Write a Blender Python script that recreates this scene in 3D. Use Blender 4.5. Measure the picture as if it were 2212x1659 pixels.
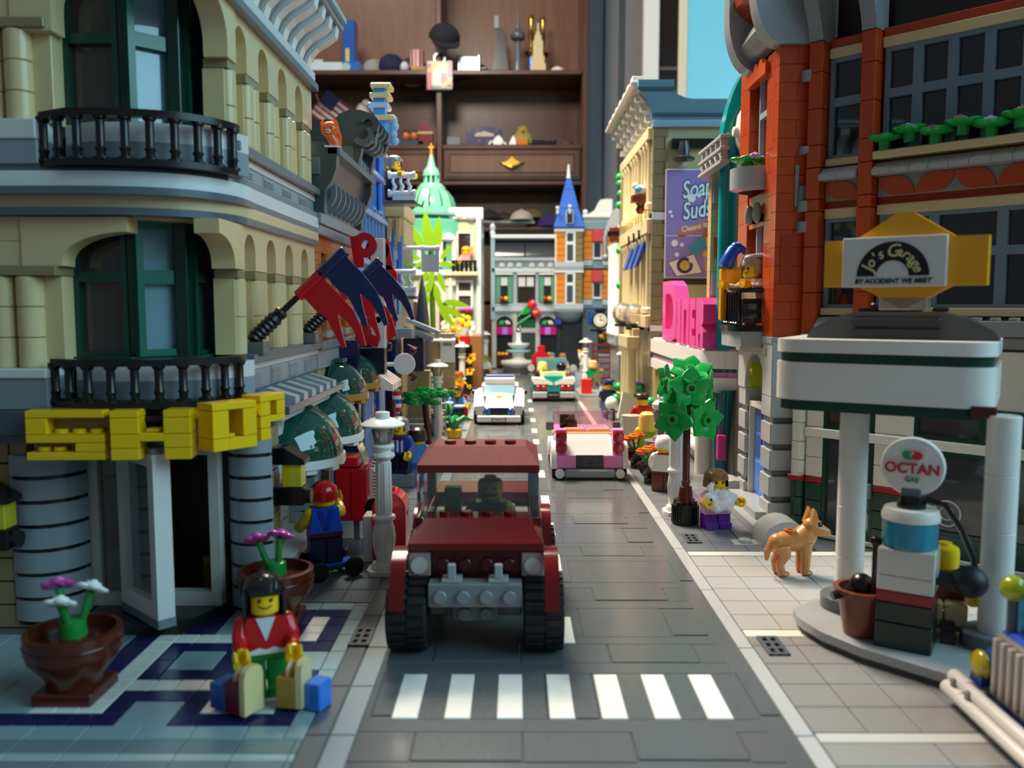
import bpy, math, random
from mathutils import Matrix, Vector, Euler
S = bpy.context.scene
for _o in list(bpy.data.objects): bpy.data.objects.remove(_o)
U = .008          # one stud is 8 mm; every length below is in studs
pi = math.pi; sin = math.sin; cos = math.cos; R = math.radians
# ---------------- camera, world, light, exposure ----------------
cam = bpy.data.objects.new('camera', bpy.data.cameras.new('camera')); S.collection.objects.link(cam)
cam.location = (0, 0, 15.8*U)
cam.rotation_euler = (R(90)-math.atan(169.5/1850), 0, math.atan(6/1850))
cam.data.sensor_width = 36; cam.data.lens = 36*1850/2212
cam.data.clip_start = .01; cam.data.clip_end = 30
cam.data.dof.use_dof = True; cam.data.dof.focus_distance = 62*U; cam.data.dof.aperture_fstop = 15
S.camera = cam
W = bpy.data.worlds.new('room_light'); S.world = W; W.use_nodes = True
W.node_tree.nodes['Background'].inputs[0].default_value = (.75, .86, 1, 1)
W.node_tree.nodes['Background'].inputs[1].default_value = .10
def area(name, loc, target, sx, sy, power, col, spread=180):
    l = bpy.data.lights.new(name, 'AREA'); l.shape = 'RECTANGLE'; l.size = sx*U; l.size_y = sy*U
    l.energy = power; l.color = col; l.spread = R(spread)
    o = bpy.data.objects.new(name, l); S.collection.objects.link(o); o.location = Vector(loc)*U
    o.rotation_euler = (Vector(target)-Vector(loc)).to_track_quat('-Z', 'Y').to_euler(); return o
area('street_lamp_light', (-13, 116, 84), (-10, 112, 0), 26, 26, 8, (1, .87, .70))
area('ceiling_lamp_light', (-70, 150, 215), (5, 120, 0), 80, 80, 20, (1, .89, .76))
area('bookcase_fill_light', (-25, 170, 118), (12, 298, 70), 20, 20, 1.25, (1, .88, .78), 120)  # unseen fill lamp, added to brighten the bookcase and back wall
area('window_light', (150, -15, 110), (-14, 45, 14), 170, 120, 14, (.45, .82, 1))
S.view_settings.view_transform = 'Standard'; S.view_settings.look = 'None'
S.view_settings.exposure = .55; S.view_settings.gamma = 1; S.view_settings.use_curve_mapping = False
# ---------------- colours and materials ----------------
HEX = dict(white='F0EEE6', offwhite='DEDBD2', black='141414', lbg='9DA3A6', dbg='5B6064', vdg='2E3234', tan='D3BD8C', dtan='8F805A', green='1F8A3B', bgreen='12A340', dgreen='10402F', sgreen='6FBD98', lime='A6DA1E',
  red='C01218', dred='6E1114', blue='1450C8', mblue='4A8CE0', navy='0F2148', dblue='12264E', sblue='5F7F90', yellow='F2C40F', skin='F4C70E', oryellow='FBAE14', nougat='B5672F', dorange='B8420C', orange='F57A12', rbrown='5B2414', dbrown='31190F',
  pink='F08CC8', hpink='F04DA8', lpink='F7B6D6', magenta='C01273', purple='55207F', lav='B79FE0', teal='06999A', dteal='0B5E63', aqua='9FD6D2', lnougat='F2B184', gold='B0853A', silver='AEB2B6', gunmetal='4A4C50', wood='5A2A16', cream='EDE3B4', beige='CDB98C', lblue='8EC6EA', purpleprint='8A7EC0', greywall='8C8888')
_M = {}
def lin(h):
    c = [int(h[i:i+2], 16)/255 for i in (0, 2, 4)]
    return tuple(x/12.92 if x <= .04045 else ((x+.055)/1.055)**2.4 for x in c)+(1,)
def mat(k, rough=.24, metal=0, coat=0):
    n = k+('' if (rough, metal, coat) == (.24, 0, 0) else '_%g_%g_%g' % (rough, metal, coat))
    if n in _M: return _M[n]
    m = bpy.data.materials.new('plastic_'+n); m.use_nodes = True; nt = m.node_tree; b = nt.nodes['Principled BSDF']
    b.inputs['Base Color'].default_value = lin(HEX.get(k, k)); b.inputs['Metallic'].default_value = metal
    b.inputs['Coat Weight'].default_value = coat
    no = nt.nodes.new('ShaderNodeTexNoise'); no.inputs['Scale'].default_value = 90; no.inputs['Detail'].default_value = 3
    mr = nt.nodes.new('ShaderNodeMapRange'); mr.inputs[3].default_value = rough*.75; mr.inputs[4].default_value = rough*1.3
    nt.links.new(no.outputs[0], mr.inputs[0]); nt.links.new(mr.outputs[0], b.inputs['Roughness'])
    _M[n] = m; return m
def glass(k, a=.8, rough=.02):
    n = 'g_%s_%g' % (k, a)
    if n in _M: return _M[n]
    m = bpy.data.materials.new('clear_'+n); m.use_nodes = True; nt = m.node_tree; nt.nodes.clear()
    out = nt.nodes.new('ShaderNodeOutputMaterial'); t = nt.nodes.new('ShaderNodeBsdfTransparent'); t.inputs[0].default_value = lin(HEX.get(k, k))
    p = nt.nodes.new('ShaderNodeBsdfPrincipled'); p.inputs['Base Color'].default_value = lin(HEX.get(k, k)); p.inputs['Roughness'].default_value = .06
    g = nt.nodes.new('ShaderNodeBsdfGlossy'); g.inputs['Roughness'].default_value = rough; g.inputs[0].default_value = (1, 1, 1, 1)
    f = nt.nodes.new('ShaderNodeFresnel'); f.inputs[0].default_value = 1.5
    x = nt.nodes.new('ShaderNodeMixShader'); y = nt.nodes.new('ShaderNodeMixShader'); x.inputs[0].default_value = 1-a
    nt.links.new(t.outputs[0], x.inputs[1]); nt.links.new(p.outputs[0], x.inputs[2]); nt.links.new(f.outputs[0], y.inputs[0])
    nt.links.new(x.outputs[0], y.inputs[1]); nt.links.new(g.outputs[0], y.inputs[2]); nt.links.new(y.outputs[0], out.inputs[0])
    _M[n] = m; return m
def emit(k, s):
    n = 'e_%s_%g' % (k, s)
    if n in _M: return _M[n]
    m = bpy.data.materials.new('glow_'+n); m.use_nodes = True; b = m.node_tree.nodes['Principled BSDF']
    b.inputs['Base Color'].default_value = (0, 0, 0, 1); b.inputs['Emission Color'].default_value = lin(HEX.get(k, k)); b.inputs['Emission Strength'].default_value = s; b.inputs['Roughness'].default_value = .3
    _M[n] = m; return m
# ---------------- mesh building ----------------
def rotz(a): return Matrix.Rotation(a, 4, 'Z')
def TM(x=0, y=0, z=0, rz=0, rx=0, ry=0, s=1):
    return Matrix.Translation((x, y, z)) @ Matrix.Rotation(rz, 4, 'Z') @ Matrix.Rotation(ry, 4, 'Y') @ Matrix.Rotation(rx, 4, 'X') @ Matrix.Scale(s, 4)
class MB:
    def __init__(s): s.v = []; s.f = []; s.mi = []; s.cur = 0; s.t = None
    def at(s, *a, **k): s.t = TM(*a, **k); return s
    def m(s, i): s.cur = i; return s
    def add(s, v, f):
        n = len(s.v)
        if s.t is not None: v = [tuple(s.t @ Vector(p)) for p in v]
        s.v += [tuple(p) for p in v]; s.f += [tuple(i+n for i in q) for q in f]; s.mi += [s.cur]*len(f); return s
    def box(s, x0, y0, z0, x1, y1, z1, b=0):
        if x0 > x1: x0, x1 = x1, x0
        if y0 > y1: y0, y1 = y1, y0
        if z0 > z1: z0, z1 = z1, z0
        if not b:
            return s.add([(x0, y0, z0), (x1, y0, z0), (x1, y1, z0), (x0, y1, z0), (x0, y0, z1), (x1, y0, z1), (x1, y1, z1), (x0, y1, z1)],
                         [(0, 3, 2, 1), (4, 5, 6, 7), (0, 1, 5, 4), (1, 2, 6, 5), (2, 3, 7, 6), (3, 0, 4, 7)])
        b = min(b, (x1-x0)*.3, (y1-y0)*.3, (z1-z0)*.3); v = []; f = []
        for (a, c) in ((z0, b), (z0+b, 0), (z1-b, 0), (z1, b)):
            v += [(x0+c, y0+b, a), (x0+b, y0+c, a), (x1-b, y0+c, a), (x1-c, y0+b, a), (x1-c, y1-b, a), (x1-b, y1-c, a), (x0+b, y1-c, a), (x0+c, y1-b, a)]
        for k in range(3):
            for i in range(8): f.append((k*8+i, k*8+(i+1) % 8, k*8+8+(i+1) % 8, k*8+8+i))
        f.append(tuple(range(7, -1, -1))); f.append(tuple(range(24, 32)))
        return s.add(v, f)
    def lathe(s, pr, n=20, x=0, y=0, z=0, axis='z', a0=0, a1=2*pi):
        full = abs(a1-a0-2*pi) < 1e-6; k = n if full else n+1; v = []; f = []
        for (r, h) in pr:
            for i in range(k):
                a = a0+(a1-a0)*i/n; p = (r*cos(a), r*sin(a), h)
                if axis == 'x': p = (p[2], p[0], p[1])
                elif axis == 'y': p = (p[1], p[2], p[0])
                v.append((p[0]+x, p[1]+y, p[2]+z))
        for j in range(len(pr)-1):
            for i in range(n):
                i2 = (i+1) % k; f.append((j*k+i, j*k+i2, (j+1)*k+i2, (j+1)*k+i))
        if full:
            if pr[0][0] > 1e-6: f.append(tuple(range(k-1, -1, -1)))
            if pr[-1][0] > 1e-6: f.append(tuple((len(pr)-1)*k+i for i in range(k)))
        return s.add(v, f)
    def cyl(s, x, y, z, r, h, n=16, axis='z', r2=None, b=0):
        r2 = r if r2 is None else r2
        pr = [(r, 0), (r2, h)] if not b else [(r-b, 0), (r, b), (r2, h-b), (r2-b, h)]
        return s.lathe(pr, n, x, y, z, axis)
    def sph(s, x, y, z, r, n=14, sz=1, sy=1, m=8, sx=1):
        v = [(x, y, z-r*sz)]; f = []
        for i in range(1, m):
            a = pi*i/m
            for k in range(n): v.append((x+r*sx*sin(a)*cos(2*pi*k/n), y+r*sy*sin(a)*sin(2*pi*k/n), z-r*sz*cos(a)))
        v.append((x, y, z+r*sz)); e = len(v)-1
        for k in range(n):
            f.append((0, 1+(k+1) % n, 1+k)); f.append((e, 1+(m-2)*n+k, 1+(m-2)*n+(k+1) % n))
            for i in range(m-2): f.append((1+i*n+k, 1+i*n+(k+1) % n, 1+(i+1)*n+(k+1) % n, 1+(i+1)*n+k))
        return s.add(v, f)
    def prism(s, poly, axis, a, b):
        n = len(poly); f = [(i, (i+1) % n, n+(i+1) % n, n+i) for i in range(n)]+[tuple(range(n-1, -1, -1)), tuple(range(n, 2*n))]
        def q(p, c): return {'x': (c, p[0], p[1]), 'y': (p[0], c, p[1]), 'z': (p[0], p[1], c)}[axis]
        return s.add([q(p, a) for p in poly]+[q(p, b) for p in poly], f)
    def ring(s, outer, inner, axis, a, b, close=True):
        n = len(outer); m = n if close else n-1; f = []
        def q(p, c): return {'x': (c, p[0], p[1]), 'y': (p[0], c, p[1]), 'z': (p[0], p[1], c)}[axis]
        v = [q(p, a) for p in outer]+[q(p, a) for p in inner]+[q(p, b) for p in outer]+[q(p, b) for p in inner]
        for i in range(m):
            j = (i+1) % n
            f += [(i, j, n+j, n+i), (2*n+i, 3*n+i, 3*n+j, 2*n+j), (i, 2*n+i, 2*n+j, j), (n+i, n+j, 3*n+j, 3*n+i)]
        if not close: f += [(0, n, 3*n, 2*n), (n-1, 3*n-1, 4*n-1, 2*n-1)]
        return s.add(v, f)
    def tube(s, pts, r, n=8):
        pts = [Vector(p) for p in pts]; rs = r if isinstance(r, (list, tuple)) else [r]*len(pts); v = []; f = []; up = None
        for i, p in enumerate(pts):
            d = (pts[min(i+1, len(pts)-1)]-pts[max(i-1, 0)]).normalized()
            if up is None: up = Vector((0, 0, 1)) if abs(d.z) < .9 else Vector((1, 0, 0))
            sd = d.cross(up).normalized(); up = sd.cross(d).normalized()
            for k in range(n):
                a = 2*pi*k/n; v.append(tuple(p+sd*cos(a)*rs[i]+up*sin(a)*rs[i]))
        for i in range(len(pts)-1):
            for k in range(n): f.append((i*n+k, i*n+(k+1) % n, (i+1)*n+(k+1) % n, (i+1)*n+k))
        f += [tuple(range(n-1, -1, -1)), tuple((len(pts)-1)*n+k for k in range(n))]
        return s.add(v, f)
    def stud(s, x, y, z, axis='z', r=.3, h=.2): return s.cyl(x, y, z, r, h, 14, axis, b=.03)
    def mesh(s, name, mats, smooth=True):
        me = bpy.data.meshes.new(name); me.from_pydata([(p[0]*U, p[1]*U, p[2]*U) for p in s.v], [], s.f)
        if not isinstance(mats, (list, tuple)): mats = [mats]
        for m in mats: me.materials.append(mat(m) if isinstance(m, str) else m)
        if len(mats) > 1: me.polygons.foreach_set('material_index', s.mi)
        import bmesh
        bm = bmesh.new(); bm.from_mesh(me); bmesh.ops.recalc_face_normals(bm, faces=bm.faces); bm.to_mesh(me); bm.free()
        if smooth: me.shade_smooth(); me.set_sharp_from_angle(angle=R(35))
        return me
WB = {}
def link(name, me, parent=None, loc=(0, 0, 0), rz=0, label=None):
    if parent is not None and parent.name in WB: loc = Vector(loc)-WB[parent.name]   # parts of a WT thing are written in street coordinates
    o = bpy.data.objects.new(name, me); S.collection.objects.link(o); o.location = Vector(loc)*U; o.rotation_euler = (0, 0, rz)
    if parent is not None: o.parent = parent
    if label: o['label'] = label
    return o
def P(name, mb, mats, parent=None, loc=(0, 0, 0), rz=0, label=None, smooth=True):
    return link(name, mb.mesh(name, mats, smooth), parent, loc, rz, label)
def T(name, label, cat, loc=(0, 0, 0), rz=0, group=None):
    o = bpy.data.objects.new(name, None); S.collection.objects.link(o); o.location = Vector(loc)*U; o.rotation_euler = (0, 0, rz); o.empty_display_size = .005
    return tag(o, label, cat, group)
def WT(name, label, cat, base, group=None):
    o = T(name, label, cat, base, 0, group); WB[o.name] = Vector(base); return o
def tag(o, label, cat, group=None):
    o['label'] = label; o['category'] = cat
    if group: o['group'] = group
    return o
def struct(o): o['kind'] = 'structure'; return o
def dup(o, loc, rz=None, label=None, sc=1):
    def cp(q, par):
        c = q.copy(); S.collection.objects.link(c)
        if par is not None: c.parent = par
        for ch in list(q.children): cp(ch, c)
        return c
    c = cp(o, None); c.location = Vector(loc)*U
    if rz is not None: c.rotation_euler = (0, 0, rz)
    if sc != 1: c.scale = (sc, sc, sc)
    if label: c['label'] = label
    return c
_BR = {}
def brick_mesh(w, d, h, m, b=.022):
    k = (round(w, 2), round(d, 2), round(h, 2), m if isinstance(m, str) else m.name)
    if k not in _BR: _BR[k] = MB().box(-w/2, -d/2, 0, w/2, d/2, h, b).mesh('brick', m, False)
    return _BR[k]
def bricks(par, m, p0, ang, length, z0, z1, depth=1, bl=2, bh=1.2, holes=(), name='brick', gap=.014, bond=True):
    """A wall of single bricks: p0 start corner, ang its direction; depth runs to the left of the direction."""
    c, s = cos(ang), sin(ang); n = max(1, round((z1-z0)/bh)); h = (z1-z0)/n
    for i in range(n):
        za = z0+i*h; off = (bl/2 if (i % 2 and bond) else 0); u = -off
        while u < length-.01:
            a, b = max(u, 0), min(u+bl, length); u += bl; segs = [(a, b)]
            for (ha, hb, hz0, hz1) in holes:
                if za+h/2 > hz0 and za+h/2 < hz1:
                    ns = []
                    for (x, y) in segs:
                        if hb <= x or ha >= y: ns.append((x, y))
                        else:
                            if ha > x: ns.append((x, ha))
                            if hb < y: ns.append((hb, y))
                    segs = ns
            for (x, y) in segs:
                if y-x < .12: continue
                mid = (x+y)/2; o = link(name, brick_mesh(y-x-gap, depth, h-gap, m), par, (p0[0]+c*mid-s*depth/2, p0[1]+s*mid+c*depth/2, za), ang)
def text(par, body, size, mt, loc, rot, name='lettering', depth=.01, align='CENTER', bold=0, shear=0):
    cu = bpy.data.curves.new('lettering', 'FONT'); cu.body = body; cu.size = size*U; cu.align_x = align; cu.align_y = 'CENTER'; cu.extrude = depth*U; cu.offset = bold*U; cu.shear = shear; cu.resolution_u = 3
    o = bpy.data.objects.new('t', cu); S.collection.objects.link(o)
    dg = bpy.context.evaluated_depsgraph_get(); me = bpy.data.meshes.new_from_object(o.evaluated_get(dg)); bpy.data.objects.remove(o)
    me.materials.clear(); me.materials.append(mat(mt) if isinstance(mt, str) else mt)
    q = link(name, me, par, loc); q.rotation_euler = rot
    return q
def arc(cx, cy, r, a0, a1, n, ry=None):
    ry = ry or r
    return [(cx+r*cos(a0+(a1-a0)*i/n), cy+ry*sin(a0+(a1-a0)*i/n)) for i in range(n+1)]
# ================= ground: road, pavements =================
def wood(k, k2, scale=4, rough=.35):
    m = bpy.data.materials.new('wood_'+k); m.use_nodes = True; nt = m.node_tree; b = nt.nodes['Principled BSDF']
    tc = nt.nodes.new('ShaderNodeTexCoord'); mp = nt.nodes.new('ShaderNodeMapping'); mp.inputs['Scale'].default_value = (1, 1, .12)
    no = nt.nodes.new('ShaderNodeTexNoise'); no.inputs['Scale'].default_value = scale*14; no.inputs['Detail'].default_value = 6
    cr = nt.nodes.new('ShaderNodeValToRGB'); cr.color_ramp.elements[0].color = lin(k); cr.color_ramp.elements[1].color = lin(k2)
    nt.links.new(tc.outputs['Object'], mp.inputs[0]); nt.links.new(mp.outputs[0], no.inputs[0]); nt.links.new(no.outputs[0], cr.inputs[0]); nt.links.new(cr.outputs[0], b.inputs['Base Color'])
    b.inputs['Roughness'].default_value = rough; return m
def roadmat():
    m = bpy.data.materials.new('road_plastic'); m.use_nodes = True; nt = m.node_tree; b = nt.nodes['Principled BSDF']
    no = nt.nodes.new('ShaderNodeTexNoise'); no.inputs['Scale'].default_value = 25; no.inputs['Detail'].default_value = 8
    cr = nt.nodes.new('ShaderNodeValToRGB'); cr.color_ramp.elements[0].color = lin('53585A'); cr.color_ramp.elements[1].color = lin('6A6E70')
    mr = nt.nodes.new('ShaderNodeMapRange'); mr.inputs[3].default_value = .10; mr.inputs[4].default_value = .26
    nt.links.new(no.outputs[0], cr.inputs[0]); nt.links.new(cr.outputs[0], b.inputs['Base Color']); nt.links.new(no.outputs[0], mr.inputs[0]); nt.links.new(mr.outputs[0], b.inputs['Roughness'])
    return m
ROAD = roadmat()
road = struct(P('floor', MB().box(-60, 8, -.9, 70, 262, -.06), ROAD)); road['label'] = 'grey toy road and base plates under the city'
tb = T('table', 'dark brown table top under the toy city', 'table', (0, 140, -.9))
P('table_top', MB().box(-75, -138, -3.5, 80, 125, 0, .3), wood('2E1A10', '45291A'), tb)
_rt = {}
def tile(m, x0, y0, x1, y1, z=0, name='tile', par=None, g=.035, h=.3):
    k = (round(x1-x0, 2), round(y1-y0, 2), m if isinstance(m, str) else m.name, g)
    if k not in _rt: _rt[k] = MB().box(-(x1-x0)/2+g, -(y1-y0)/2+g, -h, (x1-x0)/2-g, (y1-y0)/2-g, 0, .03).mesh(name, m, False)
    return link(name, _rt[k], par or road, ((x0+x1)/2, (y0+y1)/2, z))
rnd = random.Random(4)
# road plates (smooth plates with inset tiles)
RX0, RX1 = -5.85, 9.45
insets = []
for k in range(13):
    y = 28.5+16.3*k
    for (x, yy) in ((-3.7, 0), (4.3, 0.1), (4.3, 8.3), (-3.7, 8.4)):
        insets.append((x, y+yy, x+4, y+yy+2.1))
    insets += [(1.25, y+3.1, 3.3, y+7.2), (-5.6, y+3.3, -4.7, y+7.4), (9.5, y+3.4, 10.35, y+7.5), (7.6, y+11.5, 9.4, y+15), (1.3, y+11.2, 3.3, y+15.2)]
for k in range(13):
    y = 28.5+16.3*k
    ys = [y, y+2.1, y+3.1, y+7.2, y+8.3, y+10.4, y+11.3, y+15.2, y+16.3]
    for a, b in zip(ys, ys[1:]):
        cuts = sorted((max(i[0], RX0), min(i[2], RX1)) for i in insets if i[1] < (a+b)/2 < i[3] and i[0] < RX1)
        x = RX0
        for (c, d) in cuts+[(RX1, RX1)]:
            if c-x > .05: tile(ROAD, x, a, c, b, -.02, 'road_plate', g=0)
            x = d
for i in insets: tile(ROAD, *i, 0, 'road_tile', g=.045)
def zebra(y0, xs):
    for x in xs: tile('white', x, y0, x+1.0, y0+3.95, .012, 'crossing_stripe', g=0)
zebra(31.6, [-4.75+2.03*k for k in range(7)])
for k, y in enumerate((39, 50, 58, 67, 78, 87, 97, 106, 116, 128, 140)): tile('white', 2.15, y, 2.85, y+3.4, .012, 'lane_mark', g=0)
# left kerb strips
for k in range(48):
    y = 14+4.08*k
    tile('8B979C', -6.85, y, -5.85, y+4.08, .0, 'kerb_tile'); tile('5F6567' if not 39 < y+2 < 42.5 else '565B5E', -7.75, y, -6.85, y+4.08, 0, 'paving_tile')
gr = MB()
for j in range(2):
    for i in range(3): gr.box(-.38+j*.45, -.9+i*.6, 0, -.06+j*.45, -.5+i*.6, .02)
G_ = MB()
for j in range(3): G_.box(-.48+j*.4, -1.05, 0, -.3+j*.4 if j != 1 else .1-.02, 1.05, .1)
for i in range(4): G_.box(-.45, -1.05+i*.64, 0, .45, -.83+i*.64, .09)
gt = G_.mesh('grate', 'dbg', False)
for (x, y) in ((-7.3, 39.6), (-7.3, 72), (12.0, 57), (12.0, 38.6)):
    o = link('drain_grate', gt, road, (x, y, .0)); link('grate_pit', MB().box(-.48, -1.05, -.2, .48, 1.05, .015).mesh('pit', 'black'), road, (x, y, 0))
# mosaic pavement of the corner shop
NV, WH, LG, MG = '1B2350', 'E6E7DF', '8FA7AB', '75878B'
X0, Y0 = -16.1, 31.0
def mos(m, x0, y0, x1, y1):
    x = x0
    while x < x1-.05:
        w = min(2 if m != WH else 1, x1-x); y = y0
        while y < y1-.05:
            h = min(2 if m != WH else 1, y1-y); tile(m, x, y, x+w, y+h, 0, 'mosaic_tile', g=.018); y += h
        x += w
for r in [(WH, -17.1, 32, -16.1, 40), (WH, -19, 32, -17.1, 33), (WH, -16.1, 34, -12.2, 35), (WH, -16.1, 39, -12.2, 40),
          (NV, -16.1, 35, -15.2, 39), (NV, -13.2, 35, -12.2, 39), (NV, -15.2, 35, -13.2, 36), (NV, -15.2, 38, -13.2, 39), (LG, -15.2, 36, -13.2, 38),
          (NV, -21, 31, -15.2, 32), (NV, -16.1, 32, -15.2, 34), (NV, -15.2, 33, -12.3, 34), (LG, -15.2, 31, -13.2, 33), (NV, -13.2, 31, -12.3, 33),
          (WH, -12.3, 32, -9.4, 35), (NV, -12.3, 31, -8.5, 32), (NV, -9.4, 32, -8.5, 36), (NV, -12.2, 35, -9.4, 36), (LG, -12.2, 36, -8.5, 38),
          (NV, -11.2, 38, -8.5, 39.2), (NV, -9.4, 39.2, -8.5, 42.4), (WH, -10.3, 39.2, -9.4, 42.4), (NV, -11.2, 39.2, -10.3, 43.4), (NV, -10.3, 42.4, -8.5, 43.4),
          (NV, -18.2, 33, -17.1, 40), (LG, -21, 32, -19, 40), (MG, -19, 33, -18.2, 40), (LG, -8.5, 30, -7.75, 44.4), (LG, -12.2, 43.4, -8.5, 44.4), (LG, -26, 30, -8.5, 31), (MG, -26, 29, -7.75, 30),
          ('A9BCBE', -26, 28.5, -7.75, 29), (MG, -26, 24.5, -7.75, 28.5), (LG, -12.2, 38, -11.2, 43.4), (LG, -14.5, 40, -12.2, 44), (NV, -16, 40, -14.5, 43.4), (LG, -26, 31, -21, 40)]: mos(*r)
# plain left pavement further down, right pavement with its white dividing lines
for k in range(12):
    for j in range(4): tile('69767B', -14.1+1.62*j-.1, 44.5+2.05*k, -14.1+1.62*(j+1)-.1, 46.55+2.05*k, 0, 'paving_tile')
for k in range(30):
    for j in range(2): tile('70777A', -15+3.7*j, 69.2+4*k, -11.3+3.7*j, 73.2+4*k, 0, 'paving_tile')
for k in range(24):
    y = 14+8.15*k; tile('B9BABA', 10.36, y, 11.1, y+8.15, .0, 'kerb_tile')
def rpav(m, x0, y0, x1, y1, s=2.05):
    y = y0
    while y < y1-.1:
        x = x0
        while x < x1-.1: tile(m, x, y, min(x+s, x1), min(y+s, y1), 0, 'paving_tile', g=.02); x += s
        y += s
rpav('918F8C', 11.1, 30.55, 19.3, 39.8); rpav('B4B2AE', 11.1, 40.7, 25.5, 53.1); rpav('77797B', 11.1, 54.1, 17.3, 76)
tile('E8E4D6', 11.1, 39.8, 26, 40.7, 0, 'line_tile'); tile('E8E4D6', 11.1, 53.2, 24, 54.1, 0, 'line_tile'); tile('C9C7C2', 11.1, 29.8, 26, 30.55, 0, 'line_tile')
rpav('989692', 11.1, 20, 24, 29.8, 4.1)
rpav('747779', 11.1, 76, 18.6, 200, 4.1)
rpav('8B8D8E', -16, 196, 24, 214, 4.1)
# ================= room behind the table =================
wl = struct(P('wall_back', MB().box(-140, 300, -110, 140, 304, 200), mat('greywall', .6)))
struct(P('trim_1', MB().box(35.2, 297.5, -110, 36.2, 300, 200), mat('4A4848', .5)))
struct(P('trim_2', MB().box(30.5, 298.6, -110, 35.2, 300, 200), mat('greywall', .5)))
wn = T('window_1', 'tall white framed opening with a glowing bright cyan panel', 'window', (0, 293, 0)); struct(wn)
for (a, b, m) in ((42.4, 47.6, 'EFEDEA'), (54, 57, 'EDE6C8'), (95, 99, 'EFEDEA')): P('window_frame', MB().box(a, -2, 40, b, 2, 150, .3), mat(m, .4), wn)
P('pane', MB().box(47.6, -.4, 40, 54, 0, 150), mat('241E1C', .08), wn, label='dark narrow glass strip'); P('shelf_reflection', MB().box(47.6, -.7, 93.5, 54, -.4, 94.6), mat('5C4A40', .3), wn)  # brown strip paints the shelf's reflection onto the dark glass
P('panel', MB().box(57, -.6, 40, 95, 0, 150), emit('74CDE4', .62), wn, label='glowing cyan panel')
# ---- bookcase ----
WD = wood('3E2116', '5E3826', 5); WL = wood('563522', '7C5540', 5)
bc = T('bookcase', 'dark brown wooden bookcase with carved drawers behind the city', 'bookcase', (0, 278, 0))
for (a, b) in ((21.2, 23.3), (-25, -23), (-76, -74)): P('side_panel' if a != -25 else 'divider', MB().box(a, 0, -90, b, 20 if a != -25 else 19.5, 150, .3), WD, bc)
P('back_panel', MB().box(-75, 19.6, -90, 22, 20.4, 150), WL, bc)
for z0, z1 in ((88.2, 89.7), (65.2, 66.7), (54.1, 55.6), (39.5, 41)): 
    for (a, b) in ((-74, -25), (-23, 21.2)): P('shelf', MB().box(a, -.6 if z0 > 60 else 0, z0, b, 19.6, z1, .25), WD, bc)
for (a, b) in ((-73.6, -25.3), (-22.7, 20.9)):
    d = P('drawer', MB().box(a, -.5, 55.7, b, 17, 65.1, .2), WD, bc)
    P('drawer_panel', MB().prism([(a+2.4, 58.0), (b-2.4, 58.0), (b-2.4, 63.2), (a+2.4, 63.2)], 'y', -1.1, -.4), WL, d)
    P('moulding', MB().ring([(a+.8, 56.6), (b-.8, 56.6), (b-.8, 64.4), (a+.8, 64.4)], [(a+2.0, 57.7), (b-2.0, 57.7), (b-2.0, 63.5), (a+2.0, 63.5)], 'y', -1.0, -.4), WD, d)
    h = MB(); c = (a+b)/2
    h.prism([(c-2.6, 60.9), (c-1.2, 61.6), (c, 62.8), (c+1.2, 61.6), (c+2.6, 60.9), (c+1.6, 59.6), (c, 59.3), (c-1.6, 59.6)], 'y', -1.7, -1)
    h.tube([(c-3.4, -1.3, 61), (c-2.2, -2, 60.2), (c, -2.4, 59.2), (c+2.2, -2, 60.2), (c+3.4, -1.3, 61)], [.3, .35, .5, .35, .3]); h.sph(c-3.5, -1.4, 61, .5); h.sph(c+3.5, -1.4, 61, .5)
    P('handle', h, mat('gold', .25, 1), d, label='brass handle')
for (a, b) in ((-73.6, -25.3), (-22.7, 20.9)):
    for z in range(-40, 36, 19): P('drawer', MB().box(a, -.5, z, b, 17, z+18, .3), WD, bc)
def shl(z): return z
def thing(name, label, cat, mb, mats, loc, rz=0, group=None, smooth=True): return tag(P(name, mb, mats, None, loc, rz, None, smooth), label, cat, group)
# upper shelf z=89.7
t = thing('box', 'tall blue box standing on the upper shelf left', 'box', MB().box(-2, 0, 0, 2, 6, 17.5, .2), '1C4F9C', (-53.5, 284, 89.7)); P('spine_mark', MB().box(-1, -.06, 1.8, .2, 0, 8.5), 'C9B94A', t)
t = T('game_box', 'white and blue flat box lying on the upper shelf', 'box', (-58, 281, 89.7)); P('tray', MB().box(-8.5, 0, 0, 3, 8, 3.4, .15), 'B9CBD4', t); P('lid', MB().box(3, -.1, 0, 8.5, 8, 3.6, .15), '1F62A8', t); P('label_disc', MB().cyl(4.2, -.1, 1.8, 1.4, -.06, 20, 'y'), '9CB6A8', t)
thing('picture_frame', 'small white frame leaning behind the flat box', 'picture', MB().box(-1.6, 0, 0, 1.6, 1, 7, .1), 'C8C6C0', (-65, 291, 89.7))
def cap(name, label, m, bm, loc, rz, s=1, tilt=0):
    t = T(name, label, 'cap', loc, rz)
    c = MB(); c.t = TM(0, 0, 0, rx=tilt, s=s)
    v = []; n = 18; rows = 6
    c.lathe([(5.2*cos(pi/2*i/rows)+.01, 4.6*sin(pi/2*i/rows)) for i in range(rows+1)], n); c.sph(0, 0, 4.65, .5)
    P('crown', c, mat(m, .9), t)
    b = MB(); b.t = TM(0, 0, 0, rx=tilt, s=s); pts = arc(0, -3.6, 4.6, pi, 2*pi, 12); b.prism(pts, 'z', 0, .45); P('brim', b, mat(bm, .9), t); return t
cap('baseball_cap', 'grey and white cap leaning beside the tall blue box', '8F8F88', '77776F', (-46.5, 292, 93), R(20), .82, R(50))
cap('baseball_cap', 'navy cap standing on its side on the upper shelf', '1A1C3C', '1A1C3C', (-40, 286, 93), R(10), .82, R(55))
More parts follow.
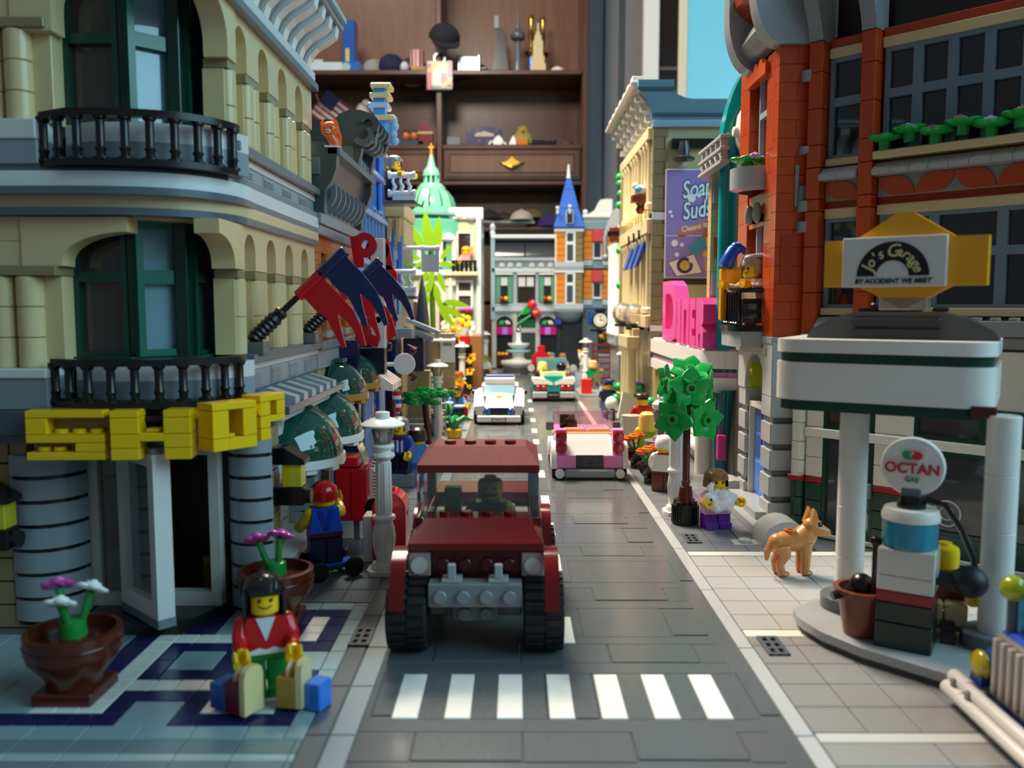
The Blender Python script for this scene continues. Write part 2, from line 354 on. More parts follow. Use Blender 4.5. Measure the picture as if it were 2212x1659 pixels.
cap('baseball_cap', 'dark green cap with pale lining near the striped tin', '2C352E', '8A8A78', (-33.5, 292, 93.6), R(0), .86, R(65))
cap('baseball_cap', 'black cap hung on the divider of the shelf', '15161C', '15161C', (-22, 276, 99), R(15), .95, R(40))
cap('baseball_cap', 'black cap lying behind the silver camera', '191A1E', '191A1E', (-14, 291, 89.9), R(-20), 1.25, R(15))
t = thing('tin', 'red and white striped tin on the upper shelf', 'tin', MB().cyl(0, 0, 0, 2.4, 5.4, 20), 'C9C2BA', (-31.5, 283.5, 91.6))
for k in range(5): P('stripe', MB().lathe([(2.45, 0), (2.45, 5.4)], 2, a0=-pi/2+(k-2)*.55-.13, a1=-pi/2+(k-2)*.55+.13), 'B02030', t)
thing('cardboard_box', 'small cardboard box under the striped tin', 'box', MB().box(-2.4, 0, 0, 2.4, 6, 1.9, .05), mat('A58B5C', .7), (-30.6, 280.4, 89.7))
thing('egg_figure', 'white rounded ornament with blue spots by the tin', 'ornament', MB().sph(0, 0, 1.9, 1.5, sz=1.25), 'B9BEC6', (-35.3, 282, 89.7))
t = T('keyring_tag', 'colourful square luggage tag hanging on the bookcase divider', 'tag', (-23.6, 277, 83.3)); P('plate', MB().box(-4, -1, 0, 4, 0, 8.8, .3), 'C9C0A4', t)
for (a, b, c, d, m) in ((-4, 0, -2.4, 8, 'A81E2A'), (2.6, 1, 4, 8.8, 'B01C3E'), (-2.6, .2, 3.9, 1.2, '3E4A48'), (-1.8, 2.2, .2, 6, 'B7B7B5'), (.5, 2, 2.3, 5, 'A6262C'), (-1.5, 6, 2.3, 8.3, '9BB58C')): P('print_patch', MB().box(a, -1.05, b, c, -1, d), m, t)
P('print_patch', MB().prism([(-4, 5.6), (-2.4, 5.2), (.2, 8), (-1.4, 8.6)], 'y', -1.1, -1), 'D9A52A', t); P('print_patch', MB().prism([(1, .4), (3.8, 2.6), (3.8, 4), (.2, 1.2)], 'y', -1.1, -1), 'D9A52A', t)
P('ring', MB().ring(arc(0, 9.6, 1.9, 0, 2*pi, 16)[:-1], arc(0, 9.6, 1.4, 0, 2*pi, 16)[:-1], 'y', -.8, -.3), mat('silver', .3, 1), t); P('strap', MB().tube([(0, -.5, 11.3), (-.5, -.6, 13.5), (-1.2, -.3, 16.8)], [.8, 1, 1.2]), mat('B5B2A8', .8), t)
t = T('toy_camera', 'shiny silver box camera on the upper shelf', 'camera', (-14.6, 281.5, 89.7))
P('body', MB().box(-3.6, -1.2, 0, 3.6, 1.8, 5, .25), mat('8E9092', .3, 1), t)
for x in (-3.2, 3.2): P('column', MB().cyl(x, -1.3, 0, .55, 5.1, 12), mat('E2E2E2', .1, 1), t)
P('crank', MB().cyl(3.6, 0, 1.5, .25, 2, 10, 'x'), mat('silver', .2, 1), t); P('base', MB().box(-4, -1.8, -.0, 4, 2, .5, .1), mat('silver', .2, 1), t); P('lens', MB().cyl(0, -1.2, 2.6, 1.5, -.5, 20, 'y'), mat('8A8C8C', .2, 1), t)
thing('tower_model', 'dark grey square tower model with a pale tip', 'model', MB().prism([(-2.8, 0), (2.8, 0), (1.5, 9), (.9, 14), (.6, 14.5), (-.9, 14.5), (-1.0, 14.5), (-1.2, 12)], 'y', -1, 1.5), '35393C', (-4.6, 284, 89.7))
t = thing('tower_tip', 'pale grey mast topping the dark tower model', 'model', MB().box(-.75, -.6, 0, .75, .6, 4, .1), '8E8E90', (-5.9, 284.2, 104.2))
t = T('tower_model', 'slim grey tower model with a round observation pod', 'model', (1.0, 284, 89.7)); P('shaft', MB().lathe([(2, 0), (1.5, 1), (1.1, 5), (.8, 12.2), (.8, 14), (.35, 17), (.2, 21)], 12), '5E6166', t); P('pod', MB().lathe([(.8, 10.6), (2.2, 11.2), (2.5, 12), (2.4, 12.8), (1.7, 13.6), (1, 14.3)], 18), '4E5356', t)
t = T('skyscraper_model', 'beige stepped skyscraper model on the upper shelf', 'model', (7.4, 283, 89.7))
for (w, a, b) in ((2.5, 0, 3), (2.1, 3, 5.4), (1.6, 5.4, 10.3), (1.1, 10.3, 12), (.7, 12, 13.2), (.3, 13.2, 16)): P('storey', MB().box(-w, -w*.7, a, w, w*.7, b, .08), 'beige', t)
for (x, l) in ((3.2, 'gold figure trophy on the shelf with a blue column'), (9, 'taller gold figure trophy behind the beige skyscraper')):
    t = T('trophy', l, 'trophy', (x if x > 4 else 5.2, 287 if x > 4 else 285.5, 89.7)); P('column', MB().cyl(0, 0, 0, .9, 6, 14), mat('1B6FD0' if x < 4 else '2A2A2A', .15, .6), t)
    P('cup', MB().lathe([(.5, 6), (1.6, 6.4), (2.2, 7.6), (.6, 8.2), (.5, 9.5), (.9, 13), (.35, 16), (.9, 17.5), (.8, 18.8), (.2, 19.4)], 14), mat('gold', .15, 1), t)
cap('bonnet', 'small white cloth bonnet at the right of the upper shelf', 'C9C3BA', 'C9C3BA', (13.6, 283, 89.8), 0, .5)
# lower open shelf z=66.7
t = T('flag', 'small striped flag with a blue corner on the lower shelf', 'flag', (-58, 287, 66.7), 0); f = MB(); f.t = TM(-6.6, 0, 12, ry=R(-35+55))
P('staff', MB().tube([(-1, 0, 0), (-7, 0, 18)], .2), 'gold', t)
for k in range(11): q = MB(); q.t = TM(-6.5, 0, 15.2, ry=R(-27)); q.t = Matrix.Translation((-6.8, 0, 14.6)) @ Matrix.Rotation(R(38), 4, 'Y') @ Matrix.Identity(4); q.box(0 if k > 5 else 0, -.1, -.9*(k+1)+6, 10.5, .1, -.9*k+6); P('flag_stripe', q, mat('7A2232' if k % 2 == 0 else 'B5ADA8', .8), t)
q = MB(); q.t = Matrix.Translation((-6.8, 0, 14.6)) @ Matrix.Rotation(R(38), 4, 'Y'); q.box(0, -.2, 1, 5.2, .2, 6); P('flag_canton', q, mat('1B2440', .8), t)
thing('eagle_bust', 'small white eagle ornament beside the flag', 'ornament', MB().sph(0, 0, 2, 2.4, sz=1.3).sph(1.2, -1, 4.4, 1.5).prism([(1.5, 4), (3.6, 3.6), (1.5, 4.8)], 'y', -2.6, -1.8), mat('A8A29C', .7), (-49.5, 286, 76.5)); thing('block', 'dark block under the white eagle ornament', 'block', MB().box(-3, -3, 0, 3, 3, 9.9, .2), '2A2320', (-49.5, 286, 66.7))
thing('bottle', 'small pale bottle standing near the flag', 'bottle', MB().lathe([(1.4, 0), (1.6, 2), (1.5, 4), (.7, 5.5), (.7, 8), (.5, 8.2)], 14), '8E8A5A', (-62.5, 286, 66.7))
t = T('toy_van', 'dark red toy van with a tan stripe on the shelf', 'toy car', (-28.9, 284, 66.7)); P('body', MB().prism([(-2.4, .4), (2.4, .4), (2.4, 5), (1.5, 7), (-1.2, 8.2), (-2, 7)], 'y', -2, 2), '6E1522', t); P('stripe', MB().box(-2.45, -2.05, 4.2, 2.45, 0, 4.9), 'C2A878', t)
for x in (-1.5, 1.5): P('wheel', MB().cyl(x, -2.1, .6, .6, .4, 12, 'y'), 'black', t)
for k, x in enumerate((-35.2, -32.6)): t = T('toy_owl', 'orange eyed round toy, %s of the pair on the shelf' % ('left' if k == 0 else 'right'), 'toy', (x, 284, 68.7)); P('body', MB().sph(0, 0, 1.7, 1.4, sz=1.2), 'B5643A', t); P('cap', MB().sph(0, 0.2, 3.2, 1.1, sz=.5), '1E1E20', t)
thing('book', 'green and blue flat book under the orange toys', 'book', MB().box(-4.4, -2, 0, 4.4, 3, 2, .1), '2C4A5C', (-33.9, 284, 66.7))
thing('ornament', 'small orange round ornament at the shelf divider left', 'ornament', MB().sph(0, 0, 1.6, 1.6), 'A85A3C', (-40.3, 287, 73)); thing('block', 'dark plinth below the orange ornament', 'block', MB().box(-1.6, -1.5, 0, 1.6, 1.5, 6.3, .1), '2C241E', (-40.3, 287, 66.7))
thing('card_holder', 'small grey box at the left of the drawer shelf', 'box', MB().box(-2.2, -1, 0, 2.2, 1.5, 2.9, .15), '6F7478', (-19.6, 281, 66.7))
cd = T('hanging_sign', 'dark blue card plaque with a cloud cut out', 'plaque', (-9.9, 285, 66.7)); o_ = [(-5.8, 0), (5.8, 0), (5.8, 6.2), (3.8, 6.5), (2.5, 7), (-2.5, 7), (-3.8, 6.5), (-5.8, 6.2)]; P('card', MB().prism(o_, 'y', 0, .5), '16214E', cd)
P('cloud', MB().prism([(-3, 3.9), (3, 3.9), (3.2, 4.7), (2, 5), (.8, 5.3), (0, 5.6), (-1, 5.3), (-2.4, 5.1), (-3.2, 4.6)], 'y', -.15, 0), 'B9A99B', cd)
for (x, z) in ((-4.9, 5.6), (-2.5, 6), (4, 5.7), (-1.6, 2.6), (1, 2.4)): P('dot', MB().cyl(x, -.1, z, .45, .1, 10, 'y'), '6B5A50', cd)
t = T('glass_ornament', 'white ribbed glass opera house shaped ornament', 'ornament', (-4.6, 280.5, 66.7))
for (x, h, w) in ((-1.2, 3.2, 2.4), (1, 1.2, 1), (3.8, 3.1, 1.3), (-3.2, 1.6, 1)):
    P('shell', MB().prism([(x-w, 0), (x+w, 0), (x+w*.8, h*.6), (x+w*.4, h), (x, h*.95), (x-w*.5, h*.5)], 'y', -1, 1), mat('F4F0EA', .2), t)
t = T('toy_chick', 'fluffy green yellow toy chick with orange feet', 'toy', (2.6, 285, 66.7)); P('body', MB().lathe([(2.6, 0), (4, 1.2), (3.4, 3.6), (2, 5.4), (1.7, 6.6), (.3, 7.4)], 16), mat('8C8440', .9), t); P('beak', MB().sph(0, -3, 5.2, .6), 'B97A1E', t); P('foot', MB().box(-1.8, -4.4, 0, 1.8, -2.5, 2.8, .4), mat('C97A1C', .8), t)
thing('torch', 'black torch lying on the drawer shelf', 'torch', MB().cyl(-3.6, 0, .9, .9, 4, 14, 'x').cyl(.4, 0, .9, .7, 3, 14, 'x').cyl(3.4, 0, .9, .95, 1, 14, 'x'), '151416', (9, 280, 66.7)); thing('case', 'small brown rounded case at the end of the torch', 'case', MB().sph(0, 0, 0, 2.6, sz=.9, sy=.6), mat('3C2A20', .7), (16.8, 282, 66.7))
# lowest visible shelf: heap of caps (z=41)
for (l, m, b, x, y, z, s, r_) in (('gold camouflage cap on the pile of caps', '7A6A34', '6A5C2E', 5.6, 290.5, 44.6, .85, 10), ('grey camouflage cap behind the gold one', '8C8884', '8C8884', 13.6, 290, 41.2, 1.0, -30), ('purple cap at the right of the pile', '2C1A54', '2C1A54', 11.5, 281, 41.2, .85, 60), ('cream cap with pale brim in the pile', 'A89C90', 'B8B2AC', 2.2, 281.5, 43.2, .75, -10), ('black cap at the bottom left of the pile', '17181C', '17181C', -8.5, 282, 43.4, .75, 40), ('yellow brimmed dark cap in the pile', '4A4426', 'A88C2C', -3.6, 290, 43, .8, 30)): cap('baseball_cap', l, m, b, (x, y, z), R(r_), s)
for k, (x, z, m, l) in enumerate(((-5, 41, '1E2022', 'lowest dark folder under the caps'), (-3, 42, '8C857E', 'pale folder between the caps and the dark one'))): thing('folder', l, 'folder', MB().box(-9, -4, 0, 9, 5, .9, .1), m, (x, 282, z), R(8*k))
for k, (x, m, l, h) in enumerate(((-14.6, 'A3151F', 'red and white box at the left of the lower shelf', 13), (-11, '14188C', 'dark blue bag beside the red box', 6))): thing('box' if k == 0 else 'bag', l, 'box' if k == 0 else 'bag', MB().box(-1.9, -1, 0, 1.9, 4, h, .2), m, (x, 281, 28.6 if k else 28.6), 0)
thing('plinth_board', 'brown wooden board carrying the red box and blue bag', 'board', MB().box(-9, -2, 0, 6, 6, 1, .1), WL, (-12, 280, 27.6))
# ================= toy figures =================
def hair_mb(kind):
    h = MB()
    if kind in ('short', 'bob', 'long', 'bun', 'pony'):
        h.lathe([(.8, 4.24), (.82, 4.4), (.74, 4.68), (.46, 4.9), (.01, 4.97)], 18, 0, .06)
        lo = {'short': 3.72, 'bob': 3.2, 'long': 3.0, 'bun': 3.75, 'pony': 3.6}[kind]
        h.lathe([(.7, 4.3), (.68, lo), (.88, lo-.02), (.84, 4.3)], 14, 0, .06, 0, 'z', R(-38), R(218))
        h.box(-.62, -.74, 4.22, .62, -.4, 4.5, .1)
        if kind == 'bun': h.sph(0, .75, 4.35, .45)
        if kind == 'pony': h.tube([(0, .7, 4.4), (.25, 1.15, 4.1), (.3, 1.1, 3.2), (.15, .95, 2.6)], [.3, .36, .3, .12])
        for k in range(5): h.tube([(-.5+.25*k, -.62, 4.3), (-.42+.22*k, -.2, 4.84), (-.3+.15*k, .5, 4.75)], .07, 6)
    elif kind == 'cap':
        h.lathe([(.76, 3.95), (.78, 4.3), (.62, 4.68), (.3, 4.86), (.01, 4.9)], 18); h.prism(arc(0, -.4, .72, R(180), R(360), 10, 1.0), 'z', 3.98, 4.12)
    elif kind == 'police':
        h.cyl(0, 0, 4.05, .7, .35, 18); h.lathe([(.72, 4.35), (1.05, 4.7), (1.05, 4.78), (.3, 4.95), (.01, 4.96)], 20, 0, -.05); h.prism(arc(0, -.3, .72, R(180), R(360), 10, .75), 'z', 4.0, 4.1)
    elif kind == 'beret':
        h.cyl(0, 0, 4.05, .66, .3, 18); h.sph(.15, 0, 4.5, .95, sz=.42)
    elif kind == 'helmet':
        h.lathe([(.8, 3.75), (.84, 4.1), (.74, 4.5), (.42, 4.8), (.01, 4.88)], 18)
    elif kind == 'wave':
        h.lathe([(.8, 4.24), (.83, 4.4), (.74, 4.7), (.4, 4.97), (.01, 5.02)], 18, 0, .05); h.lathe([(.7, 4.3), (.7, 3.65), (.86, 3.63), (.84, 4.3)], 14, 0, .06, 0, 'z', R(-30), R(210))
        for k in range(6): h.tube([(-.7+.26*k, -.55, 4.2), (-.45+.2*k, -.35, 4.95), (.1+.12*k, .3, 5.02), (.3+.1*k, .8, 4.3)], [.1, .2, .2, .1], 6)
        h.sph(.2, -.45, 4.75, .45, sz=.7)
    return h
def fig(label, loc, rz, torso, legs, arms=None, hair=None, hand='skin', head='skin', face=True, arm=(12, 12), sit=False, belt=None, foot=None, cat='figure', group=None, hips=None, armout=(0, 0), kneel=0):
    t = T('toy_figure', label, cat, loc, rz, group); dz = -1.0 if sit else 0
    for s in (-1, 1):
        l = MB(); x0, x1 = (.03, .98) if s > 0 else (-.98, -.03)
        if sit: l.box(x0, -1.35, .35, x1, .45, 1.2, .08); l.box(x0, -1.75, .35, x1, -1.3, 1.35, .06)
        else: l.box(x0, -.42, 0, x1, .45, 1.5, .06); l.box(x0, -.72, 0, x1, -.3, .45, .05)
        P('leg', l, legs if foot is None or s < 0 else legs, t)
    z = .7 if sit else 1.5
    P('hips', MB().box(-.98, -.45, z, .98, .45, z+.28, .05), hips or legs, t)
    z += .25; b = MB(); w = .98; n = .74
    b.add([(-w, -.48, z), (w, -.48, z), (w, .48, z), (-w, .48, z), (-n, -.46, z+1.55), (n, -.46, z+1.55), (n, .46, z+1.55), (-n, .46, z+1.55)], [(0, 3, 2, 1), (4, 5, 6, 7), (0, 1, 5, 4), (1, 2, 6, 5), (2, 3, 7, 6), (3, 0, 4, 7)])
    tr = P('torso', b, torso, t)
    if belt: P('shirt_print', MB().prism([(-.38, z+1.54), (.38, z+1.54), (0, z+.55)], 'y', -.5, -.47), belt, tr)
    dz = z-1.75
    for s, a, ao in ((-1, arm[0], armout[0]), (1, arm[1], armout[1])):
        m = Matrix.Translation((s*.84, 0, z+1.2)) @ Matrix.Rotation(R(s*ao), 4, 'Y') @ Matrix.Rotation(R(-a), 4, 'X')
        k = MB(); k.t = m; k.sph(0, 0, 0, .36, 10, m=6); k.tube([(0, 0, .05), (s*.22, .03, -.45), (s*.3, -.12, -.8), (s*.3, -.5, -1.12)], [.34, .34, .31, .27], 10)
        ar = P('arm', k, arms or torso, t)
        k = MB(); k.t = m; k.tube([(s*.3, -.45, -1.08), (s*.3, -.68, -1.26)], .2, 10)
        k.t = m @ Matrix.Translation((s*.3, -.95, -1.45)) @ Matrix.Rotation(R(-40), 4, 'X'); k.ring(arc(0, 0, .34, R(-50), R(230), 12), arc(0, 0, .19, R(-50), R(230), 12), 'z', -.28, .28, False)
        P('hand', k, hand, ar)
    h = MB().at(0, 0, dz); h.cyl(0, 0, 3.28, .4, .14, 14); h.lathe([(.5, 3.36), (.62, 3.46), (.645, 3.6), (.645, 4.2), (.6, 4.36), (.46, 4.45), (.3, 4.46), (.3, 4.6), (.01, 4.6)], 20)
    hd = P('head', h, head, t)
    if face:
        f = MB().at(0, 0, dz)
        for s in (-1, 1): f.sph(s*.22, -.6, 4.03, .085, 8, m=6)
        f.tube([(.64*sin(a)*1.0, -.655*cos(a), 3.72+.1*(a/.42)**2) for a in [(-.42+.84*i/8) for i in range(9)]], .028, 5)
        P('face_print', f, 'black', hd)
    if hair:
        hm = hair_mb(hair[0]); hm.v = [(p[0], p[1], p[2]+dz) for p in hm.v]; P('hat' if hair[0] in ('cap', 'police', 'beret', 'helmet') else 'hair', hm, hair[1], t)
    return t
# ================= street lamp =================
def make_lamp(label, loc, group):
    t = T('street_lamp', label, 'lamp', loc, 0, group)
    P('base_plate', MB().prism([(-.98, -.5), (-.7, -.98), (.7, -.98), (.98, -.5), (.98, .5), (.7, .98), (-.7, .98), (-.98, .5)], 'z', 0, .26), 'white', t)
    P('pole', MB().lathe([(.8, .26), (.8, .45), (.7, .62), (.5, .66), (.47, .8), (.56, 1.3), (.64, 2), (.62, 2.6), (.52, 3.1), (.52, 3.15), (.66, 3.2), (.7, 3.32), (.66, 3.44), (.48, 3.5), (.46, 4.6), (.43, 6.8), (.6, 6.86), (.7, 7.0), (.66, 7.14), (.48, 7.2), (.5, 7.4), (.64, 7.46), (.68, 7.58), (.6, 7.7), (.45, 7.72)], 24), 'white', t)
    fl = MB()
    for k in range(8): fl.t = rotz(k*pi/4+.3); fl.tube([(.5, 0, .95), (.6, 0, 1.5), (.665, 0, 2.1), (.6, 0, 2.8)], [.02, .05, .05, .02], 6); fl.tube([(.47, 0, 3.7), (.43, 0, 6.6)], .05, 6)
    P('flute', fl, 'white', t)
    P('lantern', MB().lathe([(.46, 7.72), (.52, 7.8), (.66, 8.5), (.66, 8.75), (.5, 8.8)], 20), glass('FBF6EE', .9), t); P('bulb', MB().lathe([(.28, 7.75), (.25, 8.2), (.34, 8.6), (.2, 8.75)], 14), glass('F3EDE4', .45), t)
    P('shade', MB().lathe([(1.28, 8.78), (1.3, 8.88), (1.05, 9.05), (.65, 9.22), (.42, 9.26), (.42, 9.55), (.38, 9.6), (.01, 9.6)], 28), 'white', t)
    return t
GL = 'white street lamps along the road'
lamp0 = make_lamp('white street lamp nearest the camera, beside the red post box', (-7.75, 49.8, 0), GL)
for (x, y, l) in ((-8.95, 98.6, 'second white lamp from the camera on the left, in front of the flat green tree'), (-9.0, 146, 'third white lamp on the left pavement, behind the woman in blue'), (-7.0, 207, 'white lamp left of the white fountain at the far end'), (-12.4, 160, 'far left white lamp standing before a dark blue shop'),
                  (12.3, 64.3, 'white lamp pole hidden behind the leafy tree on the right'), (15.9, 123, 'white lamp with an orange bird on top, right pavement'), (13.6, 164, 'white lamp on the right pavement beside the chef with raised hand')): dup(lamp0, (x, y, 0), 0, l)
tb_ = T('bird', 'small orange bird sitting on a white lamp shade', 'bird', (15.9, 123, 9.6), R(30)); P('body', MB().sph(0, 0, .45, .45, sx=1.3).sph(.45, 0, .85, .28).prism([(-1.1, .5), (-.4, .3), (-.4, .7)], 'y', -.15, .15), 'oryellow', tb_); P('beak', MB().cyl(.68, 0, .85, .1, .25, 8, 'x', .01), 'orange', tb_)
# ================= vehicles =================
def studrow(xs, y, z, axis='z'):
    m = MB()
    for x in xs: m.stud(x, y, z, axis)
    return m
def tyre_mb(r, w, lugs=20):
    m = MB(); m.lathe([(r*.5, 0), (r*.9, .02), (r*.95, .12), (r*.95, w-.12), (r*.9, w-.02), (r*.5, w)], 28, axis='x')
    for k in range(lugs):
        for j in range(2):
            a = 2*pi*(k+.5*j)/lugs; m.t = Matrix.Rotation(a, 4, 'X'); m.box(.06+j*w/2, -pi*r/lugs*.62, r*.9, w/2-.03+j*w/2, pi*r/lugs*.62, r, .03)
    m.t = None; return m
def frustum(m, b, tp, z0, z1):
    (x0, y0, x1, y1), (u0, v0, u1, v1) = b, tp
    return m.add([(x0, y0, z0), (x1, y0, z0), (x1, y1, z0), (x0, y1, z0), (u0, v0, z1), (u1, v0, z1), (u1, v1, z1), (u0, v1, z1)], [(0, 3, 2, 1), (4, 5, 6, 7), (0, 1, 5, 4), (1, 2, 6, 5), (2, 3, 7, 6), (3, 0, 4, 7)])
def wheels(t, spots, r, w, hub='lbg', lugs=20):
    me = tyre_mb(r, w, lugs).mesh('tyre', mat('black', .55), False); hb = MB().cyl(0, 0, 0, r*.52, w*.96, 18, 'x', b=.04).mesh('hub', hub)
    for (x, y) in spots: q = link('tyre', me, t, (x-w/2, y, r)); link('hub', hb, q, (w*.02, 0, 0))
rc = T('off_road_car', 'dark red off road car with big black tyres and grey bumper', 'car', (-1.78, 36.8, 0))
wheels(rc, [(-3.1, 1.75), (3.1, 1.75), (-3.1, 10.4), (3.1, 10.4)], 1.74, 1.85, 'dbg', 22)
P('chassis', MB().box(-2.1, 1.2, 1.7, 2.1, 13, 2.6, .05).box(-2.6, 3.8, 2.2, 2.6, 8.4, 3, .05), 'black', rc)
P('bumper', MB().box(-2.1, .4, 2.34, 2.1, 1.3, 3.42, .05), '7E8488', rc); q = P('bumper_studs', studrow((-1.55, -.52, .52, 1.55), .4, 2.85, 'y'), '868C90', rc); q.location.y = -.2*U
P('tow_block', MB().box(-1.05, .75, 1.58, 1.05, 1.4, 2.34, .04).stud(-.5, .55, 1.95, 'y').stud(.5, .55, 1.95, 'y'), '4A4E50', rc)
for s in (-1, 1):
    P('hook', MB().box(s*1.05-.45, .5, 3.42, s*1.05+.45, 1.3, 3.6, .03).box(s*1.05-.18, .55, 3.6, s*1.05+.18, .9, 4.25, .04), '9CA1A4', rc)
    hl = P('headlight', MB().box(s*2.6-.52, 1.5, 3.42, s*2.6+.52, 2.2, 4.55, .05), glass('C9A9A6', .35), rc); P('lens', MB().cyl(s*2.6, 1.4, 3.95, .38, .12, 18, 'y'), glass('EDE6E4', .3), hl)
    f = MB(); pts = arc(1.8, 2.35, 2.35, R(20), R(176), 12); pin = arc(1.8, 2.35, 2.0, R(20), R(176), 12); f.ring(pts, pin, 'x', s*3.1, s*3.75, False); P('fender', f, mat('dred', .15), rc)
    f = MB(); f.ring(arc(10.4, 2.35, 2.35, R(4), R(176), 12), arc(10.4, 2.35, 2.0, R(4), R(176), 12), 'x', s*3.1, s*3.75, False); P('fender', f, mat('dred', .15), rc)
    P('side_panel', MB().box(s*2.55, 4.2, 2.6, s*3.1, 13, 5.5, .06), mat('dred', .15), rc)
P('grille', MB().box(-2.05, 1.7, 3.2, 2.05, 2.4, 4.6, .04).stud(-1.5, 1.5, 3.95, 'y').stud(-.5, 1.5, 3.95, 'y').stud(.5, 1.5, 3.95, 'y').stud(1.5, 1.5, 3.95, 'y'), mat('4A0B0E', .3), rc)
h = MB(); h.box(-3.1, 1.4, 4.62, 3.1, 4.1, 4.98, .04); frustum(h, (-3.1, 1.4, 3.1, 4.2), (-2.45, 2.9, 2.45, 4.2), 4.98, 5.8); P('bonnet', h, mat('dred', .13), rc, smooth=False)
P('bonnet_studs', studrow((-1.55, -.52, .52, 1.55), 3.6, 5.78), mat('dred', .15), rc)
P('front_body', MB().box(-3.05, 2.3, 3.4, 3.05, 4.3, 4.65, .05).box(-2.6, 9.9, 2.6, 2.6, 13.1, 5.5, .05), mat('dred', .2), rc)
w = MB()
for s in (-1, 1): w.box(s*2.95, 4.0, 5.5, s*2.62, 5.6, 7.66, .04)
w.add([(-2.7, 4.05, 5.5), (2.7, 4.05, 5.5), (2.7, 4.5, 7.66), (-2.7, 4.5, 7.66), (-2.7, 4.2, 5.5), (2.7, 4.2, 5.5), (2.7, 4.65, 7.66), (-2.7, 4.65, 7.66)], [(0, 3, 2, 1), (4, 5, 6, 7), (0, 1, 5, 4), (1, 2, 6, 5), (2, 3, 7, 6), (3, 0, 4, 7)])
P('windscreen', w, glass('F2F6F5', .975), rc, smooth=False)
h = MB(); h.box(-3.0, 4.4, 7.66, 3.0, 10.4, 8.05, .04); frustum(h, (-3.0, 4.4, 3.0, 10.4), (-2.35, 6.3, 2.35, 8.6), 8.05, 8.68); P('roof', h, mat('dred', .8), rc, smooth=False)
P('roof_studs', studrow((-1.55, -.52, .52, 1.55), 7.1, 8.66), mat('dred', .15), rc)
P('pillar', MB().box(-3, 8.9, 5.5, -2.5, 9.6, 7.66, .03), mat('dbg'), rc); P('pillar', MB().box(2.5, 8.9, 5.5, 3, 9.6, 7.66, .03), mat('dbg'), rc)
P('load_floor', MB().box(-2.5, 7.6, 4.4, 2.5, 12.6, 4.8, .03), 'lbg', rc); st = MB()
for i in range(4):
    for j in range(4): st.stud(-1.5+i, 8.2+j, 4.8)
P('load_studs', st, 'lbg', rc); P('seat', MB().box(-1.75, 5.4, 4.4, -.9, 6.2, 6.7, .06), 'green', rc, label='green seat back')
dv = fig('driver with moustache behind the windscreen of the red car', (-1.25, 43.2, 3.35), 0, '3E4C50', 'dbg', 'A89A3C', None, 'A89A3C', '9C8B2E', True, (40, 40), True); P('moustache', MB().tube([(-.42, -.6, 2.98), (-.2, -.68, 2.88), (0, -.7, 2.98), (.2, -.68, 2.88), (.42, -.6, 2.98)], [.03, .07, .06, .07, .03], 6), 'black', dv)
# pink convertible, rear towards the camera
pc = T('convertible_car', 'pink and white convertible with four round red tail lamps', 'car', (6.85, 76.8, 0))
wheels(pc, [(-3.0, 1.6), (3.0, 1.6), (-3.0, 9.2), (3.0, 9.2)], 1.0, .9, 'white', 14)
P('underbody', MB().box(-2.6, .6, .5, 2.6, 12.6, 1.2, .05), 'dbg', pc); P('bumper', MB().box(-2.3, -.05, .15, 2.3, .7, .95, .15), '9BA0A3', pc)
for s in (-1, 1):
    P('exhaust', MB().lathe([(.22, 0), (.42, 0), (.42, .7)], 14, s*2.75, -.1, .55, 'y'), 'white', pc)
    P('rear_panel', MB().box(s*1.25, .35, 1.0, s*3.0, 1.2, 2.2, .05), 'pink', pc)
    P('tail_fin', MB().box(s*2.1, .55, 2.2, s*3.1, 1.6, 4.55, .06), 'lpink' if False else 'pink', pc)
    for z in (3.9, 2.85): q = P('tail_lamp', MB().lathe([(.52, 0), (.52, -.12), (.4, -.22), (.01, -.25)], 18, s*2.6, .55, z, 'y'), glass('C8102A', .3), pc)
    P('fender', MB().prism(arc(1.9, 1.0, 1.75, 0, pi, 12, 2.3), 'x', s*3.0, s*3.5), 'white', pc); P('fender', MB().prism(arc(9.2, 1.0, 1.75, 0, pi, 12, 1.6), 'x', s*3.0, s*3.5), 'white', pc)
    P('side_panel', MB().box(s*2.4, 2.5, 1.0, s*3.0, 12.4, 3.2, .06), 'pink', pc); P('mirror', MB().box(s*3.0, 8.0, 3.4, s*3.7, 8.6, 4.2, .06), 'gunmetal', pc); P('seat', MB().box(s*.15, 4.0, 2.4, s*2.2, 4.6, 4.2, .1), 'lnougat', pc)
P('grille', MB().box(-1.2, .5, 1.0, 1.2, 1, 2.2, .04).box(-.9, .4, 1.2, .9, .6, 1.4).box(-.9, .4, 1.55, .9, .6, 1.75).stud(-.5, .35, 1.6, 'y').stud(.5, .35, 1.6, 'y'), 'gunmetal', pc)
h = MB(); frustum(h, (-2.1, .5, 2.1, 3.6), (-2.1, 2.0, 2.1, 3.6), 2.2, 3.7); P('boot_lid', h, 'white', pc, smooth=False); P('seat_rail', MB().box(-2.4, 3.4, 3.5, 2.4, 3.9, 3.85, .05), 'lnougat', pc)
P('bonnet', MB().box(-2.9, 8.2, 2.2, 2.9, 13, 3.3, .1), 'pink', pc)
g = MB(); g.box(-3.0, 8.3, 3.4, 3.0, 8.5, 5.35, .05); P('windscreen', g, glass('F8E4EE', .95), pc); st = MB()
for k in range(5): st.stud(-2+k, 7.9, 3.3)
P('dashboard', MB().box(-2.6, 7.3, 2.6, 2.6, 8.3, 3.3, .05), 'lpink', pc); P('dash_studs', st, glass('F6DCE8', .5), pc)
fig('driver with swept brown hair in the pink convertible', (5.2, 82.2, 1.0), pi, 'lblue', 'dbg', None, ('wave', mat('dbrown', .2)), face=False, arm=(60, 60), sit=True)
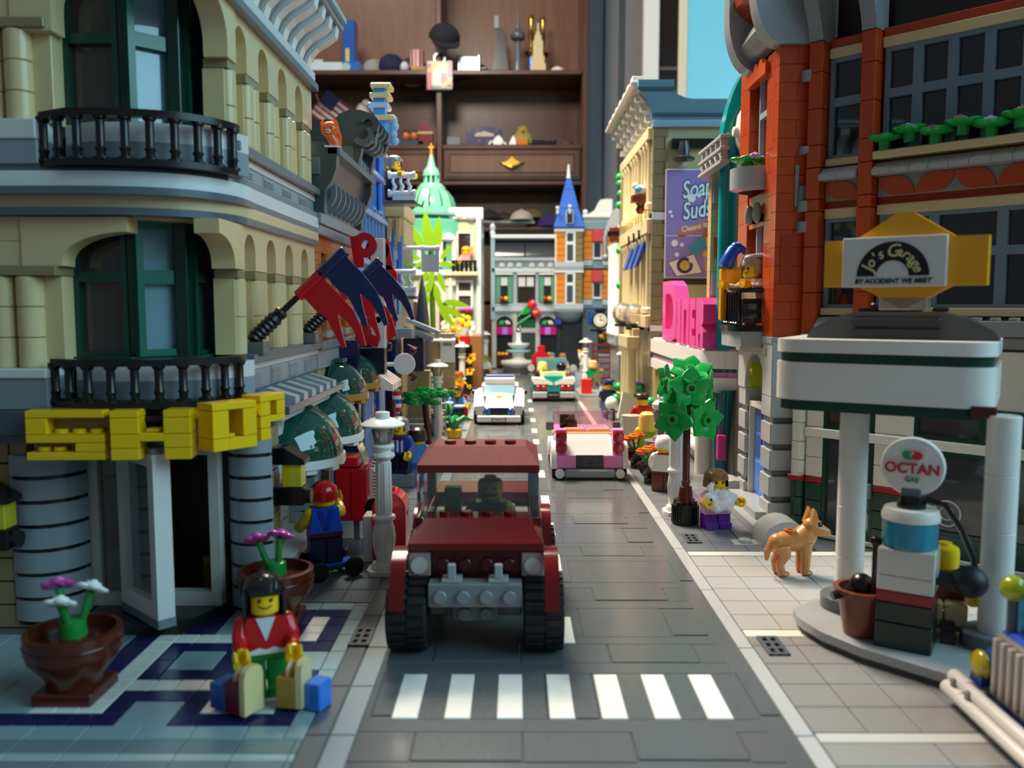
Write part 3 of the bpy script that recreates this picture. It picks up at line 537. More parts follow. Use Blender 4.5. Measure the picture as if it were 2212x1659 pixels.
# police car facing the camera
po = T('police_car', 'white police car with a blue light bar and PN60239 number plate', 'car', (-2.1, 112.4, 0))
wheels(po, [(-2.9, 2.4), (2.9, 2.4), (-2.9, 10.8), (2.9, 10.8)], 1.1, 1.0, 'lbg', 14)
P('underbody', MB().box(-2.6, .6, .3, 2.6, 13, 1, .05), 'black', po)
P('bumper', MB().box(-2.9, .1, .4, 2.9, 1.4, 1.25, .12), 'white', po); pl = P('number_plate', MB().box(-.95, 0, .42, .95, .12, 1.12, .03), 'black', po); P('plate_face', MB().box(-.87, -.03, .48, .87, .02, 1.06), 'white', pl)
text(pl, 'PN60239', .5, 'black', (0, -.05, .77), (pi/2, 0, 0))
P('grille', MB().box(-1.2, .7, 1.25, 1.2, 1.2, 2.3, .04), '12202E', po)
for s in (-1, 1):
    P('fog_lamp', MB().sph(s*1.55, .7, 1.8, .5), glass('0A55C8', .3), po); P('headlight', MB().box(s*2.1, .5, 1.3, s*3.1, 1.2, 2.6, .08), glass('EDEFEF', .4), po)
    f = MB(); f.add([(s*1.9, .5, 2.6), (s*3.3, .6, 2.4), (s*3.4, 4.6, 4.2), (s*2.4, 4.6, 4.6), (s*1.9, .5, 1.9), (s*3.3, .6, 1.9), (s*3.4, 4.6, 1.2), (s*2.4, 4.6, 1.2)], [(0, 1, 2, 3), (4, 5, 6, 7), (0, 1, 5, 4), (1, 2, 6, 5), (2, 3, 7, 6), (3, 0, 4, 7)]); P('fender', f, 'white', po, smooth=False)
    P('side_panel', MB().box(s*2.6, 4.6, 1, s*3.3, 13, 3.7, .08), 'white', po); P('mirror', MB().box(s*3.3, 5.2, 3.6, s*3.8, 5.7, 4.2, .05), 'black', po)
h = MB(); frustum(h, (-1.9, .5, 1.9, 4.7), (-1.7, 4.5, 1.7, 4.7), 2.3, 3.75); P('bonnet', h, 'white', po, smooth=False)
bd = MB(); bd.add([(-.95, 1.2, 2.62), (.95, 1.2, 2.62), (.95, 4.45, 3.86), (-.95, 4.45, 3.86), (-.95, 1.2, 2.4), (.95, 1.2, 2.4), (.95, 4.45, 3.6), (-.95, 4.45, 3.6)], [(0, 1, 2, 3), (4, 5, 6, 7), (0, 1, 5, 4), (1, 2, 6, 5), (2, 3, 7, 6), (3, 0, 4, 7)]); bp = P('bonnet_plate', bd, 'white', po, smooth=False)
sl = math.atan((3.86-2.62)/3.25)
text(bp, 'POLICE', .52, '2A4FB0', (0, 1.75, 2.86), (sl, 0, 0)); e = MB(); e.t = Matrix.Translation((0, 3.3, 3.44)) @ Matrix.Rotation(sl, 4, 'X')
e.prism([(-.7, .25), (-.3, .3), (0, .45), (.3, .3), (.7, .25), (.5, -.2), (0, -.5), (-.5, -.2)], 'z', 0, .04); P('badge', e, 'E8A81C', bp); e = MB(); e.t = Matrix.Translation((0, 3.3, 3.47)) @ Matrix.Rotation(sl, 4, 'X'); e.cyl(0, 0, 0, .2, .05, 12); P('badge_centre', e, 'C9741C', bp)
g = MB(); frustum(g, (-2.1, 4.5, 2.1, 8.8), (-2.0, 6.3, 2.0, 8.8), 3.5, 4.9); P('windscreen', g, glass('A9D8EE', .55), po, smooth=False)
P('roof', MB().box(-2.1, 6.2, 4.9, 2.1, 11.5, 5.75, .1), 'white', po); P('light_bar', MB().box(-2.0, 7.6, 5.75, 2.0, 8.6, 6.1, .06), emit('0A50E0', .35), po); P('rear_body', MB().box(-2.6, 8.8, 1, 2.6, 13.2, 4.6, .1), 'white', po)
# teal convertible from behind
tc = T('convertible_car', 'teal and white convertible from behind with chrome bumpers', 'car', (6.4, 140.0, 0))
wheels(tc, [(-3.1, 2), (3.1, 2), (-3.1, 10.5), (3.1, 10.5)], 1.1, .9, 'white', 14); P('underbody', MB().box(-3.0, .8, .4, 3.0, 13.5, 1.2, .05), 'black', tc)
pl = P('number_plate', MB().box(-.95, .1, .4, .95, .9, 1.7, .05), '1B1D1E', tc); text(pl, 'AM 0117', .45, 'C9CCCC', (0, .07, 1.15), (pi/2, 0, 0))
for s in (-1, 1):
    P('bumper', MB().box(s*1.0, .2, .6, s*3.5, 1.2, 1.65, .15), mat('silver', .2), tc)
    for k in (1.55, 2.55): P('tail_lamp', MB().lathe([(.5, 0), (.5, -.2), (.3, -.4), (.01, -.45)], 14, s*k, .7, 2.3, 'y'), glass('D01018', .3), tc)
    P('tail_wing', MB().prism([(s*.1, 3.1), (s*1.4, 3.75), (s*3.5, 3.9), (s*3.6, 3.6), (s*3.2, 2.85), (s*1.2, 2.9), (s*.2, 2.7)], 'y', .4, 4), 'white', tc)
    P('side_panel', MB().box(s*2.8, 1.2, 1.2, s*3.5, 13, 3.2, .1), 'teal', tc); P('mirror', MB().cyl(s*3.6, 5.6, 5.2, .6, .3, 16, 'y'), mat('silver', .2), tc)
    P('mirror_arm', MB().tube([(s*3.3, 6, 3.2), (s*3.6, 5.9, 5.0)], .12), mat('silver', .2), tc)
P('tail_body', MB().box(-1.1, .5, 1.6, 1.1, 1.4, 2.9, .05).box(-2.9, 1.0, 1.2, 2.9, 3.5, 3.4, .05), 'teal', tc); P('boot_lid', MB().prism([(-1.4, 3.7), (0, 3.0), (1.4, 3.7), (1.6, 4.2), (-1.6, 4.2)], 'y', .7, 3.4), 'teal', tc)
P('seat_back', MB().box(-2.1, 3.4, 3.4, 2.1, 4.0, 4.75, .08), 'E6D9A0', tc); P('windscreen', MB().box(-2.6, 8.6, 3.2, 2.6, 8.8, 6.8, .05), glass('8FDDEB', .6), tc); P('bonnet', MB().box(-2.9, 8.5, 1.2, 2.9, 13.4, 3.4, .1), 'teal', tc)
fig('blond passenger in black riding in the teal convertible', (4.7, 145.0, 2.2), pi, 'black', 'black', None, ('pony', 'F6E27A'), face=False, sit=True, arm=(30, 30)); fig('driver with a black helmet in the teal convertible', (7.9, 145.0, 2.2), pi, 'mblue', 'orange', 'orange', ('helmet', mat('black', .1)), face=False, sit=True, arm=(60, 60), head='black')
# ================= left: corner department store =================
GLZ = glass('8FB6C2', .45); GLD = glass('4F6C74', .5); GCL = glass('DDE8EA', .85)
em = WT('corner_shop_building', 'tan corner shop building with dark green bay windows and arches, left foreground', 'building', (-20, 52, 0))
def bez(p0, p1, p2, n=10): return [((1-t)**2*p0[0]+2*t*(1-t)*p1[0]+t*t*p2[0], (1-t)**2*p0[1]+2*t*(1-t)*p1[1]+t*t*p2[1]) for t in [i/n for i in range(n+1)]]
def rim(d, y1=61.3, x0=-40, ds=None):   # outline of the block with its rounded street corner, pushed out by d
    ds = min(d, .5) if ds is None else ds
    return [(x0, 41-d)]+bez((-20, 41-d), (-14.4+d, 41-d), (-14.4+ds, 46.5), 12)+[(-14.4+ds, y1)]
def ledge(name, d, z0, z1, m, par=em, y1=61.3, rough=.24): return P(name, MB().prism(rim(d, y1)+[(-40, y1)], 'z', z0, z1), mat(m, rough), par)
P('core', MB().box(-40, 46.6, 12.8, -15.6, 61.2, 30.6).box(-40, 48.6, 0, -15.6, 61.2, 12.8).box(-40, 42.6, 9.2, -24, 48, 30.5), '4A4436', em, label='dark inner shell')
ledge('floor_slab', .2, 10.4, 11.2, '54606A'); ledge('ledge', .5, 9.2, 9.7, '5C6870'); ledge('floor_slab', 1.35, 20.9, 21.25, '5A6770')
ledge('ledge', 1.2, 21.25, 21.95, 'D9DEDC'); ledge('ledge', .75, 21.95, 22.3, '6D7B82'); ledge('tan_band', .7, 20.35, 20.9, 'tan'); ledge('ledge', .9, 20.0, 20.35, '56626A'); ledge('tan_band', -.2, 19.9, 20.4, 'tan')
P('ledge', MB().box(-15, 45, 12.75, -13.7, 61.3, 13.25, .04), '5E6A72', em); P('ledge', MB().box(-15, 43.5, 23.5, -13.7, 61.3, 24.0, .04), '59656D', em)
P('base_wall', MB().box(-15.2, 44, 11.2, -14.2, 61.3, 12.75, .03), '8E9CA4', em); P('base_wall', MB().box(-15.2, 43.2, 21.95, -14.2, 61.3, 23.5, .03), '8E9CA4', em)
[P('base_strip', MB().box(-15.2, 44, a, -14.1, 61.3, a+.4, .03), 'D3D5D2', em) for a in (12.35, 23.1)]
gv = MB()
for j in range(6): gv.box(-.08, -.9, .14*j+.05, .05, .9, .14*j+.13, .01)
gv.box(-.1, -1, 0, -.02, 1, 1.0)
gm = gv.mesh('vent', '8D9BA3', False)
for k in range(4): link('vent', gm, em, (-14.15, 46.6+4*k, 11.3)); link('vent', gm, em, (-14.15, 46.1+4*k, 22.05))
# arcades of the side wall
def spandrel(y0, y1, z0, z1, ya, yb, spring, par, m='tan', x0=-15.3, x1=-14.2):
    r = (yb-ya)/2; c = (ya+yb)/2; p = [(y0, z0), (y0, z1), (y1, z1), (y1, z0), (yb, z0)]+arc(c, spring, r, 0, pi, 10)+[(ya, z0)]
    return P('arch_brick', MB().prism(p, 'x', x0, x1), m, par)
colm = {}
def column(par, x, y, z0, z1, n=2, r=.5, m='tan'):
    h = (z1-z0)/n; k = (r, round(h, 2), m)
    if k not in colm: colm[k] = MB().cyl(0, 0, 0, r, h-.03, 16, b=.04).mesh('column_brick', m)
    for i in range(n): link('column_brick', colm[k], par, (x, y, z0+i*h))
for (zb, zc, zt, ya) in ((13.25, 17.2, 20.4, 45.4), (24.0, 27.55, 30.65, 44.75)):
    sp = zt-.8-.95 if zb < 20 else zt-.5-.95
    for k in range(4):
        a = ya+4*k; spandrel(a-1, a+3, zc+.48, zt, a, a+1.9, sp, em)
        P('arch_back', MB().box(-15.45, a-.1, zb, -15.25, a+2, zt-.4), 'tan', em)
        if k < 4:
            link('pier', brick_mesh(1.1, 2.0, zc-zb, 'tan'), em, (-15.0, a+2.95, zb)); link('cap', brick_mesh(1.25, 2.2, .46, 'dtan'), em, (-14.85, a+2.95, zc))
            for q in (2.45, 3.45): column(em, -14.55, a+q, zb, zc, 2)
    link('pier', brick_mesh(1.1, .95, zc-zb, 'tan'), em, (-15.0, ya-.55, zb)); column(em, -14.55, ya-.5, zb, zc, 2); link('cap', brick_mesh(1.25, 1.15, .46, 'dtan'), em, (-14.85, ya-.5, zc))
    P('arch_brick', MB().box(-15.3, ya+15, zc+.48, -14.2, 61.3, zt, .03), 'tan', em)
# corner half arches
def halfarch(axis, pos0, pos1, s0, s1, z0, z1, spring):   # quarter arch from s0 (wall) to s1 (tip)
    n = 10; pts = [(s0, z1), (s1, z1)]+[(s1+(s0-s1)*.62*sin(a), z1-.7-(z1-.7-spring)*(1-cos(a))) for a in [pi/2*i/n for i in range(n+1)]]+[(s1+(s0-s1)*.62, z0), (s0, z0)]
    return P('arch_brick', MB().prism(pts, axis, pos0, pos1), 'tan', em)
halfarch('y', 40.6, 41.8, -23.2, -18.2, 17.66, 19.95, 17.9); halfarch('x', -15.3, -14.1, 44.9, 41.3, 17.66, 19.95, 17.9)
halfarch('y', 40.6, 41.8, -23.2, -18.2, 28.4, 33, 29.5); halfarch('x', -15.3, -14.1, 44.6, 41.2, 27.98, 31.2, 28.6)
# left front wall
for (zb, zc) in ((12.85, 17.2), (24.3, 28.5)):
    for x in (-24.6, -23.3): column(em, x+.2, 41.0, zb, zc, 3, .62)
    P('pier', MB().box(-40, 41.1, zb, -21.6, 42.4, zc, .04), 'tan', em); P('cap', MB().box(-40, 40.4, zc, -21.55, 42.4, zc+.46, .04), 'dtan', em)
bricks(em, 'tan', (-31.2, 40.7), 0, 8.1, 17.66, 20.0, 1.2, 2.7); bricks(em, 'tan', (-31.2, 40.7), 0, 8.1, 28.98, 31.4, 1.2, 2.7)
P('base_box', MB().box(-40, 39.9, 10.9, -21.9, 42, 12.4, .05), '7E8A90', em); P('base_box', MB().box(-40, 39.8, 12.4, -21.9, 42, 12.85, .05), 'D3D5D2', em); P('base_box', MB().box(-40, 40, 22.3, -21.9, 42, 23.4, .05), '8C989E', em); P('base_box', MB().box(-40, 39.9, 23.4, -21.9, 42, 24.3, .05), 'D3D5D2', em)
P('dark_fascia', MB().box(-40, 39.6, 9.7, -21.6, 41, 10.9, .05), '47525A', em)
# bay windows
def win(par, cx, cy, ang, z0, w, hs, m='dgreen', gl=GLZ, fr=.24, dep=.9):
    c, s = cos(ang), sin(ang)
    def pt(u, v): return (cx+c*u-s*v, cy+s*u+c*v)
    z = z0
    for i, h in enumerate(hs):
        o = P('window_frame', MB().ring([(-w/2, 0), (w/2, 0), (w/2, h), (-w/2, h)], [(-w/2+fr, fr), (w/2-fr, fr), (w/2-fr, h-fr), (-w/2+fr, h-fr)], 'y', -.3, dep-.3).at().box(-w/2+fr*.6, .1, fr*.6, w/2-fr*.6, .18, h-fr*.6) if False else MB().ring([(-w/2, 0), (w/2, 0), (w/2, h), (-w/2, h)], [(-w/2+fr, fr), (w/2-fr, fr), (w/2-fr, h-fr), (-w/2+fr, h-fr)], 'y', -.3, dep-.3), mat(m) if isinstance(m, str) else m, par, (cx, cy, z), ang)
        q = P('pane', MB().box(-w/2+fr*.7, .08, fr*.7, w/2-fr*.7, .14, h-fr*.7), gl, o); z += h
for (z0, hs) in ((13.3, (3.9, 2.7)), (24.3, (4.2, 3.6))):
    win(em, -20.3, 42.4, 0, z0, 2.6, hs, 'dgreen', glass('5A5248', .55)); win(em, -17.75, 42.9, R(45), z0, 2.3, hs, '17604C', GLZ, .34); win(em, -16.3, 44.7, R(80), z0, 2.0, hs, 'dgreen', GLD)
    P('bay_post', MB().box(-19.0, 42.2, z0, -18.5, 43.2, z0+sum(hs), .04).box(-17.0, 43.1, z0, -16.4, 44.0, z0+sum(hs), .04), '0C3226', em)
    P('bay_post', MB().box(-22.2, 42.2, z0, -21.6, 43, z0+sum(hs), .04), 'dgreen', em)
    P('bay_head', MB().prism([(-22, 42), (-19, 42), (-16, 44.8), (-16, 48), (-22, 48)], 'z', z0+sum(hs), z0+sum(hs)+.7), 'tan', em); P('bay_sill', MB().prism([(-22, 41.8), (-18.8, 41.8), (-15.8, 44.8), (-15.8, 48), (-22, 48)], 'z', z0-.5, z0), 'dgreen', em)
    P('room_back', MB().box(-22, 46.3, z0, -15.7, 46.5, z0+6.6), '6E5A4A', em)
[P('blind_or_reflection', MB().at(-17.6, 43.15, 0, R(45)).box(-.85, .2, a, .85, .26, b), '7FB4CC', em, label='pale blue sheet behind the glass, painted as a reflection') for a, b in ((13.7, 19.6), (24.7, 31.8))]  # pale blue sheets paint the blue window's reflection into the centre panes
P('counter_goods', MB().sph(-20.6, 43.6, 16.2, .6).box(-20.6, 43.4, 15.9, -19.5, 44, 17.2, .1), mat('8A2A1C', .5), em)
# balconies
def balcony(z0, h, n, par):
    path = [(-21.9, 40.2)]+bez((-20.2, 39.3), (-14.6, 39.0), (-13.6, 42.9), 14)
    P('balcony_floor', MB().prism(path+[(-14.5, 44), (-22, 43)], 'z', z0-.15, z0+.15), mat('black', .3), par)
    P('rail', MB().prism([(x, y) for x, y in path]+[(x*.985-.25, y+.55) for x, y in path[::-1]], 'z', z0+h-.32, z0+h), mat('black', .3), par)
    L = [0]
    for a, b in zip(path, path[1:]): L.append(L[-1]+math.dist(a, b))
    pm = MB().lathe([(.34, 0), (.34, .12), (.2, .2), (.2, .4), (.27, .5), (.2, .62), (.2, h-.6), (.3, h-.5), (.3, h-.3)], 12).mesh('spindle', mat('black', .3))
    for i in range(n):
        s = L[-1]*(.03+.94*i/(n-1)); k = max(j for j in range(len(L)) if L[j] <= s); k = min(k, len(path)-2); t = (s-L[k])/(L[k+1]-L[k])
        link('spindle', pm, par, (path[k][0]+(path[k+1][0]-path[k][0])*t-.15, path[k][1]+(path[k+1][1]-path[k][1])*t+.3, z0+.1))
    P('back_panel', MB().prism([(x*.95-.6, y+1.4) for x, y in path]+[(-15, 45), (-22, 44)], 'z', z0, z0+h*.48), '8A97A0', par); P('back_panel', MB().prism([(x*.95-.6, y+1.45) for x, y in path]+[(-15, 45), (-22, 44)], 'z', z0+h*.48, z0+h*.86), 'D6D6D2', par)
balcony(11.15, 2.15, 10, em); balcony(22.3, 2.35, 10, em)
# cornice
P('ledge', MB().box(-15.2, 40, 30.65, -13.7, 61.4, 31.15, .04), '5E6B73', em); P('ledge', MB().box(-15.4, 40, 31.15, -13.9, 61.3, 31.9, .03), 'C9D0D0', em); P('frieze', MB().box(-16, 40, 31.9, -14.4, 61.3, 34.8), '74838B', em)
bk = MB(); oc = [(-14.4, 31.95), (-14.05, 31.95), (-13.9, 32.6), (-13.4, 33.1), (-12.7, 33.5), (-12.2, 33.9), (-12.05, 34.6), (-14.4, 34.6)]; bk.prism(oc, 'y', 0, .28); bkm = bk.mesh('bracket', 'E3E2DC', False)
bk2 = MB().ring([(-14.1, 31.95), (-13.85, 32.6), (-13.35, 33.1), (-12.65, 33.5), (-12.12, 33.9), (-12.0, 34.6)], [(-14.3, 31.95), (-14.1, 32.7), (-13.6, 33.3), (-12.8, 33.7), (-12.35, 34.05), (-12.25, 34.6)], 'y', -.55, .35, False).mesh('bracket', 'E3E2DC', False)
for k in range(10): link('bracket', bkm, em, (0, 41.6+2*k, 0)); link('bracket', bk2, em, (0, 42.1+2*k, 0))
P('roof_edge', MB().box(-16, 40, 34.6, -11.8, 61.0, 34.95, .04), '8A9298', em); P('roof_edge', MB().box(-16, 40, 34.95, -11.5, 60.6, 35.3, .04), '9CC3CC', em)
# ground floor
rk = {}
def ribs(par, x, y, z0, n, h, r, a0, a1, m='8F999F'):
    me = MB().lathe([(r-.5, .2), (r, .2), (r, h), (r-.5, h)], 8, 0, 0, 0, 'z', a0, a1).mesh('column_brick', m, True)
    for i in range(n): link('column_brick', me, par, (x, y, z0+i*h))
    P('column_core', MB().lathe([(r-.12, z0), (r-.12, z0+n*h)], 8, x, y, 0, 'z', a0, a1), 'black', par)
ribs(em, -23.5, 42.5, .2, 7, 1.2, 1.95, R(-120), R(0)); ribs(em, -13.6, 44.1, .05, 8, 1.15, 1.3, R(170), R(330))
bricks(em, 'dtan', (-29.5, 40.9), 0, 5.9, 0, 9.4, 1.6, 2, 1.17, gap=.09); bricks(em, 'dtan', (-12.95, 44.6), pi/2, 1.9, 0, 9.4, 1.2, 1.9, 1.17, gap=.08); bricks(em, '8F999F', (-13.15, 55.5), pi/2, 2.0, 0, 9.2, 1.2, 2, 1.15, gap=.09); bricks(em, 'dtan', (-12.7, 57.6), pi/2, 1.6, 0, 9.2, 1.2, 1.6, 1.15, gap=.09)
P('shop_window', MB().box(-14.2, 46.8, 1.6, -14.05, 55.4, 7.2), glass('AEB9BB', .6), em); P('window_sill', MB().box(-14.4, 46.5, 1.0, -12.7, 55.4, 1.5, .05), 'E2E4DE', em); P('stall_riser', MB().box(-14.4, 46.5, 0, -13.6, 55.4, 1.0, .03), '7F8B92', em); P('shop_window', MB().box(-14.2, 59.2, 1.2, -14.0, 61.3, 7.4), glass('AEB9BB', .6), em)
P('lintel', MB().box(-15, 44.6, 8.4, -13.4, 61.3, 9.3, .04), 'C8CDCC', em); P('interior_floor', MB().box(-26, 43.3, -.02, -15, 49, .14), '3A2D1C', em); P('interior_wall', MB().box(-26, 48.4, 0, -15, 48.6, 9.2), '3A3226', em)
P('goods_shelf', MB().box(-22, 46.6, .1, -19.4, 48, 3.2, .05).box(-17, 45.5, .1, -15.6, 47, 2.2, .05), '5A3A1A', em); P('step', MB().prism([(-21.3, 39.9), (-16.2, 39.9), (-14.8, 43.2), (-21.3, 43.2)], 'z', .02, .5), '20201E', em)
P('door_frame', MB().ring([(-21.6, .5), (-15.0, .5), (-15.0, 8.9), (-21.6, 8.9)], [(-21.1, 1.2), (-15.5, 1.2), (-15.5, 8.3), (-21.1, 8.3)], 'y', 42.6, 43.3), 'B9B5AE', em); P('door_frame', MB().box(-19.9, 42.5, .5, -19.3, 43.4, 8.9, .03), 'C9C6C0', em)
P('door_glass', MB().box(-21.1, 42.9, 1.2, -19.9, 42.96, 8.3), glass('B9B2A6', .75), em)
ld = P('door_leaf', MB().ring([(0, 0), (4.1, 0), (4.1, 7.9), (0, 7.9)], [(.55, .8), (3.5, .8), (3.5, 7.3), (.55, 7.3)], 'y', -.42, .42), 'D4D4D0', em, (-19.5, 42.2, 1.0), R(-43)); P('pane', MB().box(.5, -.04, .75, 3.55, .04, 7.35), glass('C9D4D4', .8), ld); P('plinth', MB().box(0, -.45, -.45, 4.15, .45, 0, .03), '6F7A80', ld); P('plinth', MB().box(0, -.45, 7.9, 4.15, .45, 8.2, .03), '6F7A80', ld)
# sloped tiles over the awnings
slp = MB().prism([(-14.2, 11.15), (-13.8, 11.25), (-12.2, 10.75), (-12.2, 10.35), (-14.2, 10.35)], 'y', 0, .95).mesh('slope_brick', '98A5AC', False)
for k in range(6): link('slope_brick', slp, em, (0, 47.3+2*k, 0))
P('ledge', MB().box(-14.4, 46, 9.9, -12.2, 61.2, 10.35, .04), '4F5B63', em); P('ledge', MB().box(-14.4, 46, 9.5, -12.6, 61.2, 9.9, .03), 'A9B6BB', em)
# domed awnings
def awning(label, y, z, r, rimc, x=-14.1, sx=1.0, h=.95):
    t = T('awning', label, 'awning', (x, y, z), 0, 'dark green domed awnings'); d = MB(); v = MB()
    d.lathe([(r*cos(pi/2*i/8)+.001, r*h*sin(pi/2*i/8)) for i in range(9)], 20, 0, 0, 0, 'z', -pi/2, pi/2)
    d.stud(r*.22, -.5, r*h*.94, r=.42, h=.35); d.stud(r*.22, .5, r*h*.94, r=.42, h=.35)
    m = bpy.data.materials.get('dome_green') or bpy.data.materials.new('dome_green'); m.use_nodes = True; b = m.node_tree.nodes['Principled BSDF']; b.inputs['Base Color'].default_value = lin('0F4A3C'); b.inputs['Roughness'].default_value = .06; b.inputs['Coat Weight'].default_value = 1; b.inputs['Coat Roughness'].default_value = .03
    P('dome', d, m, t); g = MB(); g.lathe([(r-.9, -.5), (r+.12, -.5), (r+.12, 0), (r-.9, 0)], 20, 0, 0, 0, 'z', -pi/2, pi/2)
    for a in (-50, -18, 18, 50): g.t = rotz(R(a)); g.box(r-.8, -.35, -.8, r+.0, .35, -.5, .03)
    P('rim', g, rimc, t); return t
awning('first domed awning from the camera, dark green with white rim', 51.9, 6.75, 3.55, 'E4E6E2'); awning('second domed awning, dark green with white rim behind the first', 59.3, 7.0, 3.4, 'E4E6E2')
awning('domed green awning with gold rim nearer the corner shop', 66.3, 9.1, 2.6, 'gold'); awning('domed green awning with gold rim beside the striped awning', 72.4, 9.4, 2.7, 'gold')
# shop letters
sg = WT('shop_sign', 'yellow brick letters reading SHOP hung under the balcony', 'sign', (-17, 39, 9))
def letter(name, boxes, loc, rz, holes=None, d=1.15, m='yellow', h=2.3):
    mb = MB()
    for (x0, z0, x1, z1) in boxes: mb.box(x0, 0, z0+.012, x1, d, z1-.012, .025)
    return P(name, mb, m, sg, loc, rz)
s = letter('letter', [(0, 1.95, 3.5, 2.3), (0, 1.2, .95, 1.95), (0, .8, 3.5, 1.2), (2.2, .38, 3.5, .8), (0, 0, 3.5, .38), (0, 1.2, 3.5, 1.25)], (-22.25, 38.5, 8.75), R(2)); s['label'] = 'letter S'
P('letter_studs', studrow((1.4, 2.2, 3.0), .5, 1.2).stud(.6, .5, .38).stud(1.3, .5, .38), 'yellow', s); P('letter_back', MB().box(0, .7, 0, 3.5, 1.2, 2.3), '8A6A14', s)
s = letter('letter', [(0, 1.95, 1.25, 2.3), (0, 0, 1.25, .55), (0, .55, 1.25, 1.2), (0, 1.2, 1.25, 1.95), (2.35, 1.95, 3.55, 2.3), (2.35, 0, 3.55, .55), (2.35, .55, 3.55, 1.2), (2.35, 1.2, 3.55, 1.95), (1.25, .85, 2.35, 1.25)], (-18.4, 38.5, 8.75), R(6)); s['label'] = 'letter H'; P('letter_studs', MB().box(1.5, .3, 1.25, 2.1, .9, 1.42, .03), 'yellow', s)
s = letter('letter', [(0, 1.9, 2.35, 2.25), (0, .0, .85, .6), (0, .6, .85, 1.9), (1.6, .6, 2.35, 1.9), (.85, 0, 2.35, .6), (.85, .6, 1.15, .8)], (-13.85, 38.9, 9.05), R(51), d=1.3); s['label'] = 'letter O'
s = letter('letter', [(0, 1.9, 1.9, 2.25), (0, 0, .75, .6), (0, .6, .75, 1.2), (0, 1.2, .75, 1.9), (1.25, 1.2, 1.9, 1.9), (.75, .85, 1.9, 1.2)], (-12.35, 41.3, 9.2), R(68)); s['label'] = 'letter P'
P('rod', MB().tube([(-22.2, 40, 10.6), (-18, 39.6, 10.5), (-14.8, 40.3, 10.5), (-13.7, 42.5, 10.6), (-13.6, 44, 10.6)], .22), 'black', sg)
for (x, y) in ((-14.6, 39.9), (-12.9, 41.4)): P('clip', MB().cyl(x-.4, y, 10.75, .3, .9, 12, 'x'), 'yellow', sg)
# flags on the wall
def flagpole(label, y, z, k):
    t = WT('flag_pole', label, 'flag', (-14.2, y, z), 'flag poles on the tan shop'); M_ = Matrix.Translation((-14.2, y, z)) @ Matrix.Rotation(R(47), 4, 'Y') @ Matrix.Identity(4)
    p = MB(); p.t = M_; p.tube([(0, 0, 0), (0, 0, 6.9)], .17, 10); P('pole', p, 'black', t)
    p = MB(); p.t = M_; p.lathe([(.32, 0), (.32, .1)]+[(.46 if i % 2 else .36, .2+.14*i) for i in range(12)]+[(.3, 2.0), (.36, 2.05), (.36, 2.3), (.24, 2.4)], 14); P('handle_grip', p, mat('black', .35), t)
    P('bracket', MB().box(-14.6, y-.6, z-.75, -13.4, y+.6, z-.05, .05), 'dbg', t)
    for (u, c, w) in ((3.7, 'red', 1.45), (5.35, 'dblue', 1.5)):
        f = MB(); f.t = M_; f.cyl(0, 0, u-.2, .33, w+.4, 14, b=.03)
        f.prism([(0, u), (1.3, u-.02), (1.9, u+.12), (2.7, u-.12), (3.6, u-.4), (3.72, u-.2), (2.8, u+.3), (2.15, u+.72), (2.9, u+.8), (3.5, u+.7), (4.3, u+.45), (4.4, u+.65), (3.5, u+1.15), (2.6, u+1.45), (1.4, u+w+.05), (0, u+w)], 'y', -.1, .1)
        P('pennant', f, mat(c, .2), t, label='%s two-tailed pennant' % ('red' if c == 'red' else 'dark blue'))
    return t
flagpole('nearer flag pole with red and dark blue pennants, first on the wall', 46.2, 13.9, 0); flagpole('second flag pole with red and dark blue pennants, behind the first', 58.2, 14.0, 1)
def lantern(label, loc, s=1):
    t = T('wall_lantern', label, 'lantern', loc, 0); P('bracket', MB().box(-1.2, -.5, -.1, .7, .5, .9, .06).cyl(.5, 0, .35, .42, .5, 12, 'x'), 'black', t)
    P('glow', MB().box(-.45, -.5, .9, .6, .5, 2.15, .05), glass('F2E21A', .35), t); P('cap', MB().prism([(-.9, 2.15), (.8, 2.15), (.8, 2.4), (-.3, 3.05), (-.9, 3.05)], 'y', -.65, .65), 'black', t); return t
lantern('yellow wall lantern with black cap near the first domed awning', (-12.0, 45.6, 5.2)); lantern('yellow wall lantern at the far left on the front wall', (-24.5, 39.8, 4.4))
# ================= left: detective's brick building with pool sign =================
de = WT('brick_pool_hall', 'light brown brick building with dark grey mansard roof behind the tan shop', 'building', (-20, 69, 0))
P('core', MB().box(-40, 61.5, 8.5, -15.6, 77, 22).box(-40, 63, 0, -15.8, 77, 9).box(-40, 61.7, 22, -15.4, 69, 27), '3A342E', de)
bricks(de, 'nougat', (-14.4, 61.4), pi/2, 15.4, 13.0, 20.9, 1.1, 2, .62, [(2.9, 4.5, 14, 19.5), (6.2, 8.2, 14, 19.5), (10.2, 12.2, 14, 19.5)])
for (a, b) in ((2.9, 4.5), (6.2, 8.2), (10.2, 12.2)):
    P('window_reveal', MB().box(-15.5, 61.4+a, 13.8, -15.3, 61.4+b, 19.6), '4E2F18', de); P('window_sill', MB().box(-15.4, 61.2+a, 13.4, -14.0, 61.6+b, 13.9, .04), '9AA3A8', de)
    for z in range(4): P('quoin', MB().box(-14.3, 61.4+a-.4, 14+1.35*z, -13.95, 61.4+a, 14.9+1.35*z, .04), 'nougat', de)
P('trim', MB().box(-15, 61.4, 12.6, -13.8, 77, 13.2, .04), '7B878E', de); P('trim', MB().box(-15, 61.4, 11.2, -14.1, 77, 12.6, .04), 'A7AEB0', de); P('wall_panel', MB().box(-15.2, 61.4, 6, -14.4, 77, 11.2, .03), 'C9B98A', de); P('wall_panel', MB().box(-15, 66.6, 7, -14.1, 68.6, 11, .04), 'dtan', de)
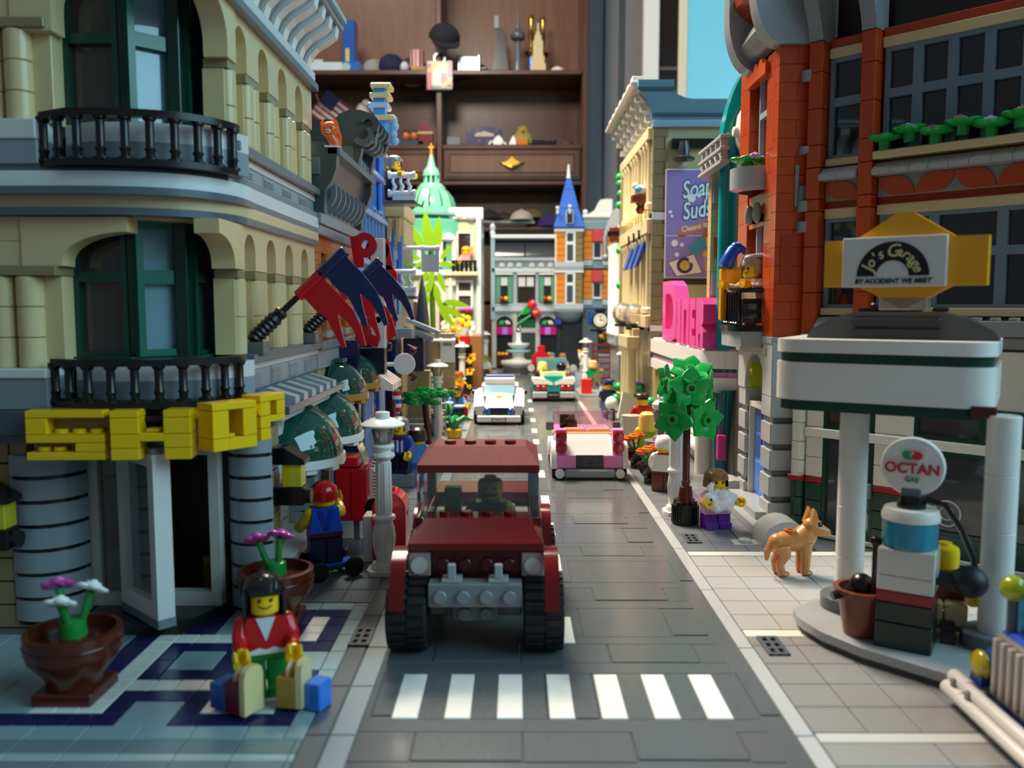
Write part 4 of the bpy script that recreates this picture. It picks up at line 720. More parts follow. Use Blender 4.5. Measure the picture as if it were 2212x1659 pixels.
P('trim', MB().box(-15.2, 61.4, 20.9, -13.9, 77, 21.6, .04), '7C8890', de); P('trim', MB().box(-15.2, 61.4, 21.6, -13.7, 77, 22.4, .04), '8A959B', de)
prof = [(-16, 22.4), (-13.5, 22.4), (-13.4, 23.9), (-12.9, 24.6), (-12.6, 25.4), (-12.5, 26.85), (-13.4, 26.9), (-13.5, 27.3), (-16, 27.3)]
P('mansard_end', MB().prism(prof, 'y', 61.4, 62.4), '3F4A4C', de); P('mansard', MB().prism([(-16, 22.4), (-13.9, 22.4), (-13.3, 24.9), (-12.9, 26.8), (-16, 27)], 'y', 62.4, 77), '4A5052', de); P('mansard_end', MB().prism(prof, 'y', 76, 77), '3F4A4C', de)
P('slot', MB().box(-14.5, 61.3, 25.0, -13.7, 61.45, 26.2, .03), '5F6D6E', de); P('eave', MB().box(-13.2, 61.4, 26.4, -12.3, 77, 26.9, .05), '6A7274', de); P('cat_ledge', MB().box(-13.5, 61.4, 26.88, -12.45, 63, 27.02), 'D8DCDC', de)
fin = MB().ring(arc(-14.4, 24.3, 1.5, R(-80), R(25), 8), arc(-14.4, 24.3, 1.15, R(-80), R(25), 8), 'y', 0, .35, False).mesh('fin', '747C80', False)
for k in range(8): link('fin', fin, de, (0, 62.9+1.7*k, -.3)); 
gp = [(-19, 27), (-12.6, 27), (-12.2, 28.6), (-11.3, 28.9), (-11.0, 29.6), (-11.0, 30.4), (-11.6, 31.1), (-12.3, 31.35), (-13.3, 31.35), (-14.0, 31.05), (-14.4, 30.6), (-19, 30.55)]
P('gable', MB().prism(gp, 'y', 70, 71), '3C4748', de); P('gable', MB().prism(gp, 'y', 75.5, 76.5), '3C4748', de); P('gable_body', MB().box(-19, 71, 26, -13.4, 75.5, 30), '5A6468', de); P('gable_base', MB().box(-19, 69.8, 26.6, -12.9, 70, 28.5, .04), '5A6769', de)
for k in range(4): P('scroll', MB().ring(arc(-11.55, 30.2, .75, R(-100), R(170), 12), arc(-11.65, 30.2, .35, R(-100), R(170), 12), 'y', 69.6+1.7*k, 70.2+1.7*k, False), '414C4E', de); P('scroll', MB().ring(arc(-12.1, 29.3, .85, R(-150), R(50), 12), arc(-12.1, 29.4, .45, R(-150), R(50), 12), 'y', 69.5+1.7*k, 70.1+1.7*k, False), '566266', de)
for k in range(4): P('dentil', MB().prism([(-14, 26.9), (-12.6, 26.9), (-12.6, 27.6), (-13.2, 28.5), (-14, 28.7)], 'y', 71.5+1.6*k, 72.2+1.6*k), '8A9599', de)
# ground floor in dark blue with glazed poles
P('shopfront', MB().box(-15, 61.6, 0, -14.2, 77.3, 6), '16234A', de)
bricks(de, '152348', (-12.6, 68.6), pi/2, 1.2, 0, 13, 1.5, 1.2, 1.3)
for k in range(3): P('glazing_bar', MB().tube([(-12.6, 71.5+1.6*k, 0), (-12.6, 71.5+1.6*k, 8.6)], .22), glass('B4C4EA', .45), de)
ct = T('cat', 'orange cat sitting upright on the dark grey roof ledge', 'cat', (-13.05, 62.1, 27.02)); c = MB(); c.tube([(.35, .2, 0), (.2, .1, .35), (0, 0, .7), (-.1, -.05, 1.0)], [.36, .38, .34, .36], 12); c.sph(-.1, -.1, 1.2, .56, sy=.8, sx=1.1); P('body', c, 'E4672C', ct)
P('ear', MB().cyl(-.58, -.05, 1.5, .2, .42, 8, r2=.05).cyl(.38, -.05, 1.5, .2, .42, 8, r2=.05), 'E4672C', ct); P('tail', MB().tube([(.5, .5, .1), (.5, .6, .8), (.2, .5, 1.5), (-.05, .3, 1.85)], [.14, .17, .24, .26]), 'E4672C', ct); P('muzzle', MB().sph(-.12, -.5, 1.02, .2, sz=.7, sy=.5), 'F2E2CC', ct)
P('face_print', MB().sph(-.36, -.52, 1.25, .05, 6).sph(.14, -.52, 1.25, .05, 6).tube([(-.26, -.6, .98), (-.12, -.62, 1.06), (.02, -.6, .98)], .025, 5), 'black', ct)
# vertical red letters
ps = WT('pool_sign', 'vertical sign of tilted red letters spelling POOL on a white post', 'sign', (-11.8, 72, 12.4))
P('post', MB().box(-12.1, 72.2, 12.2, -10.95, 73.4, 21.4, .05), 'D9D7D2', ps); P('post_stud', studrow((-11.5,), 72.2, 14.6, 'y'), 'D9D7D2', ps); P('base', MB().box(-13.4, 72.1, 10, -11, 73.6, 12.2, .05), '10141C', ps)
LT = {'P': [[(0, 0), (.85, 0), (.85, 2.7), (0, 2.7)]], 'L': [[(0, 0), (2.0, 0), (2.0, .85), (.85, .85), (.85, 2.0), (0, 2.0)]]}
def redletter(ch, loc, tilt, mirror=False):
    mb = MB(); mb.t = Matrix.Rotation(tilt, 4, 'Y')
    if ch == 'P': mb.prism([(0, 0), (.8, 0), (.8, 2.6), (0, 2.6)], 'y', 0, .5); mb.ring(arc(1.1, 1.75, 1.02, 0, 2*pi, 20)[:-1], arc(1.15, 1.8, .36, 0, 2*pi, 20)[:-1], 'y', -.02, .5)
    elif ch == 'O': mb.ring(arc(1, 1.1, 1.1, 0, 2*pi, 20)[:-1], arc(1, 1.1, .42, 0, 2*pi, 20)[:-1], 'y', 0, .5)
    else: mb.prism(LT['L'][0], 'y', 0, .5)
    o = P('letter', mb, 'red', ps, loc, R(180) if mirror else 0, label='red letter %s' % ch); return o
redletter('P', (-13.3, 71.6, 18.9), R(-8)); redletter('O', (-13.2, 71.6, 16.9), R(12)); redletter('O', (-13.3, 71.6, 14.9), R(0)); redletter('L', (-13.4, 71.6, 13.0), R(20))
redletter('P', (-10.4, 74.1, 18.9), R(8), True); redletter('O', (-10.4, 74.1, 16.9), R(-12), True); redletter('L', (-10.5, 74.1, 12.8), R(-12), True)
aw = T('striped_awning', 'red and white striped sloped awning by the barber pole', 'awning', (-13.6, 79.5, 8.2))
for k in range(9): P('stripe', MB().prism([(-.1, 2.4), (2.6, .5), (2.6, -.1), (-.1, .2)], 'y', -2.6+(1.2*(k//2)+.85*(k % 2)), -2.6+(1.2*(k//2)+.85*(k % 2))+(.85 if k % 2 == 0 else .35)), 'EFEDE8' if k % 2 == 0 else 'B0343C', aw)
bp_ = T('barber_pole', 'red white and blue barber pole on the left pavement', 'barber pole', (-12.2, 88, 4.9))
for k, c in enumerate(('red', 'white', 'blue', 'white', 'red')): P('band', MB().cyl(0, 0, .42*k, .5 if c != 'white' else .47, .41, 18, b=.05), c, bp_)
P('cap', MB().cyl(0, 0, -.2, .35, .2, 14).cyl(0, 0, 2.1, .35, .2, 14), 'silver', bp_); P('post', MB().cyl(0, 0, -4.9, .25, 4.7, 12), 'dbg', bp_)
# ================= elevations drawn at their own depth =================
def el(Y):   # converts a measured front elevation to metres of street at depth Y
    return (lambda p: (p-1112)*Y*5.3386e-4), (lambda p: 15.8+(659.1-p)*Y*5.3505e-4)
def slabs(par, name, m, Y, items, dep=1.2, b=.05, fwd=0):
    X, Z = el(Y)
    for (x0, y0, x1, y1) in items: P(name, MB().box(X(x0), Y-fwd, Z(y1), X(x1), Y-fwd+dep, Z(y0), b), m, par)
# ================= left: bright blue building =================
bl = WT('blue_building', 'bright blue building with white rails and tan slab chimney, left side', 'building', (-20, 85, 0))
P('core', MB().box(-30, 77.3, 0, -14.8, 93, 31), '26406E', bl)
bricks(bl, 'mblue', (-14.4, 77.2), pi/2, 15.6, 13.4, 31.8, 1, 2.6, 1.85)
for (y, z) in ((80, 15), (84, 15), (88, 15), (80, 22), (84, 22), (88, 22)):
    win(bl, -14.0, y+1, pi/2, z, 2, (3.4,), '7FA8D8', GLD)
for k, z in enumerate((24.4, 28.6)): P('string_course', MB().box(-15, 77.2, z, -13.7, 92.8, z+.5, .05), '9CB9DC', bl)
for z in (20, 24.6, 31.8): P('ledge', MB().box(-15, 77.2, z-.4, -13.5, 92.8, z, .05), '8FB2E0', bl)
P('end_pillar', MB().box(-14.3, 90.6, 13, -13.9, 93, 33.6, .1), 'mblue', bl); P('end_pillar', MB().box(-13.6, 87.5, 32, -12.3, 89, 34.5, .2), '8DBBE6', bl)
for k in range(4): P('rosette', MB().sph(-12.2+.15*(k % 2), 87.7, 34.3-.7*k, .45), '9CC4E4', bl)
P('chimney', MB().box(-14.1, 87.4, 31.5, -12.9, 88.8, 37.4, .06), '5F9BE0', bl)
for (x, z, m) in ((-13.25, 37.3, 'EBD58F'), (-13.35, 36.35, 'EBD58F'), (-13.5, 35.4, 'C9D6DE'), (-12.9, 34.2, 'EBD58F')): P('chimney_slab', MB().box(x-1.1 if z > 34 else x-.5, 87, z, x+1.0 if z > 34 else x+.4, 89.2, z+.5, .12), m, bl)
# shopfront: dark blue with round white sign
P('shopfront', MB().box(-14.9, 77.3, 0, -14.2, 93, 13), '14244E', bl); bricks(bl, '16284F', (-13.3, 80), pi/2, 1.4, 0, 12.6, 1.3, 1.4, 1.4)
for k in range(3): P('shop_window', MB().box(-14.1, 82.2+3.4*k, 2, -13.95, 85.0+3.4*k, 11), glass('C6D4F4', .5), bl); P('window_post', MB().box(-14.3, 81.6+3.4*k, .5, -13.6, 82.2+3.4*k, 12, .05), '1C3FA0' if k % 2 else 'D6DAE4', bl)
rs = WT('round_sign', 'round white hanging sign with a brown pretzel behind', 'sign', (-11.3, 86, 9.9)); P('arm', MB().tube([(-14, 86, 9.9), (-11.3, 86, 9.9)], .22), 'E4E6E6', rs); P('disc', MB().cyl(-11.1, 85.8, 9.95, 1.1, .35, 24, 'y', b=.06), 'E4E6E6', rs)
P('pretzel', MB().tube([(-10.5, 86.3, 11.0), (-10.1, 86.4, 11.2), (-10.6, 86.4, 11.8), (-10.0, 86.4, 11.4)], .3).tube([(-10.6, 86.4, 9.0), (-10.0, 86.4, 8.6), (-10.4, 86.4, 8.2)], .3), 'rbrown', rs)
lantern('yellow lantern on the dark blue shopfront above the striped awning', (-12.6, 80.5, 11.6))
def rail(label, loc, n=3, L=2.6):
    t = T('balcony_rail', label, 'railing', loc, 0); 
    for z in (0, 1.9): P('bar', MB().lathe([(.28, 0), (.42, .02), (.42, .3), (.3, .34), (.3, L), (.42, L+.04), (.42, L+.3)], 12, 0, 0, z, 'x'), 'E9EBEA', t)
    for k in range(n): P('baluster', MB().tube([(.5+k*.8, 0, .1), (.75+k*.8, -.1, .7), (.5+k*.8, 0, 1.2), (.6+k*.8, 0, 1.9)], [.16, .22, .16, .18], 8), 'E9EBEA', t)
    P('base', MB().box(.5, -.5, -.75, L+.2, .6, -.3, .04), 'D9DCDC', t); P('floor_plate', MB().box(-1.2, -.4, -1.1, L+.3, 2.4, -.75, .04), '5B6166', t); return t
rail('upper white balcony rail with turned bars beside the old man', (-13.4, 92, 27.6)); rail('lower white balcony rail below the tan cornice', (-13.8, 95, 17.6))
fig('old man with grey hair and navy coat at the upper white rail', (-12.9, 93.6, 26.9), R(60), '1E2D55', '1E2D55', None, ('short', '8C8E8A'), arm=(50, 50))
# ================= left: tan and navy building =================
tn = WT('tan_navy_building', 'tan and navy building with a tan dentil cornice, left side', 'building', (-20, 108, 0))
P('core', MB().box(-30, 93.2, 0, -14.6, 124, 26), '34425E', tn)
P('cornice', MB().box(-15.4, 96, 25.6, -12.2, 106, 27.2, .08), 'DCC68C', tn); P('cornice', MB().box(-15.2, 96.2, 24.4, -12.6, 106, 25.6, .05), 'tan', tn)
for k in range(8): P('dentil', MB().box(-12.9, 96.4+1.2*k, 22.6, -12.3, 97+1.2*k, 25.4, .05), 'DCC68C', tn)
for k in range(3): P('dentil', MB().box(-15.2+1.0*k, 95.9, 22.8, -14.7+1.0*k, 96.2, 25.4, .05), 'DCC68C', tn)
bricks(tn, '2E63BE', (-13.9, 96.3), pi/2, 9, 13.2, 24.4, 1, 3, 1.6, [(1.5, 3, 14, 22), (5, 6.6, 14, 22)])
slabs(tn, 'pilaster', '4C86D4', 96.2, [(838, 500, 850, 600), (858, 510, 868, 610)], .5)
P('awning_beam', MB().box(-14, 96, 12.2, -11.5, 100, 13.2, .05), 'lbg', tn)
for (y0, y1, m) in ((96, 100, '132450'), (101, 108, 'tan'), (110, 118, 'dtan')): bricks(tn, m, (-13.4, y0), pi/2, y1-y0, 0, 12, 1.4, 2, 1.2)
P('navy_panel', MB().box(-13.0, 99.6, 8.2, -10.6, 101, 12, .08), '0F2148', tn); bricks(tn, 'CDBB84', (-12.6, 100.2), 0, 2.6, 2.6, 8.2, 1.4, 1.3, 1.9)
P('ledge', MB().box(-14, 108, 12, -11.4, 124, 12.6, .05), '8E9498', tn); bricks(tn, '9C8B62', (-12.9, 118), 0, 4.6, 2, 12, 1.2, 2.3, 2.2)
mb_ = WT('metal_beam', 'light grey ribbed beam jutting out at a slant over the shops', 'beam', (-12, 100, 13.4))
for k in range(3): P('rib', MB().at(-12.6, 100-.5*k, 14.2, 0, 0, R(22)).box(0, -.2, -.25, 4.3, .2, .25, .06), 'A9B4BA', mb_)
P('plate', MB().at(-12.6, 99.6, 13.8, 0, 0, R(22)).box(0, -.9, -.9, 3.6, .9, -.3, .06), '8E979C', mb_)
def hang(label, loc, w, h, arm):
    t = T('hanging_sign', label, 'sign', loc, 0); P('arm', MB().cyl(-arm, 0, 0, .22, arm+w, 12, 'x', b=.05).cyl(-.1, 0, 0, .32, .4, 12, 'x').cyl(w-.3, 0, 0, .32, .4, 12, 'x'), 'E6E8E8', t)
    P('board', MB().ring([(.05, -h), (w, -h), (w, 0), (.05, 0)], [(.4, -.75), (w-.4, -.75), (w-.4, -.3), (.4, -.3)], 'y', -.15, .15).box(.1, -.14, -h+.02, w-.05, .14, -.75), 'C6C8C8', t); return t
hang('blank grey square sign hanging on a long white arm', (-10.6, 98, 22.3), 2.0, 2.7, 3.6); hang('blank white sign on a short bar near the second lamp', (-10.3, 118, 11), 2.0, 3.0, 1.3)
# stone steps
sp_ = T('stone_steps', 'grey stone steps rising to a shop on the left', 'steps', (-10.9, 104, 0))
for k in range(7): P('step', MB().box(-2.2, .9*k-2, 0, 2.4-.05*k, .9*k-1.1, .75*(k+1), .05), '7B868B' if k % 2 == 0 else '69747A', sp_); P('tread', MB().box(-2.2, .9*k-2.05, .75*(k+1)-.3, 2.45, .9*k-1.9, .75*(k+1)+.01, .03), '9AA5A9', sp_)
for k in range(4): P('baluster', MB().tube([(-1.2+.55*k, 3.2, 5.2), (-1.1+.55*k, 3.2, 6.4), (-1.3+.55*k, 3.2, 7.4)], [.2, .26, .2]), 'E6E8E8', sp_)
# lime plant and pointed dark post
pt = WT('tall_palm', 'lime green spiky palm plant between the left buildings', 'plant', (-12.2, 128, 0)); P('trunk', MB().tube([(-12.3, 128, 0), (-12.2, 128, 13), (-12.4, 128, 24)], [.5, .4, .4]), '4C7A16', pt)
lf_ = [(0, 0), (.55, .9), (.75, 2.4), (.45, 4), (0, 5.4), (-.45, 4), (-.75, 2.4), (-.55, .9)]
for (x, z, a, s) in ((-13.4, 23.6, -24, .85), (-12.6, 24, -6, 1.1), (-11.6, 23.8, 6, .95), (-11, 22.6, 40, .55), (-13.8, 22.6, -75, .5), (-12.6, 22.4, -110, .5), (-11.4, 22, 95, .5), (-12.8, 21, -150, .6), (-12.2, 21.4, 185, .7), (-11.4, 20.8, 160, .65), (-12.6, 19.4, 200, .6), (-11.8, 19.0, 170, .7), (-10.6, 16.4, 100, .75), (-10.8, 15.8, 120, .75), (-11.2, 15.4, 140, .7), (-12.6, 17.5, 205, .6), (-11.6, 17.4, 160, .6)):
    q = MB(); q.t = Matrix.Translation((x, 127.6, z)) @ Matrix.Rotation(R(a), 4, 'Y') @ Matrix.Scale(s, 4); q.prism(lf_, 'y', -.12, .12); P('frond', q, 'lime', pt)
thing('pointed_post', 'dark grey pointed obelisk post on the left pavement', 'post', MB().lathe([(.95, 0), (.95, 12), (.85, 14), (.5, 17), (.05, 19.6)], 14), 'gunmetal', (-11.4, 106, 0))
# ================= left: sand green building with a dome =================
dm = WT('domed_building', 'sand green and white building with a ribbed green dome', 'building', (-14, 180, 0))
X, Z = el(170)
bx = lambda name, m, a, b, fwd=0, dep=1.2, bv=.08: P(name, MB().box(X(a[0]), 170-fwd, Z(b[1]), X(b[0]), 170-fwd+dep, Z(a[1]), bv), m, dm)
P('core', MB().box(-24, 171, 0, -6.8, 190, 33), 'C9D9CE', dm)
P('corner_wall', MB().lathe([(9.2, 22), (9.2, 32.4), (8.2, 33.4), (8.2, 34)], 24, -17, 177.5, 0), '62B692', dm); P('corner_wall', MB().lathe([(9.0, 0), (9.0, 21.6)], 24, -17, 177.5, 0), 'D8CFC0', dm)
P('cornice_ring', MB().lathe([(8.6, 33.2), (9.6, 33.4), (9.6, 33.9), (8, 34.1)], 28, -17, 177.5, 0), '78A6A2', dm); P('ledge_ring', MB().lathe([(9.2, 21.5), (9.9, 21.7), (9.9, 22.6), (9.2, 22.8)], 28, -17, 177.5, 0), 'E4E2DA', dm)
DC = (-17.0, 177.5)
P('dome_drum', MB().lathe([(5.6, 33.6), (5.6, 35.4), (4.9, 35.5)], 26, *DC, 0), '7FC4A4', dm)
for k in range(12):
    a0 = 2*pi*k/12; P('dome_rib', MB().lathe([(5.0, 34.6), (4.95, 36.2), (4.5, 37.6), (3.4, 39.0), (2.3, 39.7)], 3, *DC, 0, 'z', a0+.03, a0+2*pi/12-.03), 'sgreen' if k % 2 else '86D0A8', dm)
P('lantern_base', MB().lathe([(2.9, 39.3), (2.9, 39.8), (2.4, 40.1), (2.3, 40.4), (1.9, 40.5)], 16, *DC, 0), '8CD2AC', dm)
for k in range(8): P('lantern_column', MB().cyl(DC[0]+1.35*cos(k*pi/4), DC[1]+1.35*sin(k*pi/4), 40.4, .28, 1.6, 8), '8CD2AC', dm)
P('lantern_core', MB().cyl(*DC, 40.4, .9, 1.6, 12), '2E6A50', dm); P('cupola', MB().lathe([(1.75, 42), (1.75, 42.5), (1.5, 43.2), (1, 43.8), (.85, 44.1), (.75, 44.6), (.35, 46.2)], 16, *DC, 0), '8CD2AC', dm)
P('cross', MB().lathe([(.3, 46.1), (.18, 48.6)], 8, *DC, 0).box(DC[0]-.6, DC[1]-.15, 47.6, DC[0]+.6, DC[1]+.15, 48), 'E0962A', dm)
for k in range(4):
    a = R(-150+42*k); cx, cy = -17+9.2*cos(a), 177.5+9.2*sin(a); win(dm, cx, cy, a+pi/2, 24, 2.6, (4.6,), 'E9E4DA', glass('3E3A34', .4), .35); q = MB(); q.t = TM(cx, cy, 28.6, a+pi/2); q.prism([(-1.7, 0), (1.7, 0), (1.7, .5), (1, 1.1), (0, 1.35), (-1, 1.1), (-1.7, .5)], 'y', -.7, .4); P('window_hood', q, 'EAE2D6', dm)
    for s in (-1.5, 1.5): q = MB(); q.t = TM(cx, cy, 0, a+pi/2); q.cyl(s, -.4, 23.4, .32, 5.2, 10, b=.05); P('window_column', q, 'ECEAE4', dm)
    q = MB(); q.t = TM(cx, cy, 0, a+pi/2); q.prism(arc(0, 15, 1.6, 0, pi, 10)+[(-1.6, 11), (1.6, 11)], 'y', -.15, .2); P('arch_window', q, '4A3A3A', dm)
P('gable_block', MB().box(-12.7, 170.5, 22, -6.9, 176, 33, .1), 'C9C8A4', dm)
for x in (-12.6, -7.1): P('corner_pilaster', MB().box(x-.5, 169.9, 10, x+.5, 171, 34.2, .12), 'DCE7E3', dm)
P('parapet', MB().box(-13, 169.8, 32.6, -6.2, 171.5, 34.9, .15), 'EDEAE2', dm); P('parapet_scroll', MB().sph(-8.6, 169.9, 33.5, 1.1, sy=.6).sph(-10.9, 169.9, 33.6, .9, sy=.6), 'EFECE4', dm)
win(dm, -9.9, 170.3, 0, 24.6, 3.0, (5.6,), 'E4E6DC', glass('4A3434', .4), .3); win(dm, -9.9, 170.3, 0, 15.0, 3.4, (3.2, 2.6), 'E8EAE2', glass('6A5A58', .4), .5)
P('balcony_slab', MB().box(-12.4, 168.2, 21.6, -7.2, 170.5, 22.4, .1), 'E0D3A8', dm)
for k in range(6): P('baluster', MB().cyl(-12.0+.85*k, 168.5, 22.4, .3, 1.9, 8), 'black', dm)
P('balcony_rail', MB().box(-12.4, 168.2, 24.2, -7.4, 168.8, 24.6, .05), 'black', dm); P('portico', MB().box(-15, 169, 19.6, -11.6, 171, 21.3, .1), 'E2D6C6', dm)
for x in (-14.0, -12.7): P('portico_column', MB().cyl(x, 169.4, 12.4, .5, 7.2, 12, b=.06), 'DDE7E6', dm)
P('portico_base', MB().box(-14.9, 168.8, 10.6, -11.9, 171, 12.4, .06), 'DCD3C8', dm); P('flower_box', MB().box(-11.6, 169.4, 13.8, -8.3, 170.4, 14.4, .05), 'rbrown', dm)
for k in range(4): P('flower', MB().sph(-11+.8*k, 169.6, 14.9+.3*(k % 2), .5), ('E054B0', 'lav', 'E0318C', 'lav')[k], dm)
P('terrace', MB().box(-16, 166, 0, -6.4, 170, 10, .08), 'A06C3E', dm, label='brown brick terrace')
fig('small figure with blond hair waving on the balcony of the domed building', (-9.6, 169.6, 22.4), 0, 'E8A0A0', 'white', None, ('long', 'F0C020'), arm=(20, 130))
thing('roof_dragon', 'small black curled ornament on the roof below the dome', 'ornament', MB().tube([(-2, 0, 0), (-1.4, 0, 1.2), (-.4, 0, .6), (.6, 0, 1.4), (1.6, 0, .9), (1.9, 0, 2)], [.5, .35, .4, .35, .3, .15]), 'black', (-19.6, 168.9, 34.1))
# ================= far end: town square building =================
sq = WT('square_building', 'long grey and orange building with a blue spire closing the street', 'building', (10, 220, 0))
X, Z = el(215)
def bq(name, m, x0, y0, x1, y1, fwd=0, dep=1.2, bv=.08, label=None): return P(name, MB().box(X(x0), 215-fwd, Z(y1), X(x1), 215-fwd+dep, Z(y0), bv), m, sq, label=label)
P('core', MB().box(X(1062), 216.4, 0, X(1326), 230, Z(500)), '3A3F44', sq)
GY = 'A9B2B6'
bq('pilaster', '9FB8BE', 1060, 508, 1069, 690, .6); bq('roof_cornice', 'E2E4E2', 1060, 507, 1200, 515, .8, 2); bq('roof_top', 'black', 1068, 495, 1198, 507, -.6, 4); bq('eave', '7E8A90', 1068, 513, 1200, 518, .2)
for a, b in ((1070, 1133), (1136, 1198)):
    q = MB(); q.prism([(214.6, Z(556)), (214.9, Z(540)), (215.6, Z(528)), (216.6, Z(518)), (217, Z(518)), (217, Z(556))], 'x', X(a), X(b)); P('skylight', q, mat('3E4246', .12), sq)
bq('trim', GY, 1062, 556, 1200, 563, .5); bq('frieze', '7D888D', 1062, 563, 1200, 578, .2); bq('trim', 'C9CFD0', 1062, 578, 1200, 588, .6)
for x in (1077, 1095, 1114, 1142, 1162, 1182): P('frieze_shell', MB().prism([(X(x), Z(576)), (X(x+13), Z(576)), (X(x+12), Z(569)), (X(x+6), Z(566)), (X(x+2), Z(570))], 'y', 214.3, 215), 'C6CBCC', sq)
for (a, b, w0, w1) in ((1070, 1108, 1081, 1097), (1117, 1157, 1119, 1155), (1164, 1199, 1175, 1191)):
    bq('window_head', 'E4E2D6', a, 589, b, 593, .6)
    bq('window_glass', '2A2620', w0, 596, w1, 653, -.1, .3, .01); bq('window_recess', '6E7A80', a, 593, b, 654, -.6, .3, .01)
    if w1-w0 < 20:
        for (c, d) in ((a+1, w0), (w1, b-1)): bq('shutter', '5C9A78', c, 596, d, 653, .3, .5)
        bq('flower_box', 'rbrown', w0-1, 650, w1+1, 655, .8)
        for k, (c, xx) in enumerate((('red', w0+3), ('yellow', w1-4))): P('flower', MB().sph(X(xx), 213.6, Z(644), .55), c, sq)
        bq('blind_or_reflection', 'DAD6D2', w0+1, 598, w1-1, 616, .2, .3, .02)
    else:
        for c in (w0+1, (w0+w1)/2+1): bq('blind_or_reflection', 'DAD6D2', c, 598, c+15, 618, .2, .3, .02)
for a, b in ((1062, 1070), (1108, 1117), (1157, 1164), (1196, 1200)): bq('wall_pier', GY, a, 588, b, 660, .0)
bq('wall', GY, 1062, 654, 1200, 662, .1); bq('trim', 'BFC6C8', 1062, 662, 1200, 672, .6); bq('trim', '8C979C', 1062, 672, 1200, 678, .2)
for a in (1062, 1107, 1157): bq('shop_pier', 'B9BAB4', a, 678, a+10, 795, .4)
for a in (1072, 1165):
    P('arch_light', MB().prism(arc(X(a+18), Z(700), 2.1, 0, pi, 12), 'y', 214.4, 214.8), '15181A', sq); P('arch_glass', MB().prism(arc(X(a+13), Z(699), .9, 0, pi, 8), 'y', 214.2, 214.5), '2FB45C', sq); P('arch_glass', MB().prism(arc(X(a+23), Z(699), .9, 0, pi, 8), 'y', 214.2, 214.5), 'E6D2C0', sq)
    bq('shop_wall', 'B9BDBA', a, 678, a+36, 703, -.1)
    for k, c in enumerate((('magenta'), ('B07AD8'), ('magenta'))): bq('awning', c, a+12*k+.5, 706, a+12*k+12.3, 722, 1.2, 1.2)
    bq('shop_glass', '1E2226', a, 722, a+36, 770, .1); bq('planter', '5A2A1A', a+2, 768, a+36, 790, .8)
    for k in range(3): P('flower', MB().sph(X(a+6+8*k), 213.9, Z(764), .45), 'oryellow', sq)
bq('shop_glass', '3A423E', 1118, 718, 1156, 785, .1); bq('shop_head', 'B9BAB4', 1118, 708, 1157, 718, .3); bq('green_board', '176034', 1120, 690, 1156, 708, .3)
# turret
for (y0, y1) in ((502, 566), (589, 655)):
    n = 5; h = (y1-y0)/n
    for k in range(n):
        bq('brick', 'E38A34', 1201.5, y0+h*k, 1220, y0+h*(k+1)-.6, 1.6, 2); bq('brick', '8E7B52', 1243, y0+h*k, 1258, y0+h*(k+1)-.6, 1.6, 2)
    bq('turret_corner', 'ECEAE2', 1198.5, y0, 1202, y1, 1.4); bq('window_frame', 'EFEDE6', 1220.5, y0-1, 1242.5, y1+1, 1.9, 2)
    bq('pane', '39444A', 1224, y0+3, 1237, y0+20, 2.0, .3, .01); bq('pane', '46525A', 1224, y0+27, 1237, y1-3, 2.0, .3, .01)
for y0, y1, m in ((496, 502, 'ECEAE2'), (490, 496, '8FB0B8'), (566, 577, 'B9BEC0'), (577, 584, '9AA6AA'), (584, 589, 'E2E3DE'), (655, 667, 'B9BEC0'), (667, 673, '7E8A90')): bq('turret_band', m, 1197, y0, 1260, y1, 2.0, 3)
P('turret_bowl', MB().lathe([(.3, Z(697)), (2.4, Z(692)), (3.6, Z(680)), (3.9, Z(673))], 18, X(1228), 216, 0), '7E898E', sq)
tcx = X(1228); q = MB()
for (y0, y1, r0, r1) in ((492, 452, 3.75, 2.35), (451, 411, 2.35, 1.25), (410, 386, 1.2, .5)):
    q = MB(); q.add([(tcx-r0, 216-r0, Z(y0)), (tcx+r0, 216-r0, Z(y0)), (tcx+r0, 216+r0, Z(y0)), (tcx-r0, 216+r0, Z(y0)), (tcx-r1, 216-r1, Z(y1)), (tcx+r1, 216-r1, Z(y1)), (tcx+r1, 216+r1, Z(y1)), (tcx-r1, 216+r1, Z(y1))], [(0, 3, 2, 1), (4, 5, 6, 7), (0, 1, 5, 4), (1, 2, 6, 5), (2, 3, 7, 6), (3, 0, 4, 7)]); P('spire_slope', q, '3C6CC8', sq, smooth=False)
P('spire_tip', MB().lathe([(.55, Z(387)), (.2, Z(357))], 10, tcx, 216, 0), 'F2EFE8', sq)
o_ = arc(tcx+.1, Z(463), .95, 0, pi, 10); P('dormer', MB().prism([(tcx-.85, Z(486)), (tcx+1.05, Z(486))]+o_, 'y', 211.9, 213.6), 'A9B4BC', sq); P('dormer_window', MB().prism([(tcx-.55, Z(484)), (tcx+.75, Z(484))]+arc(tcx+.1, Z(463), .65, 0, pi, 10), 'y', 211.8, 212), '2B2E30', sq)
for x in (1203, 1229): P('finial', MB().sph(X(x), 212, Z(450 if x > 1210 else 453), .5).cyl(X(x), 212, Z(465), .35, 1.2, 8), 'DADCDC', sq)
P('finial', MB().lathe([(.6, 0), (.75, .6), (.45, 1), (.7, 1.5), (.7, 2.2), (.4, 2.6), (.6, 3)], 12, X(1064), 215.5, Z(507)), 'D6DADC', sq)
